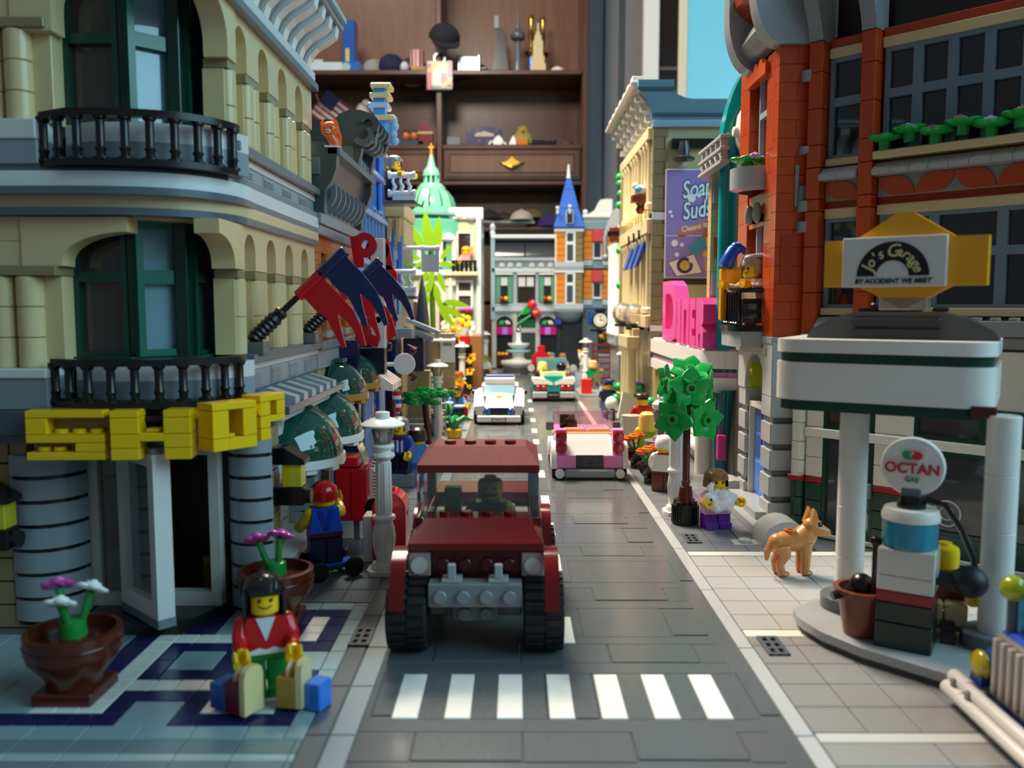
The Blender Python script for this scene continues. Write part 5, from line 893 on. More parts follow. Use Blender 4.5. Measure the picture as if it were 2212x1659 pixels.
# right wing
for (y0, y1) in ((497, 561), (583, 646)):
    n = 5; h = (y1-y0)/n
    for k in range(n):
        for (a, b) in ((1260, 1279.5), (1302, 1322)): bq('brick', 'DC8433', a, y0+h*k, b, y0+h*(k+1)-.7)
    bq('window_surround', 'C8CBC8', 1280, y0+26, 1301.5, y1, -.2); bq('pane', '30363A', 1284, y0+29, 1297, y1-6, .1, .3, .01); bq('awning', 'C44850', 1280, y0, 1301.5, y0+25, 1.0, 1.4)
    bq('wall', 'DC8433', 1279, y0, 1302, y0+26, -.3); bq('sill', 'E4E4DE', 1282, y1-5, 1300, y1-1, .6); bq('band', '7B97A0', 1259, y1, 1323, y1+18, -.1)
    for a in (1260, 1302): bq('band_block', 'A9B7BE', a, y1+1, a+20, y1+12, .3)
bq('parapet', '7C959B', 1258, 480, 1324, 496, .3); bq('parapet', 'A9ABA2', 1260, 470, 1322, 481, .1); bq('parapet', 'F0EEE4', 1258, 464, 1322, 471, .6)
P('parapet_curve', MB().prism([(X(1262), Z(465)), (X(1270), Z(464)), (X(1284), Z(455)), (X(1291), Z(440)), (X(1296), Z(433)), (X(1312), Z(431)), (X(1322), Z(432)), (X(1322), Z(465))], 'y', 214.6, 215.6), 'F0EEE4', sq); P('parapet_ball', MB().sph(X(1264), 215, Z(459), .65), 'F0EEE4', sq)
bq('shop_wall', '5A666C', 1260, 664, 1322, 800, -.4); bq('door', '1D4FB8', 1273, 674, 1286, 698, .1, .4); bq('shop_door', '2A2E30', 1215, 700, 1255, 795, -.3); bq('door', '1F52B6', 1197, 688, 1213, 700, .4, .4)
for k in range(4): P('drain_pipe', MB().cyl(X(1300+7*k), 214.5, .0, .4, Z(700), 10), '8E9AA2', sq)
tu = T('tulip_sign', 'large red tulip pair with green leaves on the far shop', 'sign', (X(1130), 213.4, Z(700))); k_ = 8.7
for (x, z, a) in ((1.3, 4.2, R(50)), (2.2, 2.5, R(75))):
    q = MB(); q.t = Matrix.Translation((x, 0, z)) @ Matrix.Rotation(a, 4, 'Y'); q.lathe([(.3, 0), (1.0, .4), (1.1, 1.3), (.95, 2.1), (.5, 2.2)], 12); P('tulip', q, 'E02020', tu)
    P('stem', MB().tube([(-1.5, 0, z-2.4), (x-.3, 0, z-.2)], .22), '5BB86C', tu)
q = MB(); q.t = Matrix.Translation((.4, -.1, 3.0)) @ Matrix.Rotation(R(35), 4, 'Y'); q.prism([(0, -.8), (.9, .6), (.6, 2), (0, 2.6), (-.7, 1.4), (-.6, 0)], 'y', -.15, .15); P('leaf', q, 'bgreen', tu)
# fountain
fo = T('fountain', 'white tiered fountain with a small silver figure on the square', 'fountain', (0.9, 203, 0))
P('pool', MB().cyl(0, 0, 0, 3.9, 1.3, 22, b=.1), 'gunmetal', fo); P('basin', MB().lathe([(3.4, 1.3), (4.2, 2.2), (4.2, 2.7), (1.8, 3.1), (1.3, 3.6), (1.3, 4.8)], 24), 'EDEBE2', fo); P('water', MB().lathe([(2.4, 4.8), (3, 5.2), (1.2, 5.5)], 20), 'aqua', fo)
P('bowl', MB().lathe([(1.2, 5.4), (2.6, 6.5), (2.6, 6.9), (.8, 7.0), (.6, 7.6), (.6, 9.4)], 20), 'EDEBE2', fo); P('statue', MB().sph(0, 0, 9.9, .6).cyl(0, 0, 9, .3, 1.4, 8).sph(.3, 0, 10.8, .3), mat('silver', .15, 1), fo)
# ================= right: corner garage building (orange) =================
gb = WT('orange_corner_building', 'orange brick building with grey windows above the white and green garage, right foreground', 'building', (26, 64, 0))
OX, OY = 20.35, 60.0; A45 = R(-45); D = (.7071, -.7071); N = (.7071, .7071)
def F(u, n=0, z=0): return (OX+D[0]*u+N[0]*n, OY+D[1]*u+N[1]*n, z)      # along the 45 degree front, n into the building
def fb(name, m, u0, u1, n0, n1, z0, z1, b=.05, label=None): return P(name, MB().box(u0, n0, z0, u1, n1, z1, b), m, gb, F(0), A45, label)
P('core', MB().prism([(19.7, 63), (21, 61.4), (36.5, 46), (48, 50), (48, 72), (19.7, 72)], 'z', 13.4, 40), '2A211C', gb)
P('core_front', MB().box(.3, 2.2, 13, 20, 2.6, 40), '1E1A1A', gb, F(0), A45)
# street corner: near pillar, flat wall facing the camera
bricks(gb, 'dorange', (18.0, 60.0), 0, 2.5, 13.6, 33.4, 1.2, 2.5, 1.2); bricks(gb, 'dorange', (19.2, 61.0), pi/2, 1.8, 13.6, 33.4, 1.2, 1.8, 1.65); bricks(gb, 'dorange', (19.2, 67.3), pi/2, 2.7, 13.6, 34.2, 1.2, 2.7, 1.65)
for z in (30.9, 26.1, 22.2, 20.8): P('wall_stub', MB().cyl(20.0, 59.9, z, .55, .75 if z != 26.1 else .5, 14, b=.05), '8E9294', gb)
P('tile_strip', MB().box(19.25, 59.9, 22.6, 19.5, 60, 25.4), '7F8587', gb); P('grey_block', MB().box(19.5, 59.7, 22.6, 20.6, 60.1, 24.0, .04), '6F7577', gb); P('panel_strip', MB().box(18.4, 59.94, 17.4, 19.3, 60, 20.6), 'A03A0E', gb)
P('back_wall', MB().box(18.7, 62.6, 13, 19.6, 67.4, 34), 'A63C0C', gb)
for (z0, hs) in ((15.9, (3.4, 2.6)), (25.8, (4, 2.9))): win(gb, 18.65, 64.6, -pi/2, z0, 2.6, hs, '9FB0BE', glass('2A2C38', .3), .22); P('window_head', MB().box(18.1, 62.8, z0+sum(hs), 18.9, 66.4, z0+sum(hs)+.6, .04), 'tan', gb)
P('arch_lintel', MB().prism([(62.4, 32.2), (67.6, 32.2), (67.6, 33)]+[(67.0-.22*k, 33+.5*abs(sin(k*pi/6))) for k in range(1, 19)]+[(62.4, 33)], 'x', 17.7, 18.4), 'D4520E', gb)
fbx = MB(); fbx.lathe([(1.6, 0), (2.2, .2), (2.2, 1.7), (1.9, 1.7)], 18, 18.3, 65.1, 24.2, 'z', R(90), R(270)); P('balcony_box', fbx, 'B5B8B8', gb); P('box_floor', MB().prism([(18.3+2*cos(a), 65.1+2*sin(a)) for a in [R(90+18*k) for k in range(11)]], 'z', 25.4, 25.7), 'tan', gb)
for y in (63.9, 66.0): P('corbel', MB().sph(17.8, y, 22.6, .35, sz=2.2), '9FA896', gb)
P('corbel_arch', MB().prism([(62.4, 24.0), (67.8, 24.0), (67.8, 22.4), (67, 21.6), (63.2, 21.6), (62.4, 22.4)], 'x', 18.1, 18.5), 'C24A10', gb)
# roof edge on the street side: big grey quarter rounds
q0 = arc(16.0, 37.2, 4.3, R(-95), R(0), 12); 
for y0 in (59.6, 66.6):
    P('roof_scroll', MB().prism([(20.3, 33.4)]+[(18.1, 33.4)]+[(18.1-2.0*sin(a*1.0), 33.4+4.0*(1-cos(a))) for a in [pi/2*i/8 for i in range(1, 9)]]+[(16.1, 41), (20.3, 41)], 'y', y0, y0+1.6), '94999B', gb)
P('roof_cornice', MB().prism([(18.4, 33.9), (17.4, 34.3), (16.9, 35), (17.5, 36.2), (18.4, 36.6)], 'y', 61.2, 66.6), '858A8C', gb); P('roof_cornice', MB().prism([(18.4, 36.2), (16.5, 37.8), (16.4, 38.4), (18.4, 40)], 'y', 61.2, 66.6), 'A63C0C', gb); P('roof_cap', MB().box(19, 60.4, 34, 24, 68, 41), '7F8486', gb)
# the 45 degree front
for (u0, u1) in ((0, .95), (3.55, 4.5)):
    for (z0, z1) in ((13.8, 16.7), (16.7, 19.8), (19.8, 22.2), (22.2, 23.0), (23.0, 25.1), (25.1, 26.6), (26.6, 29), (29, 31.4), (31.4, 33.4)): fb('brick', 'dorange', u0, u1, -.75, 1.0, z0, z1-.03)
    P('capital', MB().prism([(1, 33.4), (-.8, 33.4), (-1.0, 34.2), (-1.7, 35.6), (-2.2, 37.5), (1, 40)], 'x', u0, u1), '8F9496', gb, F(0), A45)
fb('side_wall', 'A63C0C', -.1, 0, .3, 2, 13.6, 33.4)
for (z0, ht, hb, lab) in ((25.6, 2.9, 3.8, 'upper'), (15.6, 2.6, 3.5, 'lower')):
    zt = z0+ht+hb
    for (a, b) in ((1.0, 3.5), (4.55, 15)):
        fb('lintel', 'tan', a, b, .1, 1.2, zt, zt+.65); fb('brick_band', 'A83E0E', a, b, .2, 1.2, zt+.65, zt+1.25); fb('sill', 'tan', a-.0, b, -.1 if a < 4 else -.9, 1.2, z0-.45, z0+.05)
        if z0 > 20 or True:
            n = 2 if a < 4 else 9; w = (b-a)/n
            for k in range(n): P('coping_stone', MB().prism([(1, z0-.45), (-.3, z0-.6), (-1.0, z0-1.15), (-.95, z0-1.45), (1, z0-1.45)], 'x', a+w*k+.015, a+w*(k+1)-.015), 'A9ABA8', gb, F(0), A45)
            fb('frieze', '7F8483', a, b, .15, 1.2, z0-2.75, z0-1.4)
            x = a+.05; sgn = 1
            while x < b-.8:
                w2 = min(2.3, b-x); e = .12; zl, zh = z0-2.7, z0-1.5
                po = [(x+w2, zl), (x+w2*.45, zl)]+[(x+w2*.45-w2*.45*sin(t), zl+(zh-zl)*(1-cos(t))*.98) for t in [pi/2*i/6 for i in range(1, 7)]]+[(x+w2*.5, zh)]+[(x+w2*.5+w2*.5*sin(t), zh-(zh-zl)*(1-cos(t))) for t in [pi/2*i/6 for i in range(1, 7)]]
                if sgn < 0: po = [(2*x+w2-p, q) for p, q in po]
                P('oval_tile', MB().prism(po, 'y', .02, .2), 'B0440F', gb, F(0), A45); x += 2.35; sgn = -sgn
            fb('brick_band', 'A83E0E', a, b, .2, 1.2, z0-3.4, z0-2.75)
    def wf(u0, u1):
        for (za, zb) in ((z0, z0+hb), (z0+hb, zt)):
            o = P('window_frame', MB().ring([(u0, za), (u1, za), (u1, zb), (u0, zb)], [(u0+.3, za+.28), (u1-.3, za+.28), (u1-.3, zb-.28), (u0+.3, zb-.28)], 'y', .25, 1.1), '6E8292', gb, F(0), A45); P('pane', MB().box(u0+.2, .55, za+.2, u1-.2, .6, zb-.2), glass('23262C', .35), o)
    wf(1.05, 3.45)
    if z0 > 20:
        for k in range(5): wf(4.7+2.05*k, 6.75+2.05*k)
    else: wf(4.7, 8.1); wf(8.1, 12.0); wf(12, 15)
fb('base_course', '9A9C9A', 0, 15, -.9, 1, 13.2, 13.9); P('base_course', MB().box(17.9, 59.8, 13.1, 20.6, 66, 13.6, .04), 'A5A7A6', gb)
P('stud_row', studrow([7.4+k for k in range(9)], -1.6, 14.9), '9A9C9A', gb, F(0), A45); fb('terrace', '8A8D8C', 6.5, 16, -2.3, .2, 14.0, 14.9)
# flower boxes of the upper floor
lf6 = [(0, 0)]+[(.75*sin(a), .55+.62*(1-cos(a))) for a in [R(-150+30*k) for k in range(11)]]
def leafclump(label, loc, cols, s=1.0, rz=0):
    t = T('flower_plant', label, 'plant', loc, rz, 'plants in the orange building\'s window boxes'); 
    for k in range(5):
        a = R(72*k+20); q = MB(); q.t = TM(0, 0, .3, a, R(14)); q.sph(0, .55*s, 0, .52*s, 12, .34, .95); P('leaf', q, 'bgreen', t)
    P('stem', MB().cyl(0, 0, -.35, .35*s, .9, 10), 'green', t)
    for (x, y, c) in cols:
        q = MB()
        for k in range(5): q.sph(x+.24*cos(k*1.256), y+.24*sin(k*1.256), .62, .2, 8, m=6)
        q.sph(x, y, .72, .2, 8, m=6); P('blossom', q, c, t)
    return t
cs = ('A3135E', 'lav', 'B01A6C', 'C2227A', 'lav', 'A3135E')
for k in range(6): leafclump('%s bright green plant with %s flower in the long window box' % (('first', 'second', 'third', 'fourth', 'fifth', 'sixth')[k], 'lilac' if cs[k] == 'lav' else 'dark pink'), F(5.15+1.55*k, -.5, 26.0+.33*(k % 2)), [(.1, .2, cs[k])], 1.05, R(40*k))
leafclump('green plant with pink and lilac flowers in the small round balcony box', (17.4, 65.3, 26.1), [(.3, -.6, 'C2227A'), (.2, -1.2, 'lav')], 1.3)
# ground floor: grey stone pillars with a blue door
def pillar(x0, x1, y0, y1, z1, n):
    h = z1/n
    for k in range(n): P('stone_block', MB().box(x0, y0, k*h+.42, x1, y1, (k+1)*h, .05), 'AEB0B0', gb); P('joint_block', MB().box(x0+.25, y0+.2, k*h, x1-.2, y1-.2, k*h+.42, .03), '5F6364', gb)
pillar(17.95, 20.2, 59.7, 62.0, 9.4, 5); pillar(18.2, 20.2, 67.2, 69.2, 9.4, 5)
ar = MB(); c_ = 64.6; rr = 2.6; ar.prism([(61.9, 9.4), (61.9, 13.2), (69.2, 13.2), (69.2, 9.4), (c_+rr, 9.4)]+[(c_+rr*cos(t), 9.4+2.9*sin(t)) for t in [pi*i/12 for i in range(1, 12)]]+[(c_-rr, 9.4)], 'x', 18.1, 19.6); P('door_arch', ar, 'B4B6B6', gb); P('arch_wall', MB().box(19.4, 61.9, 8.4, 19.7, 67.3, 13), '8F9494', gb)
P('grey_band', MB().box(17.9, 61, 12.2, 19.4, 69.4, 12.8, .05), '8F9494', gb); P('near_block', MB().box(17.95, 59.7, 9.4, 20.2, 62, 13.2, .05), 'B4B6B6', gb)
dr = P('door', MB().box(18.9, 62.2, .9, 19.2, 66.9, 8.0, .04), '4A86E0', gb)
for (a, b, c, d) in ((62.7, 4.2, 64.3, 5.9), (64.8, 4.2, 66.4, 5.9), (62.7, 6.2, 64.3, 7.6), (64.8, 6.2, 66.4, 7.6), (62.7, 1.4, 66.4, 3.8)): P('door_panel', MB().box(18.82, a, b, 18.95, c, d, .03), '2C58A8' if b > 4 else '4A86E0', dr)
P('door_surround', MB().ring([(61.9, .5), (67.2, .5), (67.2, 8.4), (61.9, 8.4)], [(62.2, .9), (66.9, .9), (66.9, 8.0), (62.2, 8.0)], 'x', 18.5, 19.2), 'E9E4C4', gb)
lm = T('porch_lantern', 'yellow lantern hanging in the stone arch over the blue door', 'lantern', (18.5, 65.6, 9.6)); P('glow', MB().prism([(-.5, 0), (.5, 0), (.35, 1.3), (.2, 1.9), (-.2, 1.9), (-.35, 1.3)], 'x', -.4, .4), glass('DDE60A', .4), lm)
st = WT('door_steps', 'light grey steps with rounded cheeks at the blue door', 'steps', (17.4, 62, 0)); P('step', MB().box(16.6, 57.3, 0, 19.6, 68.5, .55, .04), 'A2A5A5', st); P('step', MB().box(17.2, 60.2, .5, 19.6, 68, 1.1, .04), 'A2A5A5', st)
for y in (55.2, 68.6): P('rounded_cheek', MB().prism(arc(17.9, 0, 1.65, 0, pi, 12), 'y', y, y+2.6), 'A8AAAA', st)
P('loose_stud', MB().stud(15.4, 56.2, 0, r=.42, h=.25).box(14.6, 55.6, -.05, 16.3, 56.9, .02), 'BDBDBB', st)
# upper street balcony with railing
DY = -4.2
bal = WT('corner_balcony', 'small rounded balcony with black railing on the orange building', 'balcony', (17.8, 65.5, 12.8)); hexp = [(18.2, 66.6+DY), (16.6, 67.2+DY), (16.2, 68.4+DY), (16.2, 71.4+DY), (16.8, 72.4+DY), (18.2, 72.8+DY)]
P('slab', MB().prism(hexp, 'z', 12.75, 13.9), 'B4B5B4', bal); P('floor_plate', MB().prism([(x-.15, y) for x, y in hexp], 'z', 13.9, 14.35), mat('black', .2), bal)
for k in range(6): P('spindle', MB().lathe([(.32, 0), (.32, .15), (.2, .25), (.24, .6), (.2, 2.3), (.3, 2.5)], 10, 16.4+.06*k, 67.4+.95*k+DY, 14.35), mat('black', .2), bal)
P('rail', MB().tube([(18, 66.7+DY, 16.95), (16.7, 67.2+DY, 16.95), (16.3, 68.4+DY, 16.95), (16.3, 71.4+DY, 16.95), (16.9, 72.5+DY, 16.95)], .2), mat('black', .2), bal)
for z in (15.2, 16.0): P('side_slat', MB().box(16.7, 67.0+DY, z, 18.2, 67.2+DY, z+.3, .03), mat('black', .2), bal)
fig('man with grey quiff in a pale pink shirt on the balcony', (17.75, 64.6, 14.5), R(-62), 'F3D3C6', 'dbg', None, ('wave', 'A9A5A0'), face=True, arm=(55, 55), armout=(0, 0))
pa = T('parrot', 'blue and yellow parrot on the balcony rail', 'parrot', (16.6, 66.8, 17.25), R(10)); P('body', MB().box(-.75, -.55, 0, .7, .55, 1.55, .3), 'oryellow', pa); P('wing', MB().box(.35, -.75, .1, 1.15, -.1, 1.5, .2), 'oryellow', pa); P('head', MB().tube([(-.35, 0, 1.5), (-.1, 0, 2.1), (.25, 0, 2.75), (.6, 0, 3.0)], [.62, .55, .5, .42], 12).sph(.5, 0, 2.95, .5), 'blue', pa); P('beak', MB().tube([(.8, 0, 3.0), (1.1, 0, 2.85), (1.2, 0, 2.45)], [.32, .26, .1]), 'blue', pa); P('tail', MB().box(-.75, -.3, -2.6, -.3, .3, .2, .1), 'oryellow', pa)
# garage ground floor along the 45 degree front
ga = WT('garage_shop', 'white garage front with red stripe, dark green base and big windows', 'shop front', (24, 56, 0))
def gf(name, m, u0, u1, n0, n1, z0, z1, b=.04): return P(name, MB().box(u0, n0, z0, u1, n1, z1, b), m, ga, F(0), A45)
GN = -1.4
def stack(u0, u1, n, cols):
    for (z0, z1, m) in cols: gf('wall_brick', m, u0, u1, n, n+1, z0, z1-.03)
C3 = [(0, 1.3, 'dgreen'), (1.3, 2.5, 'dgreen'), (2.5, 3.7, 'dgreen'), (3.7, 4.15, '9E1B22'), (4.15, 5.5, 'E4DFD2'), (5.5, 6.9, 'E4DFD2'), (6.9, 7.6, 'EDE8DC'), (7.6, 9.0, 'E4DFD2'), (9, 10.6, 'E4DFD2'), (10.6, 12, 'E4DFD2')]
for k in range(7): P('wall_column', MB().cyl(.35, GN+.2, 1.3*k, .5, 1.27, 14, b=.04), ('dgreen', 'dgreen', 'dgreen', 'E4DFD2', 'E4DFD2', 'E4DFD2', 'E4DFD2')[k], ga, F(0), A45)
gf('wall_brick', '9E1B22', -.2, .9, GN-.35, GN+.7, 3.75, 4.15)
stack(.95, 2.1, GN, C3); stack(5.6, 8.0, GN, C3); gf('stripe', 'EDE8DC', .9, 16, GN-.15, GN+1, 6.9, 7.5); gf('stripe', 'EDE8DC', .9, 16, GN-.05, GN+1, 0, .3)
def gwin(u0, u1, z0, z1, m='dgreen'):
    o = P('window_frame', MB().ring([(u0, z0), (u1, z0), (u1, z1), (u0, z1)], [(u0+.25, z0+.25), (u1-.25, z0+.25), (u1-.25, z1-.25), (u0+.25, z1-.25)], 'y', GN+.1, GN+.7), m, ga, F(0), A45); P('pane', MB().box(u0+.2, GN+.35, z0+.2, u1-.2, GN+.4, z1-.2), glass('5A5C60', .45, .03), o); return o
gwin(2.1, 5.6, 7.5, 9.6); gwin(8.0, 12, 7.5, 9.6); gwin(12, 16, 7.5, 9.6); d_ = gwin(2.1, 5.6, .3, 6.9); gwin(8.0, 16, 1.6, 6.9); gf('wall_brick', 'dgreen', 8, 16, GN, GN+1, .3, 1.6)
P('knob', MB().cyl(4.9, GN-.5, 3.6, .55, .7, 18, 'y', b=.08).box(5.0, GN-.3, 3.2, 5.5, GN+.2, 4.2, .04), '84898C', d_); P('decal', MB().cyl(4.6, GN+.3, 1.6, .8, .04, 20, 'y'), 'B9BABC', d_); P('decal_mark', MB().box(4.45, GN+.24, 1.6, 4.75, GN+.3, 2.5), '2A2C2E', d_)
rg = MB()
for r1, r2 in ((.85, .72), (.45, .36)): rg.ring(arc(10.1, 3.0, r1, 0, 2*pi, 28)[:-1], arc(10.1, 3.0, r2, 0, 2*pi, 28)[:-1], 'y', GN+.28, GN+.33)
P('decal', rg, 'B9BABC', ga, F(0), A45); gf('interior', '3A3A3C', 1, 16, 1.0, 1.4, 0, 12); gf('interior_bench', 'C9A860', 8.4, 14, .0, .8, .3, 2.1); gf('interior_shelf', '8A8478', 8, 16, .6, 1.0, 2.3, 2.7); gf('fascia', 'E4DFD2', .9, 16, GN+.2, GN+1.2, 9.6, 13.1)
# ================= right: petrol canopy and pump =================
cn = WT('petrol_canopy', 'white petrol station canopy with green stripes on white posts', 'canopy', (18, 40, 0)); AC = R(-31); L0 = (12.75, 42.0)
def rr(x0, y0, x1, y1, r, n=6): return arc(x1-r, y0+r, r, R(-90), 0, n)+arc(x1-r, y1-r, r, 0, R(90), n)+arc(x0+r, y1-r, r, R(90), R(180), n)+arc(x0+r, y0+r, r, R(180), R(270), n)
for (z0, z1, m, e, nm) in ((10.75, 11.25, 'dgreen', 0, 'stripe'), (11.25, 13.1, 'EFEAE0', .12, 'fascia'), (13.1, 13.55, 'dgreen', 0, 'stripe'), (13.55, 14.2, 'F2EEE4', .12, 'roof_edge')): P(nm, MB().prism(rr(-.0-e, -e, 9.4+e, 8+e, 1.3), 'z', z0, z1-.02), mat(m, .2), cn, (L0[0], L0[1], 0), AC)
for u in (9.1,): P('clip_block', MB().box(u-.5, -.25, 10.9, u+.5, .2, 11.4, .04), 'rbrown', cn, (L0[0], L0[1], 0), AC)
for (x, y) in ((16.75, 41.9), (21.3, 37.0)):
    for k in range(4): P('post_segment', MB().lathe([(.62, 0), (.68, .06), (.68, 2.55), (.62, 2.6)], 18, x, y, .8+2.55*k), 'F0ECE2', cn)
    P('post_base', MB().cyl(x, y, .3, 1.35, 1.1, 22, b=.08), '6A6E70', cn)
P('roof_slope', MB().prism([(1.0, 14.2), (1.2, 14.6), (2.2, 15.2), (3.3, 15.5), (7, 15.5), (8.2, 15.2), (9.3, 14.6), (9.5, 14.2)], 'y', 2.2, 4.6), '44484A', cn, (L0[0], L0[1], 0), AC); 
for z in (14.3, 14.8): P('roof_grille', MB().box(3.2, 2.0, z, 7.1, 2.3, z+.4, .05), '2E3133', cn, (L0[0], L0[1], 0), AC)
P('sign_base', MB().box(3.9, 2.7, 15.5, 6.2, 4.0, 15.95, .1).box(3.3, 2.9, 15.5, 4, 3.4, 15.7, .03).box(6.6, 2.9, 15.5, 7.3, 3.4, 15.7, .03), '1A1B1C', cn, (L0[0], L0[1], 0), AC)
gs = T('garage_sign', 'yellow six-sided sign with white panel on the canopy roof', 'sign', (17.2, 38.3, 15.7), R(-37))
P('board', MB().prism([(-3.35, .95), (-1.8, .95), (-.0, -.0), (.3, 0), (2.0, .95), (3.35, .95), (3.35, 3.05), (2.1, 3.05), (.4, 4.15), (-.2, 4.2), (-2.0, 3.05), (-3.35, 3.05)], 'y', -.3, .35), 'oryellow', gs); P('foot', MB().box(-.9, -.3, -.1, 1.1, .4, .5, .05), glass('E8E6DA', .6), gs)
pn = P('panel', MB().box(-2.45, -.6, .92, 1.85, -.28, 3.12, .03), 'E9E5DE', gs); P('arch_print', MB().ring(arc(-.3, 1.4, 1.5, 0, pi, 20), arc(-.3, 1.4, .68, 0, pi, 20), 'y', -.63, -.6, False), '121110', pn)
for k, ch in enumerate("Jo's Garage"):
    a = R(163-14.6*k); text(pn, ch, .62 if ch not in 'JG' else .78, 'E8DA9A', (-.3+1.08*cos(a), -.65, 1.4+1.08*sin(a)), (pi/2, pi/2-a, 0), bold=.01, shear=.2)
text(pn, 'BY ACCIDENT WE MEET', .29, '1A1A1A', (-.3, -.63, 1.17), (pi/2, 0, 0), bold=.01, shear=.25)
isl = P('pump_island', MB().prism([(13.9, 41.6), (13.75, 40.4), (14.2, 38.6), (15.3, 36.7), (17.3, 34.5), (20.5, 31.2), (24, 33.5), (20.5, 40), (17.6, 42.6), (15.4, 43)], 'z', .32, .72), 'A9AAA9'); tag(isl, 'light grey curved pump island under the canopy', 'island')
P('kerb', MB().prism([(14.1, 41.4), (14.0, 40.4), (14.45, 38.7), (15.5, 36.9), (17.5, 34.8), (20.5, 31.6), (23.6, 33.6), (20.3, 39.8), (17.5, 42.4), (15.4, 42.8)], 'z', 0, .32), '6F7272', isl)
pu = T('petrol_pump', 'white red and green petrol pump with round OCTAN GAS sign', 'pump', (17.5, 37.2, .72), R(-32))
for (z0, z1, m) in ((0, 1.2, '12241C'), (1.2, 2.1, '12241C'), (2.1, 2.62, '8E1A1A'), (2.62, 3.3, 'D9D2C8'), (3.3, 4.5, 'D9D2C8')): P('body_block', MB().box(-1.15, -1, z0, 1.15, 1, z1-.02, .04), m, pu)
P('globe', MB().lathe([(1.05, 4.5), (1.15, 4.6), (1.15, 5.75), (1.1, 5.8)], 24), glass('45C3DE', .55), pu); P('globe_core', MB().cyl(0, 0, 4.5, .8, 1.0, 16), '3AA7B8', pu); P('globe_cap', MB().lathe([(1.2, 5.7), (1.22, 5.9), (1.1, 6.2), (.8, 6.22)], 24), 'E9E2D6', pu); P('neck', MB().cyl(0, 0, 6.4, .5, .35, 16).cyl(0, 0, 6.15, .6, .3, 16), 'black', pu); P('sign_stem', MB().box(-.4, -.3, 6.7, .4, .3, 7.1, .05), '6A6E70', pu)
dc = P('sign_disc', MB().lathe([(1.2, .2), (1.32, .05), (1.25, -.12), (.01, -.22)], 30, .0, -.1, 8.05, 'y'), 'E9E3DC', pu)
text(dc, 'OCTAN', .62, 'C2242C', (0, -.36, 7.98), (pi/2, 0, 0), bold=.02); text(dc, 'GAS', .3, '2E8A4A', (0, -.34, 7.5), (pi/2, 0, 0), bold=.012)
P('logo', MB().prism([(x, z-.5) for x, z in [(-.42, 9.05), (-.3, 8.9), (0, 8.88), (-.12, 9.05), (-.02, 9.25), (-.25, 9.28), (-.4, 9.2)]], 'y', -.38, -.33), '2E9A5A', dc); P('logo', MB().prism([(x, z-.5) for x, z in [(.4, 8.98), (.22, 8.88), (.02, 8.92), (-.02, 9.05), (.08, 9.2), (.0, 9.3), (.28, 9.25), (.42, 9.12)]], 'y', -.38, -.33), 'D82A30', dc)
P('hose', MB().tube([(.5, .2, 6.6), (1.3, .3, 6.4), (2.0, .3, 5.4), (2.5, .1, 4.3), (2.6, -.1, 3.8)], .14), 'black', pu); P('nozzle', MB().sph(2.45, -.3, 3.35, .72, sz=.95).tube([(1.2, -.3, 3.3), (1.8, -.3, 3.2), (2.4, -.3, 3.2)], [.3, .4, .45]), mat('black', .5), pu)
P('handle', MB().tube([(-1.35, -.3, 1.9), (-1.35, -.3, 4.4)], .13).sph(-1.35, -.3, 4.55, .26, 10).sph(-1.35, -.3, 1.8, .26, 10), 'black', pu)
bu = T('bucket', 'reddish brown bucket with a black tool inside on the pump island', 'bucket', (16.0, 38.4, .72)); P('tub', MB().lathe([(.01, .05), (.78, 0), (1.12, 2.0), (1.3, 2.02), (1.3, 2.2), (1.05, 2.2), (.95, 1.6), (.01, 1.5)], 24), '7A3A22', bu)
to = T('black_tool', 'black tool lying in the brown bucket', 'tool', (15.8, 38.3, 2.5)); P('head', MB().sph(.1, 0, .55, .55).sph(.45, 0, .35, .35), 'black', to); P('handle', MB().tube([(-.2, 0, .35), (-1.3, -.2, .1)], [.28, .2]), 'black', to)
cz = T('round_pot', 'small brown round pot beside the bucket', 'pot', (17.0, 39.6, .72)); P('rim', MB().lathe([(.5, 0), (.6, .8), (.6, 1.5), (.35, 1.5), (.2, 1.3)], 18), '8A4A2E', cz)
# seated rider behind the post
fig('mechanic in dark red seated behind the canopy post', (20.3, 39.6, .9), R(-25), '5E1412', 'CDB27A', '6A1A14', None, face=False, arm=(35, 45), sit=True)
sc = T('red_scooter', 'dark scooter with red lamps under the seated mechanic', 'scooter', (20.3, 39.2, .05), R(-25)); P('seat', MB().box(-.9, -1.2, .9, .9, .9, 1.15, .1), 'A8783A', sc); P('wheel', MB().cyl(-.3, -1.6, .75, .75, .6, 18, 'x'), 'black', sc); P('frame', MB().box(-.4, -1.2, .3, .4, 1.2, .9, .06), 'white', sc)
P('lamp', MB().sph(-1.05, -.6, 2.4, .24).sph(-1.1, -.6, 1.9, .24), 'D8283C', sc); P('lamp_bracket', MB().box(-1.2, -.7, .9, -.95, -.4, 2.3, .03), '3AB0C8', sc)
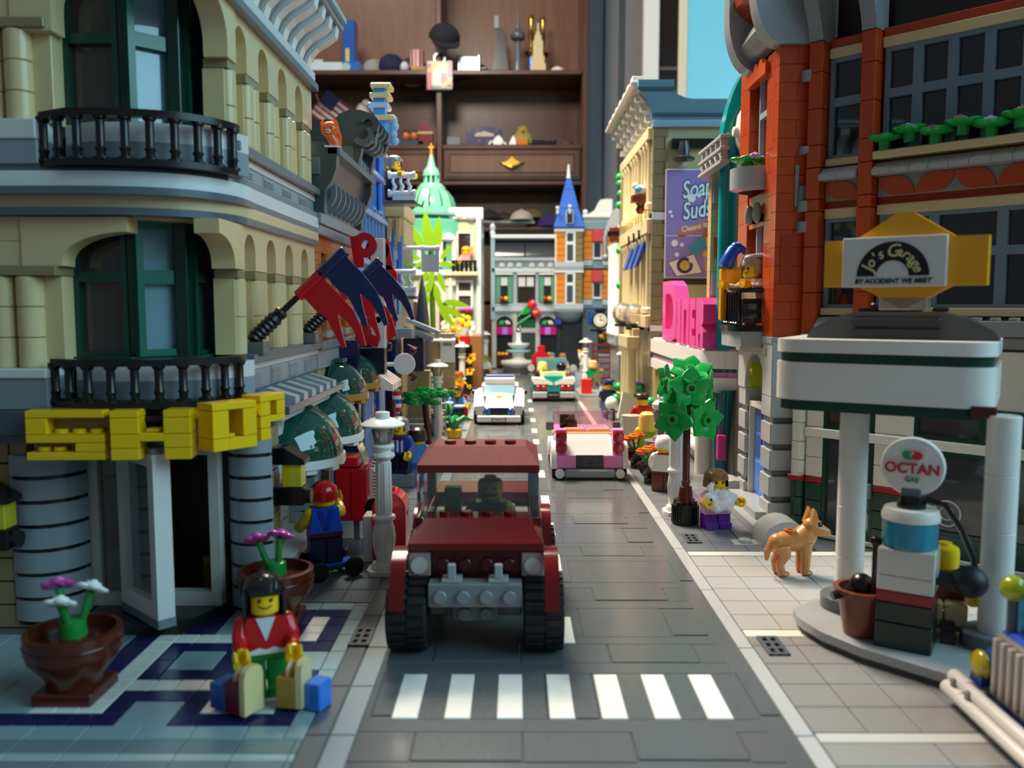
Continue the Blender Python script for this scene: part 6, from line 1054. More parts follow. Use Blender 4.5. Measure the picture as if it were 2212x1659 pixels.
# tow truck at the right edge
tt = T('tow_truck', 'blue tow truck with yellow lamps and white bumper bars at the right edge', 'truck', (17.9, 31.6, 0), R(-91))
P('bonnet', MB().box(-.4, .6, 1.6, 4.2, 4, 3.55, .25), '1C50D8', tt); P('chassis', MB().box(-1, .4, .5, 5, 5, 1.6, .1), '1B3370', tt); P('fender', MB().prism(arc(1.6, 1.1, 1.5, 0, pi, 10), 'x', -1.2, -.4), '1E3F8C', tt)
for k in range(5): P('grille_bar', MB().box(.1+.5*k, .2, 1.2, .38+.5*k, .7, 3.3, .05), 'BDB6AE', tt)
P('grille', MB().box(-.1, .3, 1.0, 2.6, .75, 1.3, .04).box(-.1, .45, 1.2, 2.6, .7, 3.4, .04), '9A948E', tt); P('headlight', MB().sph(-.9, .35, 1.75, .62, sy=.5), glass('EBD80A', .35), tt); P('headlight_seat', MB().box(-1.3, .4, .9, -.5, 1.1, 1.6, .05), '2A2C2E', tt)
for (z, y) in ((1.05, -.35), (.62, -.6)): P('bumper_bar', MB().tube([(-1.5, y, z), (-.3, y, z)], .3, 12).tube([(-.3, y-.05, z), (6.5, y-.1, z)], .26, 12), 'E6DFD8', tt)
for x in (-.9, .2): P('bar_joint', MB().box(x-.15, -.75, .4, x+.15, 0, 1.2, .05), '8C8680', tt)
P('windscreen', MB().prism([(1.2, 3.5), (2.6, 3.5), (2.9, 6.2), (2.1, 6.3)], 'x', -.6, 4.4), glass('3FA7C8', .5), tt); P('beacon', MB().sph(.1, .9, 5.2, .5), glass('C8D20A', .35), tt); P('beacon_post', MB().cyl(.1, .9, 3.4, .2, 1.4, 10), 'dbg', tt); P('wheel', MB().cyl(-1.2, 1.8, 1.05, 1.05, .9, 20, 'x', b=.1), 'black', tt)
# ================= right: diner =================
di = WT('diner', 'white and teal diner with rounded canopy and teal tube arch', 'building', (22, 91, 0))
P('core', MB().box(20, 76, 0, 34, 107, 12), 'B9B4A8', di); P('upper_core', MB().box(25.5, 82, 12, 34, 106, 27), '8A7A58', di)
cp = [(34, 107.3), (17, 107.3), (17, 79.5)]+arc(19.6, 79.5, 2.6, pi, 1.5*pi, 8)+[(34, 76.9)]
for (z0, z1, m, e) in ((10.1, 11.7, 'F1EDE6', 0), (9.75, 10.1, 'dteal', .25), (9.3, 9.75, 'pink', .3), (8.2, 9.3, 'F1EDE6', .05)): P('canopy_band', MB().prism([(x+e*(x < 30), y+(e if y < 90 else -e)) for x, y in cp], 'z', z0, z1-.015), mat(m, .15), di)
P('canopy_top', MB().prism([(x+.4, y+.3) for x, y in cp], 'z', 11.7, 11.85), 'D8D4CC', di)
P('corner_column', MB().lathe([(.62, 0), (.66, 1.5), (.95, 6.8), (1.1, 8.0), (1.3, 8.2)], 20, 18.9, 77.6, 0), mat('dteal', .12), di); P('white_column', MB().lathe([(.8, 0), (.85, 8.2)], 14, 17.9, 80.5, 0), 'E9E5DC', di)
P('front_wall', MB().box(18.6, 80, 0, 19.4, 107, 8.3, .05), 'D9D4CA', di); bricks(di, '9C7A4C', (18.5, 99), pi/2, 8, 0, 8.2, .9, 2, 1.2); P('shop_window', MB().box(18.4, 81.6, 2.6, 18.6, 98, 7.2), glass('BFD4D8', .5), di); P('window_ledge', MB().box(17.3, 80.6, 1.9, 18.8, 98, 2.4, .08), 'F1EDE6', di); P('pink_block', MB().box(17.9, 74.6, 2.2, 18.6, 75.4, 4.4, .05), 'magenta', di)
tub = MB(); tub.cyl(19.05, 78.0, 11.8, .78, 5.4, 22, b=.04); P('teal_tube', tub, mat('teal', .1), di); P('teal_tube', MB().cyl(19.05, 78.0, 17.25, .78, 11.8, 22, b=.04), mat('teal', .1), di)
P('teal_arch', MB().ring(arc(24.1, 29, 5.85, pi, R(55), 20, 10), arc(24.1, 29, 4.6, pi, R(55), 20, 8.2), 'y', 77.2, 79.0, False), mat('teal', .1), di); P('teal_arch_back', MB().prism(arc(24.1, 29, 4.6, pi, R(55), 20, 8.2)+[(24.1, 29)], 'y', 78.6, 79.0), '2E7E78', di)
P('roof_dish', MB().lathe([(.01, -.7), (1.3, -.5), (2.2, 0), (2.5, .4), (2.3, .7), (.01, .9)], 24, 19.9, 76.2, 31.0, 'x'), 'EFE8DA', di); P('dish_knob', MB().cyl(18.9, 76, 30.8, .45, .8, 14, 'x', b=.1), 'EFE8DA', di)
bricks(di, 'C9AE78', (18.1, 80.2), 0, 2.2, 12, 28.2, 1.2, 2.2, 1.2); P('upper_wall', MB().box(20.3, 80.2, 12, 27, 81.4, 28.2, .05), 'C9AE78', di)
for z in (25.2, 16.8): P('window_arch', MB().prism([(18.25, z), (18.25, z+2.0), (20, z+2.0), (20, z-1.6), (19.3, z-1.6), (19.2, z-.6), (18.9, z)], 'y', 79.9, 80.2), 'A3A3A6', di)
P('vent_box', MB().box(18.5, 79.6, 20.2, 19.6, 80.2, 22.2, .05), '7A2A1E', di)
for y in (73.5, 75.3, 77.1, 78.9, 80.7): P('truss_bar', MB().box(17.3, y, 27.9, 17.9, y+.4, 29.8, .05), 'AFAFAE', di); P('truss_brace', MB().tube([(17.5, y, 28.1), (17.5, y+1.2, 28.9)], .22), 'AFAFAE', di)
for z in (27.7, 28.8, 29.8): P('truss_rail', MB().box(17.2, 73.2, z, 18, 82, z+.3, .05), 'B7B7B5', di)
dl = WT('diner_sign', 'hot pink block letters spelling DINER on the diner canopy', 'sign', (17.6, 90, 11.85)); YZ = lambda pts, a, b: MB().prism(pts, 'x', a, b)
def ltr(pts_o, pts_i, ch):
    mb = MB(); mb.ring(pts_o, pts_i, 'x', 17.1, 18.5) if pts_i else mb.prism(pts_o, 'x', 17.1, 18.5); P('letter', mb, mat('hpink', .15), dl, label='pink letter '+ch)
ltr([(99.5, 11.9), (99.5, 18.5), (94.6, 18.5), (92.4, 17.9), (91.0, 16.2), (91.0, 13.8), (92.4, 12.3), (94.6, 11.9)], [(97.6, 13.2), (97.6, 17.1), (95, 17.1), (93.6, 16.6), (92.8, 15.6), (92.8, 14.6), (93.6, 13.6), (95, 13.2)], 'D')
ltr([(90.6, 11.9), (90.6, 16.5), (88.7, 16.5), (88.7, 11.9)], None, 'I'); ltr([(88.3, 11.9), (88.3, 16.5), (84.9, 16.5), (84.5, 16), (84.5, 11.9), (85.7, 11.9), (85.7, 15.4), (87, 15.4), (87, 11.9)], None, 'N')
ltr([(84.1, 11.9), (84.1, 16.5), (81.5, 16.5), (81.5, 15.4), (82.9, 15.4), (82.9, 14.6), (81.8, 14.6), (81.8, 13.6), (82.9, 13.6), (82.9, 12.9), (81.5, 12.9), (81.5, 11.9)], None, 'E'); ltr([(81.1, 11.9), (81.1, 16.5), (78.6, 16.5), (78, 15.9), (78, 14.4), (78.6, 14.0), (78, 13.4), (78, 11.9), (79.2, 11.9), (79.2, 13.2), (79.9, 13.2), (79.9, 11.9)], None, 'R')
# ================= right: tan town house with billboard =================
th = WT('tan_town_house', 'tan columned town house with blue grey parapet behind the diner', 'building', (22, 122, 0))
P('core', MB().box(18, 108.2, 0, 40, 137, 38), 'A9976A', th); P('side_wall', MB().box(18.6, 108.0, 8, 40, 108.3, 37.9), 'A9AE84', th)
for k in range(20):
    w = 1.9 if k % 2 else 1.35; P('quoin', MB().box(17.0, 107.75, 8+1.5*k, 17+w, 109.5, 9.46+1.5*k, .04), '7E7458', th)
P('string_course', MB().box(17, 107.7, 26.4, 19.2, 109.4, 27.3, .04), 'C9CACA', th); P('string_course', MB().box(17, 107.6, 12.6, 26, 109.4, 13.3, .04), 'C9CACA', th)
for k in range(3):
    y = 110.2+9.3*k
    P('bay_wall', MB().box(17.4, y-2, 13, 18.2, y+7.3, 37.5, .04), 'tan', th)
    for dy in (0, 2.6, 5.2):
        for (z0, z1) in ((14.8, 24.6), (28, 36.2)): P('column', MB().lathe([(.75, z0), (.75, z0+.6), (.55, z0+.8), (.5, z1-.9), (.75, z1-.5), (.8, z1)], 12, 17.2, y+dy, 0), 'D9C596', th)
    for (z0, z1) in ((24.8, 26.6), (36.3, 37.7), (13, 14.6)): P('entablature', MB().box(16.4, y-2, z0, 18, y+7.3, z1, .08), 'D9C596', th)
    for z in (15, 28): P('window', MB().box(17.3, y+.7, z+.6, 17.45, y+1.9, z+8), '6A5A3A', th); P('window', MB().box(17.3, y+3.3, z+.6, 17.45, y+4.5, z+8), '6A5A3A', th)
P('side_pilaster', MB().box(16.6, 135.5, 8, 18, 137.5, 37.5, .05), '8F8158', th)
P('parapet', MB().prism([(16.9, 37.9), (16.7, 39.6), (16.0, 41.4), (15.1, 42.2), (15.1, 43.3), (19.5, 43.3), (19.5, 41.9), (20, 41.5), (21, 41.1), (21.8, 41.0), (40, 41.0), (40, 37.9)], 'y', 107.6, 108.8), '5E8194', th); P('parapet_band', MB().box(17, 107.45, 38.9, 40, 108.8, 39.3), '35525F', th); P('parapet_band', MB().box(15, 107.4, 42.0, 19.6, 108.8, 42.4), '35525F', th); P('parapet_band', MB().box(16.9, 107.3, 37.6, 40, 108.9, 38.4, .05), '7AA2B4', th)
for k in range(7):
    y = 109.6+4.2*k; P('cornice_block', MB().prism([(17.6, 37.8), (17.2, 39.5), (16.4, 41), (15.4, 42), (15.4, 43), (18, 43)], 'y', y, y+1.4), 'B4B2AC', th)
    for (z, x) in ((39, 16.9), (40.3, 16.3), (41.5, 15.6)): P('cornice_step', MB().box(x-.4, y+1.4, z, 17.6, y+2.4, z+.8, .05), 'C9C6BE', th)
    P('roof_stud_block', MB().box(14.6, y, 43.2, 16, y+1.6, 44.2, .06), 'C9C6BE', th)
P('roof_slab', MB().box(14.3, 108.8, 42.9, 18, 138.5, 43.4, .06), 'B4B2AC', th)
for k in range(3): P('window_awning', MB().prism([(16.9, 24.6), (15.6, 20.8), (16.0, 20.8), (17.4, 24.2)], 'y', 112+5*k, 115+5*k), '2A4FA0', th); P('awning_hook', MB().tube([(16.8, 113.5+5*k, 25.4), (16.2, 113.5+5*k, 25.6), (16.3, 113.5+5*k, 24.4)], .14), 'black', th)
for k in range(7): P('ivy', MB().sph(16.6+.1*(k % 3), 137.4, (36, 35, 33.4, 31.6, 24.5, 19, 13.5)[k], .7, 8, .9, m=6), 'bgreen', th)
so = T('flood_lamp', 'black flood lamp on the side wall above the billboard', 'lamp', (20.9, 107.9, 34.2)); P('arm', MB().box(-1.6, -.6, .8, 5, .1, 2, .05), '101314', so); P('shade', MB().lathe([(1.3, -1), (1.35, -.7), (.7, -.4), (.7, .5), (.5, 1.3)], 18, -.3, -1.4, .2), mat('2E3236', .2), so); P('bulb', MB().sph(-.3, -1.4, -1.2, .5), glass('DDE4E6', .5), so); P('bracket', MB().box(-2, -.2, -3.0, -.8, .1, -2.3, .06), '141616', so)
bb = T('billboard', 'lilac Soap Suds billboard on the side wall', 'billboard', (22.4, 107.4, 19.2)); W_ = 3.7
P('frame', MB().box(-W_-.1, 0, -.05, W_+.1, .55, 13.35, .05), 'EDEAEE', bb); bo = P('poster', MB().box(-W_, -.06, .1, W_, .02, 13.2), 'purpleprint', bb); P('base_bar', MB().box(-W_, -.2, -.8, W_, .5, -.1, .05), 'black', bb)  # plain black bar along the lower edge of the frame
def pr(name, m, pts, y=-.08): return P(name, MB().prism(pts, 'y', y-.01, y+.01), m, bo)
for (tx, z, x) in (('Soap', 10.9, .35), ('Suds', 8.3, .35)):
    for (c, y, w) in (('2A1C78', -.1, .16), ('C6ECF6', -.13, .05)): q = text(bo, tx, 2.7, c, (x-.35, y, z), (pi/2, R(-9), 0), bold=w, shear=.3); q.scale = (.72, 1.08, 1)
pr('ribbon', 'B57A6A', [(-2.2, 6.0), (-1.2, 6.3), (0, 6.7), (1.2, 7.1), (3.2, 7.7), (3.4, 6.5), (1.2, 5.9), (-2.2, 4.9)]); text(bo, 'Cleans it all', .92, 'F2E4DA', (.3, -.1, 6.35), (pi/2, R(-12), 0), bold=.012)
P('poster_seam', MB().box(-W_, -.09, 5.15, W_, -.06, 5.25), 'D9D0EA', bo)
for (x, z, r) in ((-2.6, 4.3, .42), (-1.7, 4.1, .25), (-2.3, 2.9, .28), (-.6, 9.8, .5), (.3, 10.1, .26), (-3.2, 8.1, .22), (-3.0, 7.6, .16)): P('bubble', MB().cyl(x, -.12, z, r, .04, 18, 'y'), 'E6E2F4', bo)
pr('wash_machine', 'EAE7DF', [(-3.3, 1.9), (-.2, 2.9), (.8, -.0+.7), (-2.3, .25)], -.1); pr('machine_outline', '2B2250', [(-3.38, 1.93), (-.17, 2.98), (.88, .66), (-2.35, .17)], -.085); P('door_ring', MB().cyl(-1.3, -.14, 1.55, 1.0, .04, 26, 'y'), '3A1A70', bo); P('door_glass', MB().cyl(-1.3, -.18, 1.55, .62, .04, 22, 'y'), 'C9B43C', bo); P('bubble', MB().cyl(-.5, -.2, 2.2, .33, .04, 18, 'y'), 'E6E2F4', bo)
P('lady_hair', MB().cyl(2.0, -.1, 5.0, 1.25, .03, 20, 'y'), 'B5623A', bo); pr('lady_face', 'E2C22A', [(1.2, 5.0), (2.6, 5.0), (2.6, 4.0), (2.0, 3.5), (1.3, 3.9)], -.14); pr('lady_dress', 'B79BC2', [(1.0, 3.7), (2.9, 3.7), (3.3, 1.2), (1.1, 1.2)], -.11); pr('lady_skirt', 'C98A8A', [(1.0, 2.3), (3.2, 2.3), (3.3, .9), (1.1, .9)], -.12); pr('laundry', '2F9AB8', [(-1.0, 3.9), (-.2, 4.3), (.3, 5.0), (1.2, 5.0), (1.2, 3.6), (.2, 3.0), (-.6, 2.9)], -.13); pr('lady_hand', 'E2C22A', [(.9, 3.2), (1.5, 3.3), (1.5, 2.7), (.9, 2.7)], -.15)
P('face_print', MB().cyl(1.6, -.17, 4.4, .09, .02, 8, 'y').cyl(2.2, -.17, 4.4, .09, .02, 8, 'y').tube([(1.6, -.17, 3.95), (1.9, -.17, 3.85), (2.2, -.17, 3.95)], .04, 5), '3A2A10', bo)
nb = T('gull_bracket', 'white and blue gull on a reddish brown wall bracket', 'bracket', (16.2, 112.5, 27.6)); P('shelf', MB().box(-1.1, -.8, 1.4, 1, .8, 2.4, .08), '6E2A18', nb); P('post', MB().lathe([(.3, 0), (.6, .5), (.35, 1), (.6, 1.4)], 10), '6E2A18', nb); P('gull', MB().sph(0, 0, 3.0, .7, sx=1.2).sph(-.7, 0, 3.6, .4), 'E9EEF0', nb); P('wing', MB().sph(-.3, -.5, 3.1, .4, sx=1.3), '4AA0D8', nb)
# portico with globe lamps
po_ = WT('portico', 'tan two column portico with clear globe lamps', 'portico', (17.2, 116, 0)); P('entablature', MB().box(14.6, 112, 10.2, 16.35, 121, 11.8, .1), 'D6C490', po_); P('blocking', MB().box(15.4, 112.2, 11.8, 16.35, 121, 12.8, .06), 'D6C490', po_)
for (x, y) in ((15.4, 113.2), (15.4, 116), (15.4, 119)): P('column', MB().lathe([(.9, 0), (.9, .8), (.68, 1), (.64, 9.6), (.85, 10.2)], 16, x, y, 0), 'D6C490', po_)
for k, (x, y, z) in enumerate(((15.9, 114, 13.2), (15.6, 124, 13.4))):
    t = T('globe_lamp', ('clear globe lamp on the portico, right one' , 'clear globe lamp on the portico, left one')[k], 'lamp', (x, y, z)); P('globe', MB().sph(0, 0, 1.3, 1.55, 20, m=12), glass('F4F0EA', .8), t); P('base', MB().box(-1.1, -1, -.6, 1.1, 1, -.2, .05), 'black', t); P('stem', MB().cyl(0, 0, -1.4, .5, .9, 12), 'E6E4E0', t)
# beyond: cream columns, pale pink house, hoist
cr = WT('cream_house', 'cream fluted building with pink side between town house and square', 'building', (22, 150, 0)); P('core', MB().box(17.6, 140.6, 0, 30, 152, 25.6), 'C9A090', cr)
for k in range(4): P('flute', MB().lathe([(.95, 11), (.95, 12), (.75, 12.4), (.75, 25), (1, 26)], 12, 17.0, 142.5+2.5*k, 0), 'F1EEE2', cr)
P('base', MB().box(16.4, 140, 9.2, 19, 152, 11, .1), '8E9698', cr); P('ground_wall', MB().box(17.0, 140, 0, 17.6, 152, 9.2), '6F7A80', cr); P('pink_wall', MB().box(17.8, 138.0, 10, 20, 140.5, 25, .1), 'D9988A', cr); P('plant_box', MB().sph(18.0, 139, 13.2, .8), 'orange', cr)
ho = WT('roof_hoist', 'grey roof hoist with black and red beam and hanging hook', 'hoist', (20.5, 158, 26)); P('cabin', MB().box(18.8, 156, 30.3, 22, 160, 34.6, .1), '5E666A', ho); P('mount', MB().prism([(16.2, 28.8), (18.8, 30.3), (18.8, 34), (17.6, 32.6)], 'y', 156.2, 159), '9BA0A2', ho); P('stud_plate', MB().box(19.6, 155.8, 31.4, 21, 156, 33), 'E2E2DE', ho)
P('beam', MB().box(16.6, 155.6, 28.2, 22, 157, 29, .05), 'black', ho); P('beam_trim', MB().box(17, 155.5, 29, 22, 157, 29.7, .05).box(17, 155.5, 27.4, 22, 157, 28.2, .05), '6A241C', ho); P('hook', MB().tube([(16.7, 156, 29), (16.3, 156, 28), (16.4, 156, 25)], [.35, .45, .35]).sph(16.4, 156, 24.4, .7), '7A8084', ho); P('support', MB().box(18.4, 156, 0, 22, 160, 30.3), 'C9B8A8', ho)
# ================= left pavement: people and things =================
gi = fig('woman with black bob in a red jumper holding bags, foreground left', (-10.2, 33.9, 0), R(20), 'C4141C', 'green', None, ('bob', mat('201E1E', .18)), arm=(28, 28), armout=(10, 10), belt='D8DCE4', hips='green')
P('shirt_hem', MB().prism([(-.97, 1.78), (.97, 1.78), (.93, 2.02), (.6, 1.95), (.3, 2.05), (0, 1.96), (-.3, 2.05), (-.6, 1.95), (-.93, 2.02)], 'y', -.52, -.49), 'E6E6E2', gi); P('hair_strand', MB().tube([(.2, -.74, 4.35), (.25, -.6, 4.7), (.2, -.2, 4.93)], .05).tube([(.42, -.7, 4.3), (.45, -.5, 4.68), (.35, -.1, 4.9)], .05), mat('3A3C40', .15), gi)
def bag(label, loc, rz, cols):
    t = T('shopping_bag', label, 'bag', loc, rz)
    P('side_tile', MB().prism([(-.5, .05), (.5, .05), (.5, 1.5), (.42, 1.75), (.2, 1.9), (-.2, 1.9), (-.42, 1.75), (-.5, 1.5)], 'x', .32, .58), 'E0CE92', t)
    for k, c in enumerate(cols): P('filling', MB().box(.3-.8*(k+1), -.5, 0, .3-.8*k, .5, 1.25 if k == 0 else 1.05, .05), c, t)
    P('handle_ring', MB().lathe([(.4, 0), (.5, .1), (.4, .22), (.25, .22)], 14, -.2, .1, 1.3, 'x'), 'CDB27A', t); return t
bag('shopping bag with dark red and blue filling in the left hand of the woman', (-10.55, 32.0, .12), R(-28), ('6E1A2A', '2A5AA8')); bag('tan shopping bag with gold and bright blue filling on the right of the woman', (-8.75, 32.55, .12), R(-10), ('B08A3A',)); 
thing('blue_parcel', 'bright blue block leaning on the tan shopping bag', 'parcel', MB().box(-.35, -.45, 0, .35, .45, 1.1, .05), '2F7AE0', (-7.75, 32.5, .02), R(-20))
def barrel(label, loc, flowers, rz=0):
    t = T('flower_tub', label, 'flower tub', loc, rz, 'brown flower tubs by the shop')
    P('foot', MB().box(-1.2, -1.2, 0, 1.2, 1.2, .5, .06), '5A2414', t); P('tub', MB().lathe([(1.05, .5), (1.15, .95), (1.75, 1.7), (1.85, 2.0), (1.85, 2.75), (1.62, 2.78), (1.55, 2.0), (.01, 1.95)], 24), '5A2414', t); P('soil_ring', MB().lathe([(.3, 1.95), (1.1, 1.95), (1.1, 2.35), (.9, 2.5), (.3, 2.5)], 20), '4E1F10', t)
    P('hoop', MB().lathe([(1.87, 2.25), (1.89, 2.3), (1.87, 2.35)], 24), '47190C', t); P('stem_base', MB().lathe([(.55, 2.4), (.5, 3.1), (.3, 3.2)], 14), 'green', t)
    for (x, y, z, c) in flowers:
        P('stem', MB().tube([(x*.3, y*.3, 2.9), (x*.6, y*.6, 3.4), (x*.9, y*.9, z-.15)], .16, 8), 'green', t); f = MB(); f.t = TM(x, y, z, 0, R(-28)*1, R(18)*x)
        for k in range(6): f.sph(.42*cos(k*pi/3), .42*sin(k*pi/3), 0, .27, 10, .42, m=6)
        f.cyl(0, 0, -.1, .42, .24, 14); f.lathe([(.28, .1), (.3, .24), (.12, .26)], 14); P('blossom', f, c, t); P('blossom_centre', MB().at(x, y, z, 0, R(-28), R(18)*x).cyl(0, 0, .12, .13, .2, 10), 'green' if c == 'E052B4' else c, t)
    return t
barrel('brown tub with two white and one pink flower, bottom left', (-17.9, 33.6, 0), [(-.75, .4, 4.45, 'E052B4'), (-.1, -.7, 4.05, 'F2F2EE'), (.75, .2, 4.4, 'F2F2EE')]); barrel('brown tub with two pink flowers behind the woman in red', (-11.9, 41.6, 0), [(-.85, -.2, 4.3, 'E052B4'), (.35, -.3, 4.55, 'E052B4')])
sk = fig('boy with red cap and blue overalls seen from behind on a skateboard', (-11.2, 49.4, .75), R(205), 'blue', '141E40', 'skin', ('helmet', mat('red', .15)), face=False, arm=(75, 20))
P('cap_peak', MB().prism(arc(0, -.5, .72, R(180), R(360), 10, .75), 'z', 3.85, 4.0), 'red', sk); P('belt', MB().box(-.97, .44, 1.6, .97, .52, 1.85), '4A1E22', sk); P('strap', MB().prism([(-.5, 3.2), (-.2, 3.2), (.15, 2.0), (-.15, 2.0)], 'y', .46, .51).prism([(.5, 3.2), (.2, 3.2), (-.15, 2.0), (.15, 2.0)], 'y', .46, .51), '2338A0', sk)
sb = T('skateboard', 'blue skateboard with big black wheels under the boy', 'skateboard', (-11.0, 49.4, 0), R(35)); P('deck', MB().box(-1.5, -.5, .45, 1.5, .5, .72, .06), '1652C8', sb)
for x in (-1.1, 1.1):
    P('axle', MB().box(x-.15, -1.1, .35, x+.15, 1.1, .6, .03), 'black', sb)
    for y in (-1.25, 1.25): P('wheel', MB().cyl(x, y-.15, .58, .58, .3, 18, 'y', b=.06), 'black', sb)
pb = T('post_box', 'red rounded post box with a white block behind the nearest lamp', 'post box', (-7.7, 51.9, 0)); P('body', MB().prism([(-1.02, .35), (1.02, .35), (1.02, 3.4)]+arc(0, 3.4, 1.02, 0, pi, 14)[1:], 'y', -.5, 1.4), mat('C0151C', .15), pb); P('knob', MB().cyl(0, .4, 4.35, .3, .28, 14, b=.04), 'C0151C', pb); P('foot', MB().box(-.98, -.45, 0, .98, 1.3, .35, .04), '6A6A1E', pb); P('slot', MB().box(1.0, .2, 2.9, 1.05, .9, 3.1), '5A0A0E', pb); P('block', MB().box(-1.65, -.3, 0, -1.03, 1.2, 2.9, .05), 'D6D8D6', pb)
ks = T('newspaper_stand', 'red news stand hung with white newspapers beside the domed awnings', 'kiosk', (-10.7, 57, 0)); P('box', MB().box(-1.2, -1, 1.5, .9, 1.2, 5, .05), 'B0121A', ks); P('box_top', MB().box(-1.1, -.9, 5.1, .3, 1.2, 5.75, .06), 'C0151C', ks); P('seam', MB().box(-.18, -1.03, 1.6, -.12, -1, 4.9), '7A0C12', ks)
for (x, z, a) in ((1.35, 2.9, 0), (1.15, 4.9, R(18))): q = MB().at(x, -.6, z, R(8), 0, a); q.box(-.12, -.1, 0, .12, 1.2, 2.1, .03); o = P('newspaper', q, 'E6E6E2', ks); q = MB().at(x, -.6, z, R(8), 0, a); [q.box(-.1+.0, -.12, .2+.22*i, .1, -.1, .3+.22*i) for i in range(8)]; P('print_line', q, '3A3A3A', o)
P('clear_flap', MB().at(.7, 0, 5.2, 0, 0, R(-20)).box(0, -.8, 0, .12, .8, 1.4, .03), glass('D6DDDD', .7), ks); P('wheel', MB().cyl(1.3, -1, 2.4, .6, .4, 16, 'y'), 'black', ks); P('post', MB().box(-.2, -.2, 0, .2, .2, 1.5), 'dbg', ks)
bw = fig('grey haired man in striped waistcoat and red bow tie by the barber pole', (-10.1, 74.2, 1.2), R(-12), '2A4FB0', '1A2040', '2A4FB0', ('short', '8A9094'), arm=(10, 10)); P('bow_tie', MB().prism([(-.42, 3.3), (0, 3.12), (.42, 3.3), (.42, 2.9), (0, 3.05), (-.42, 2.9)], 'y', -.58, -.5), '8E1A20', bw); P('stripe', MB().box(-.5, -.52, 1.9, -.3, -.48, 2.95).box(.3, -.52, 1.9, .5, -.48, 2.95).box(-.1, -.52, 1.9, .1, -.48, 2.95), 'E4E6EC', bw)
thing('doorstep', 'grey stone step under the man with the bow tie', 'step', MB().box(-1.4, -1, 0, 1.4, 1.2, 1.2, .05), '7B868B', (-10.2, 74.4, 0))
fig('dark haired man in light blue shirt seen from behind on the left pavement', (-8.75, 76.0, .05), R(185), '4A92D8', '2A62B8', None, ('short', mat('2E2320', .3)), face=False, arm=(25, 25))
wp = T('wooden_post', 'reddish brown post on a square foot beside the barber pole', 'post', (-11.6, 80.8, 0)); P('foot', MB().box(-1.0, -.6, 0, 1.0, .6, .5, .05), '4E2014', wp); P('shaft', MB().cyl(0, 0, .5, .3, 6.3, 12), '5A2818', wp)
ft = T('flat_tree', 'tree with flat dark green leaf plates and brown trunk, left pavement', 'tree', (-9.9, 95, 0)); P('trunk', MB().tube([(.3, 0, 0), (.1, 0, 2.6), (-.2, 0, 5.5)], .36, 12), '4A1E14', ft)
for (cx, cy, z, r_) in ((-1.2, .2, 5.6, .2), (1.6, -.3, 5.7, 1.0), (.2, 1.6, 5.95, 2.2), (-.4, -1.2, 5.0, 3)):
    q = MB(); q.t = TM(cx, cy, z, r_); 
    for (x, y) in ((0, 0), (1, .3), (-1, .2), (.5, 1), (-.5, -1), (1.7, -.3), (-1.8, .6)):
        q.cyl(x, y, 0, .58, .4, 12); q.stud(x, y, .4, r=.33)
    q.box(-1.6, -.3, .05, 1.6, .4, .35); P('leaf_plate', q, '159048', ft)
yp = T('potted_plant', 'green leafy plant in a round yellow pot on the kerb', 'plant', (-7.2, 100.9, 0)); P('pot', MB().lathe([(.6, 0), (.95, .3), (.95, 1.1), (.75, 1.3), (.6, 1.1), (.01, 1.0)], 20), 'E0B41C', yp)
for (a, l) in ((R(20), 2.4), (R(170), 1.3), (R(80), 1.5), (R(260), 1.3)): P('leaf', MB().tube([(0, 0, 1), (.2*cos(a), .2*sin(a), 1.9), (.5*l*cos(a), .5*l*sin(a), 2.5), (l*cos(a), l*sin(a), 2.1)], [.4, .5, .35, .06], 8), '138A44', yp)
wf_ = T('potted_plant', 'white flowers on dark stems between the yellow pot and the woman in blue', 'plant', (-7.9, 108, 0)); P('pot', MB().lathe([(.7, 0), (.9, .9), (.01, .9)], 14), 'dbrown', wf_)
for (x, z) in ((-.6, 3.3), (.9, 2.9)): P('stem', MB().tube([(x*.3, 0, .8), (x, 0, z)], .14), 'dgreen', wf_); P('blossom', MB().lathe([(.2, 0), (.75, .15), (.7, .3), (.2, .3)], 10, x, 0, z), 'DDE6EE', wf_)
fig('woman with brown hair in a light blue jacket on the left kerb', (-8.0, 117, 0), R(15), '4C90D6', '16203C', None, ('long', mat('6A3A22', .15)), arm=(20, 35), belt='3A3A44'); thing('red_tube', 'upright red tube with white ends beside the woman in blue', 'tube', MB().cyl(0, 0, .0, .35, 3.4, 12), 'D8161C', (-6.9, 118.5, 0))
fig('ginger woman in an orange yellow top farther along the left kerb', (-9.3, 142, 0), R(25), 'oryellow', 'dbrown', None, ('bun', 'A5481C'), arm=(50, 40)); thing('violin_case', 'brown pointed instrument case held by the ginger woman', 'case', MB().prism([(-.9, .2), (.6, 0), (1, 1.2), (-.3, 2)], 'y', -.2, .2), 'dbrown', (-8.0, 141.2, 1.0))
thing('small_bush', 'small bright green bush behind the flat tree', 'bush', MB().sph(0, 0, 1.6, 1.1, sz=1.1).sph(1, .2, 2.4, .9).sph(-.6, .3, 3, .8), 'bgreen', (-9.9, 110, 0)); thing('glass_dog', 'grey clear ornament beside the brown trunk', 'ornament', MB().sph(0, 0, 1.2, .8, sz=1.4).sph(.3, -.3, 3, .7), glass('7E868C', .4), (-9.4, 99.5, 0))
fl = WT('flower_stall', 'black flower stall with big yellow blossoms and a red rose', 'stall', (-9.6, 160, 0)); P('stand', MB().box(-12.5, 160, 0, -8, 163, 8.4, .1), '1A1B1C', fl); P('arm', MB().tube([(-13.6, 159.6, 8.2), (-11, 159.5, 9.4), (-8.8, 159.5, 9.2)], [.5, .6, .5]), 'black', fl)
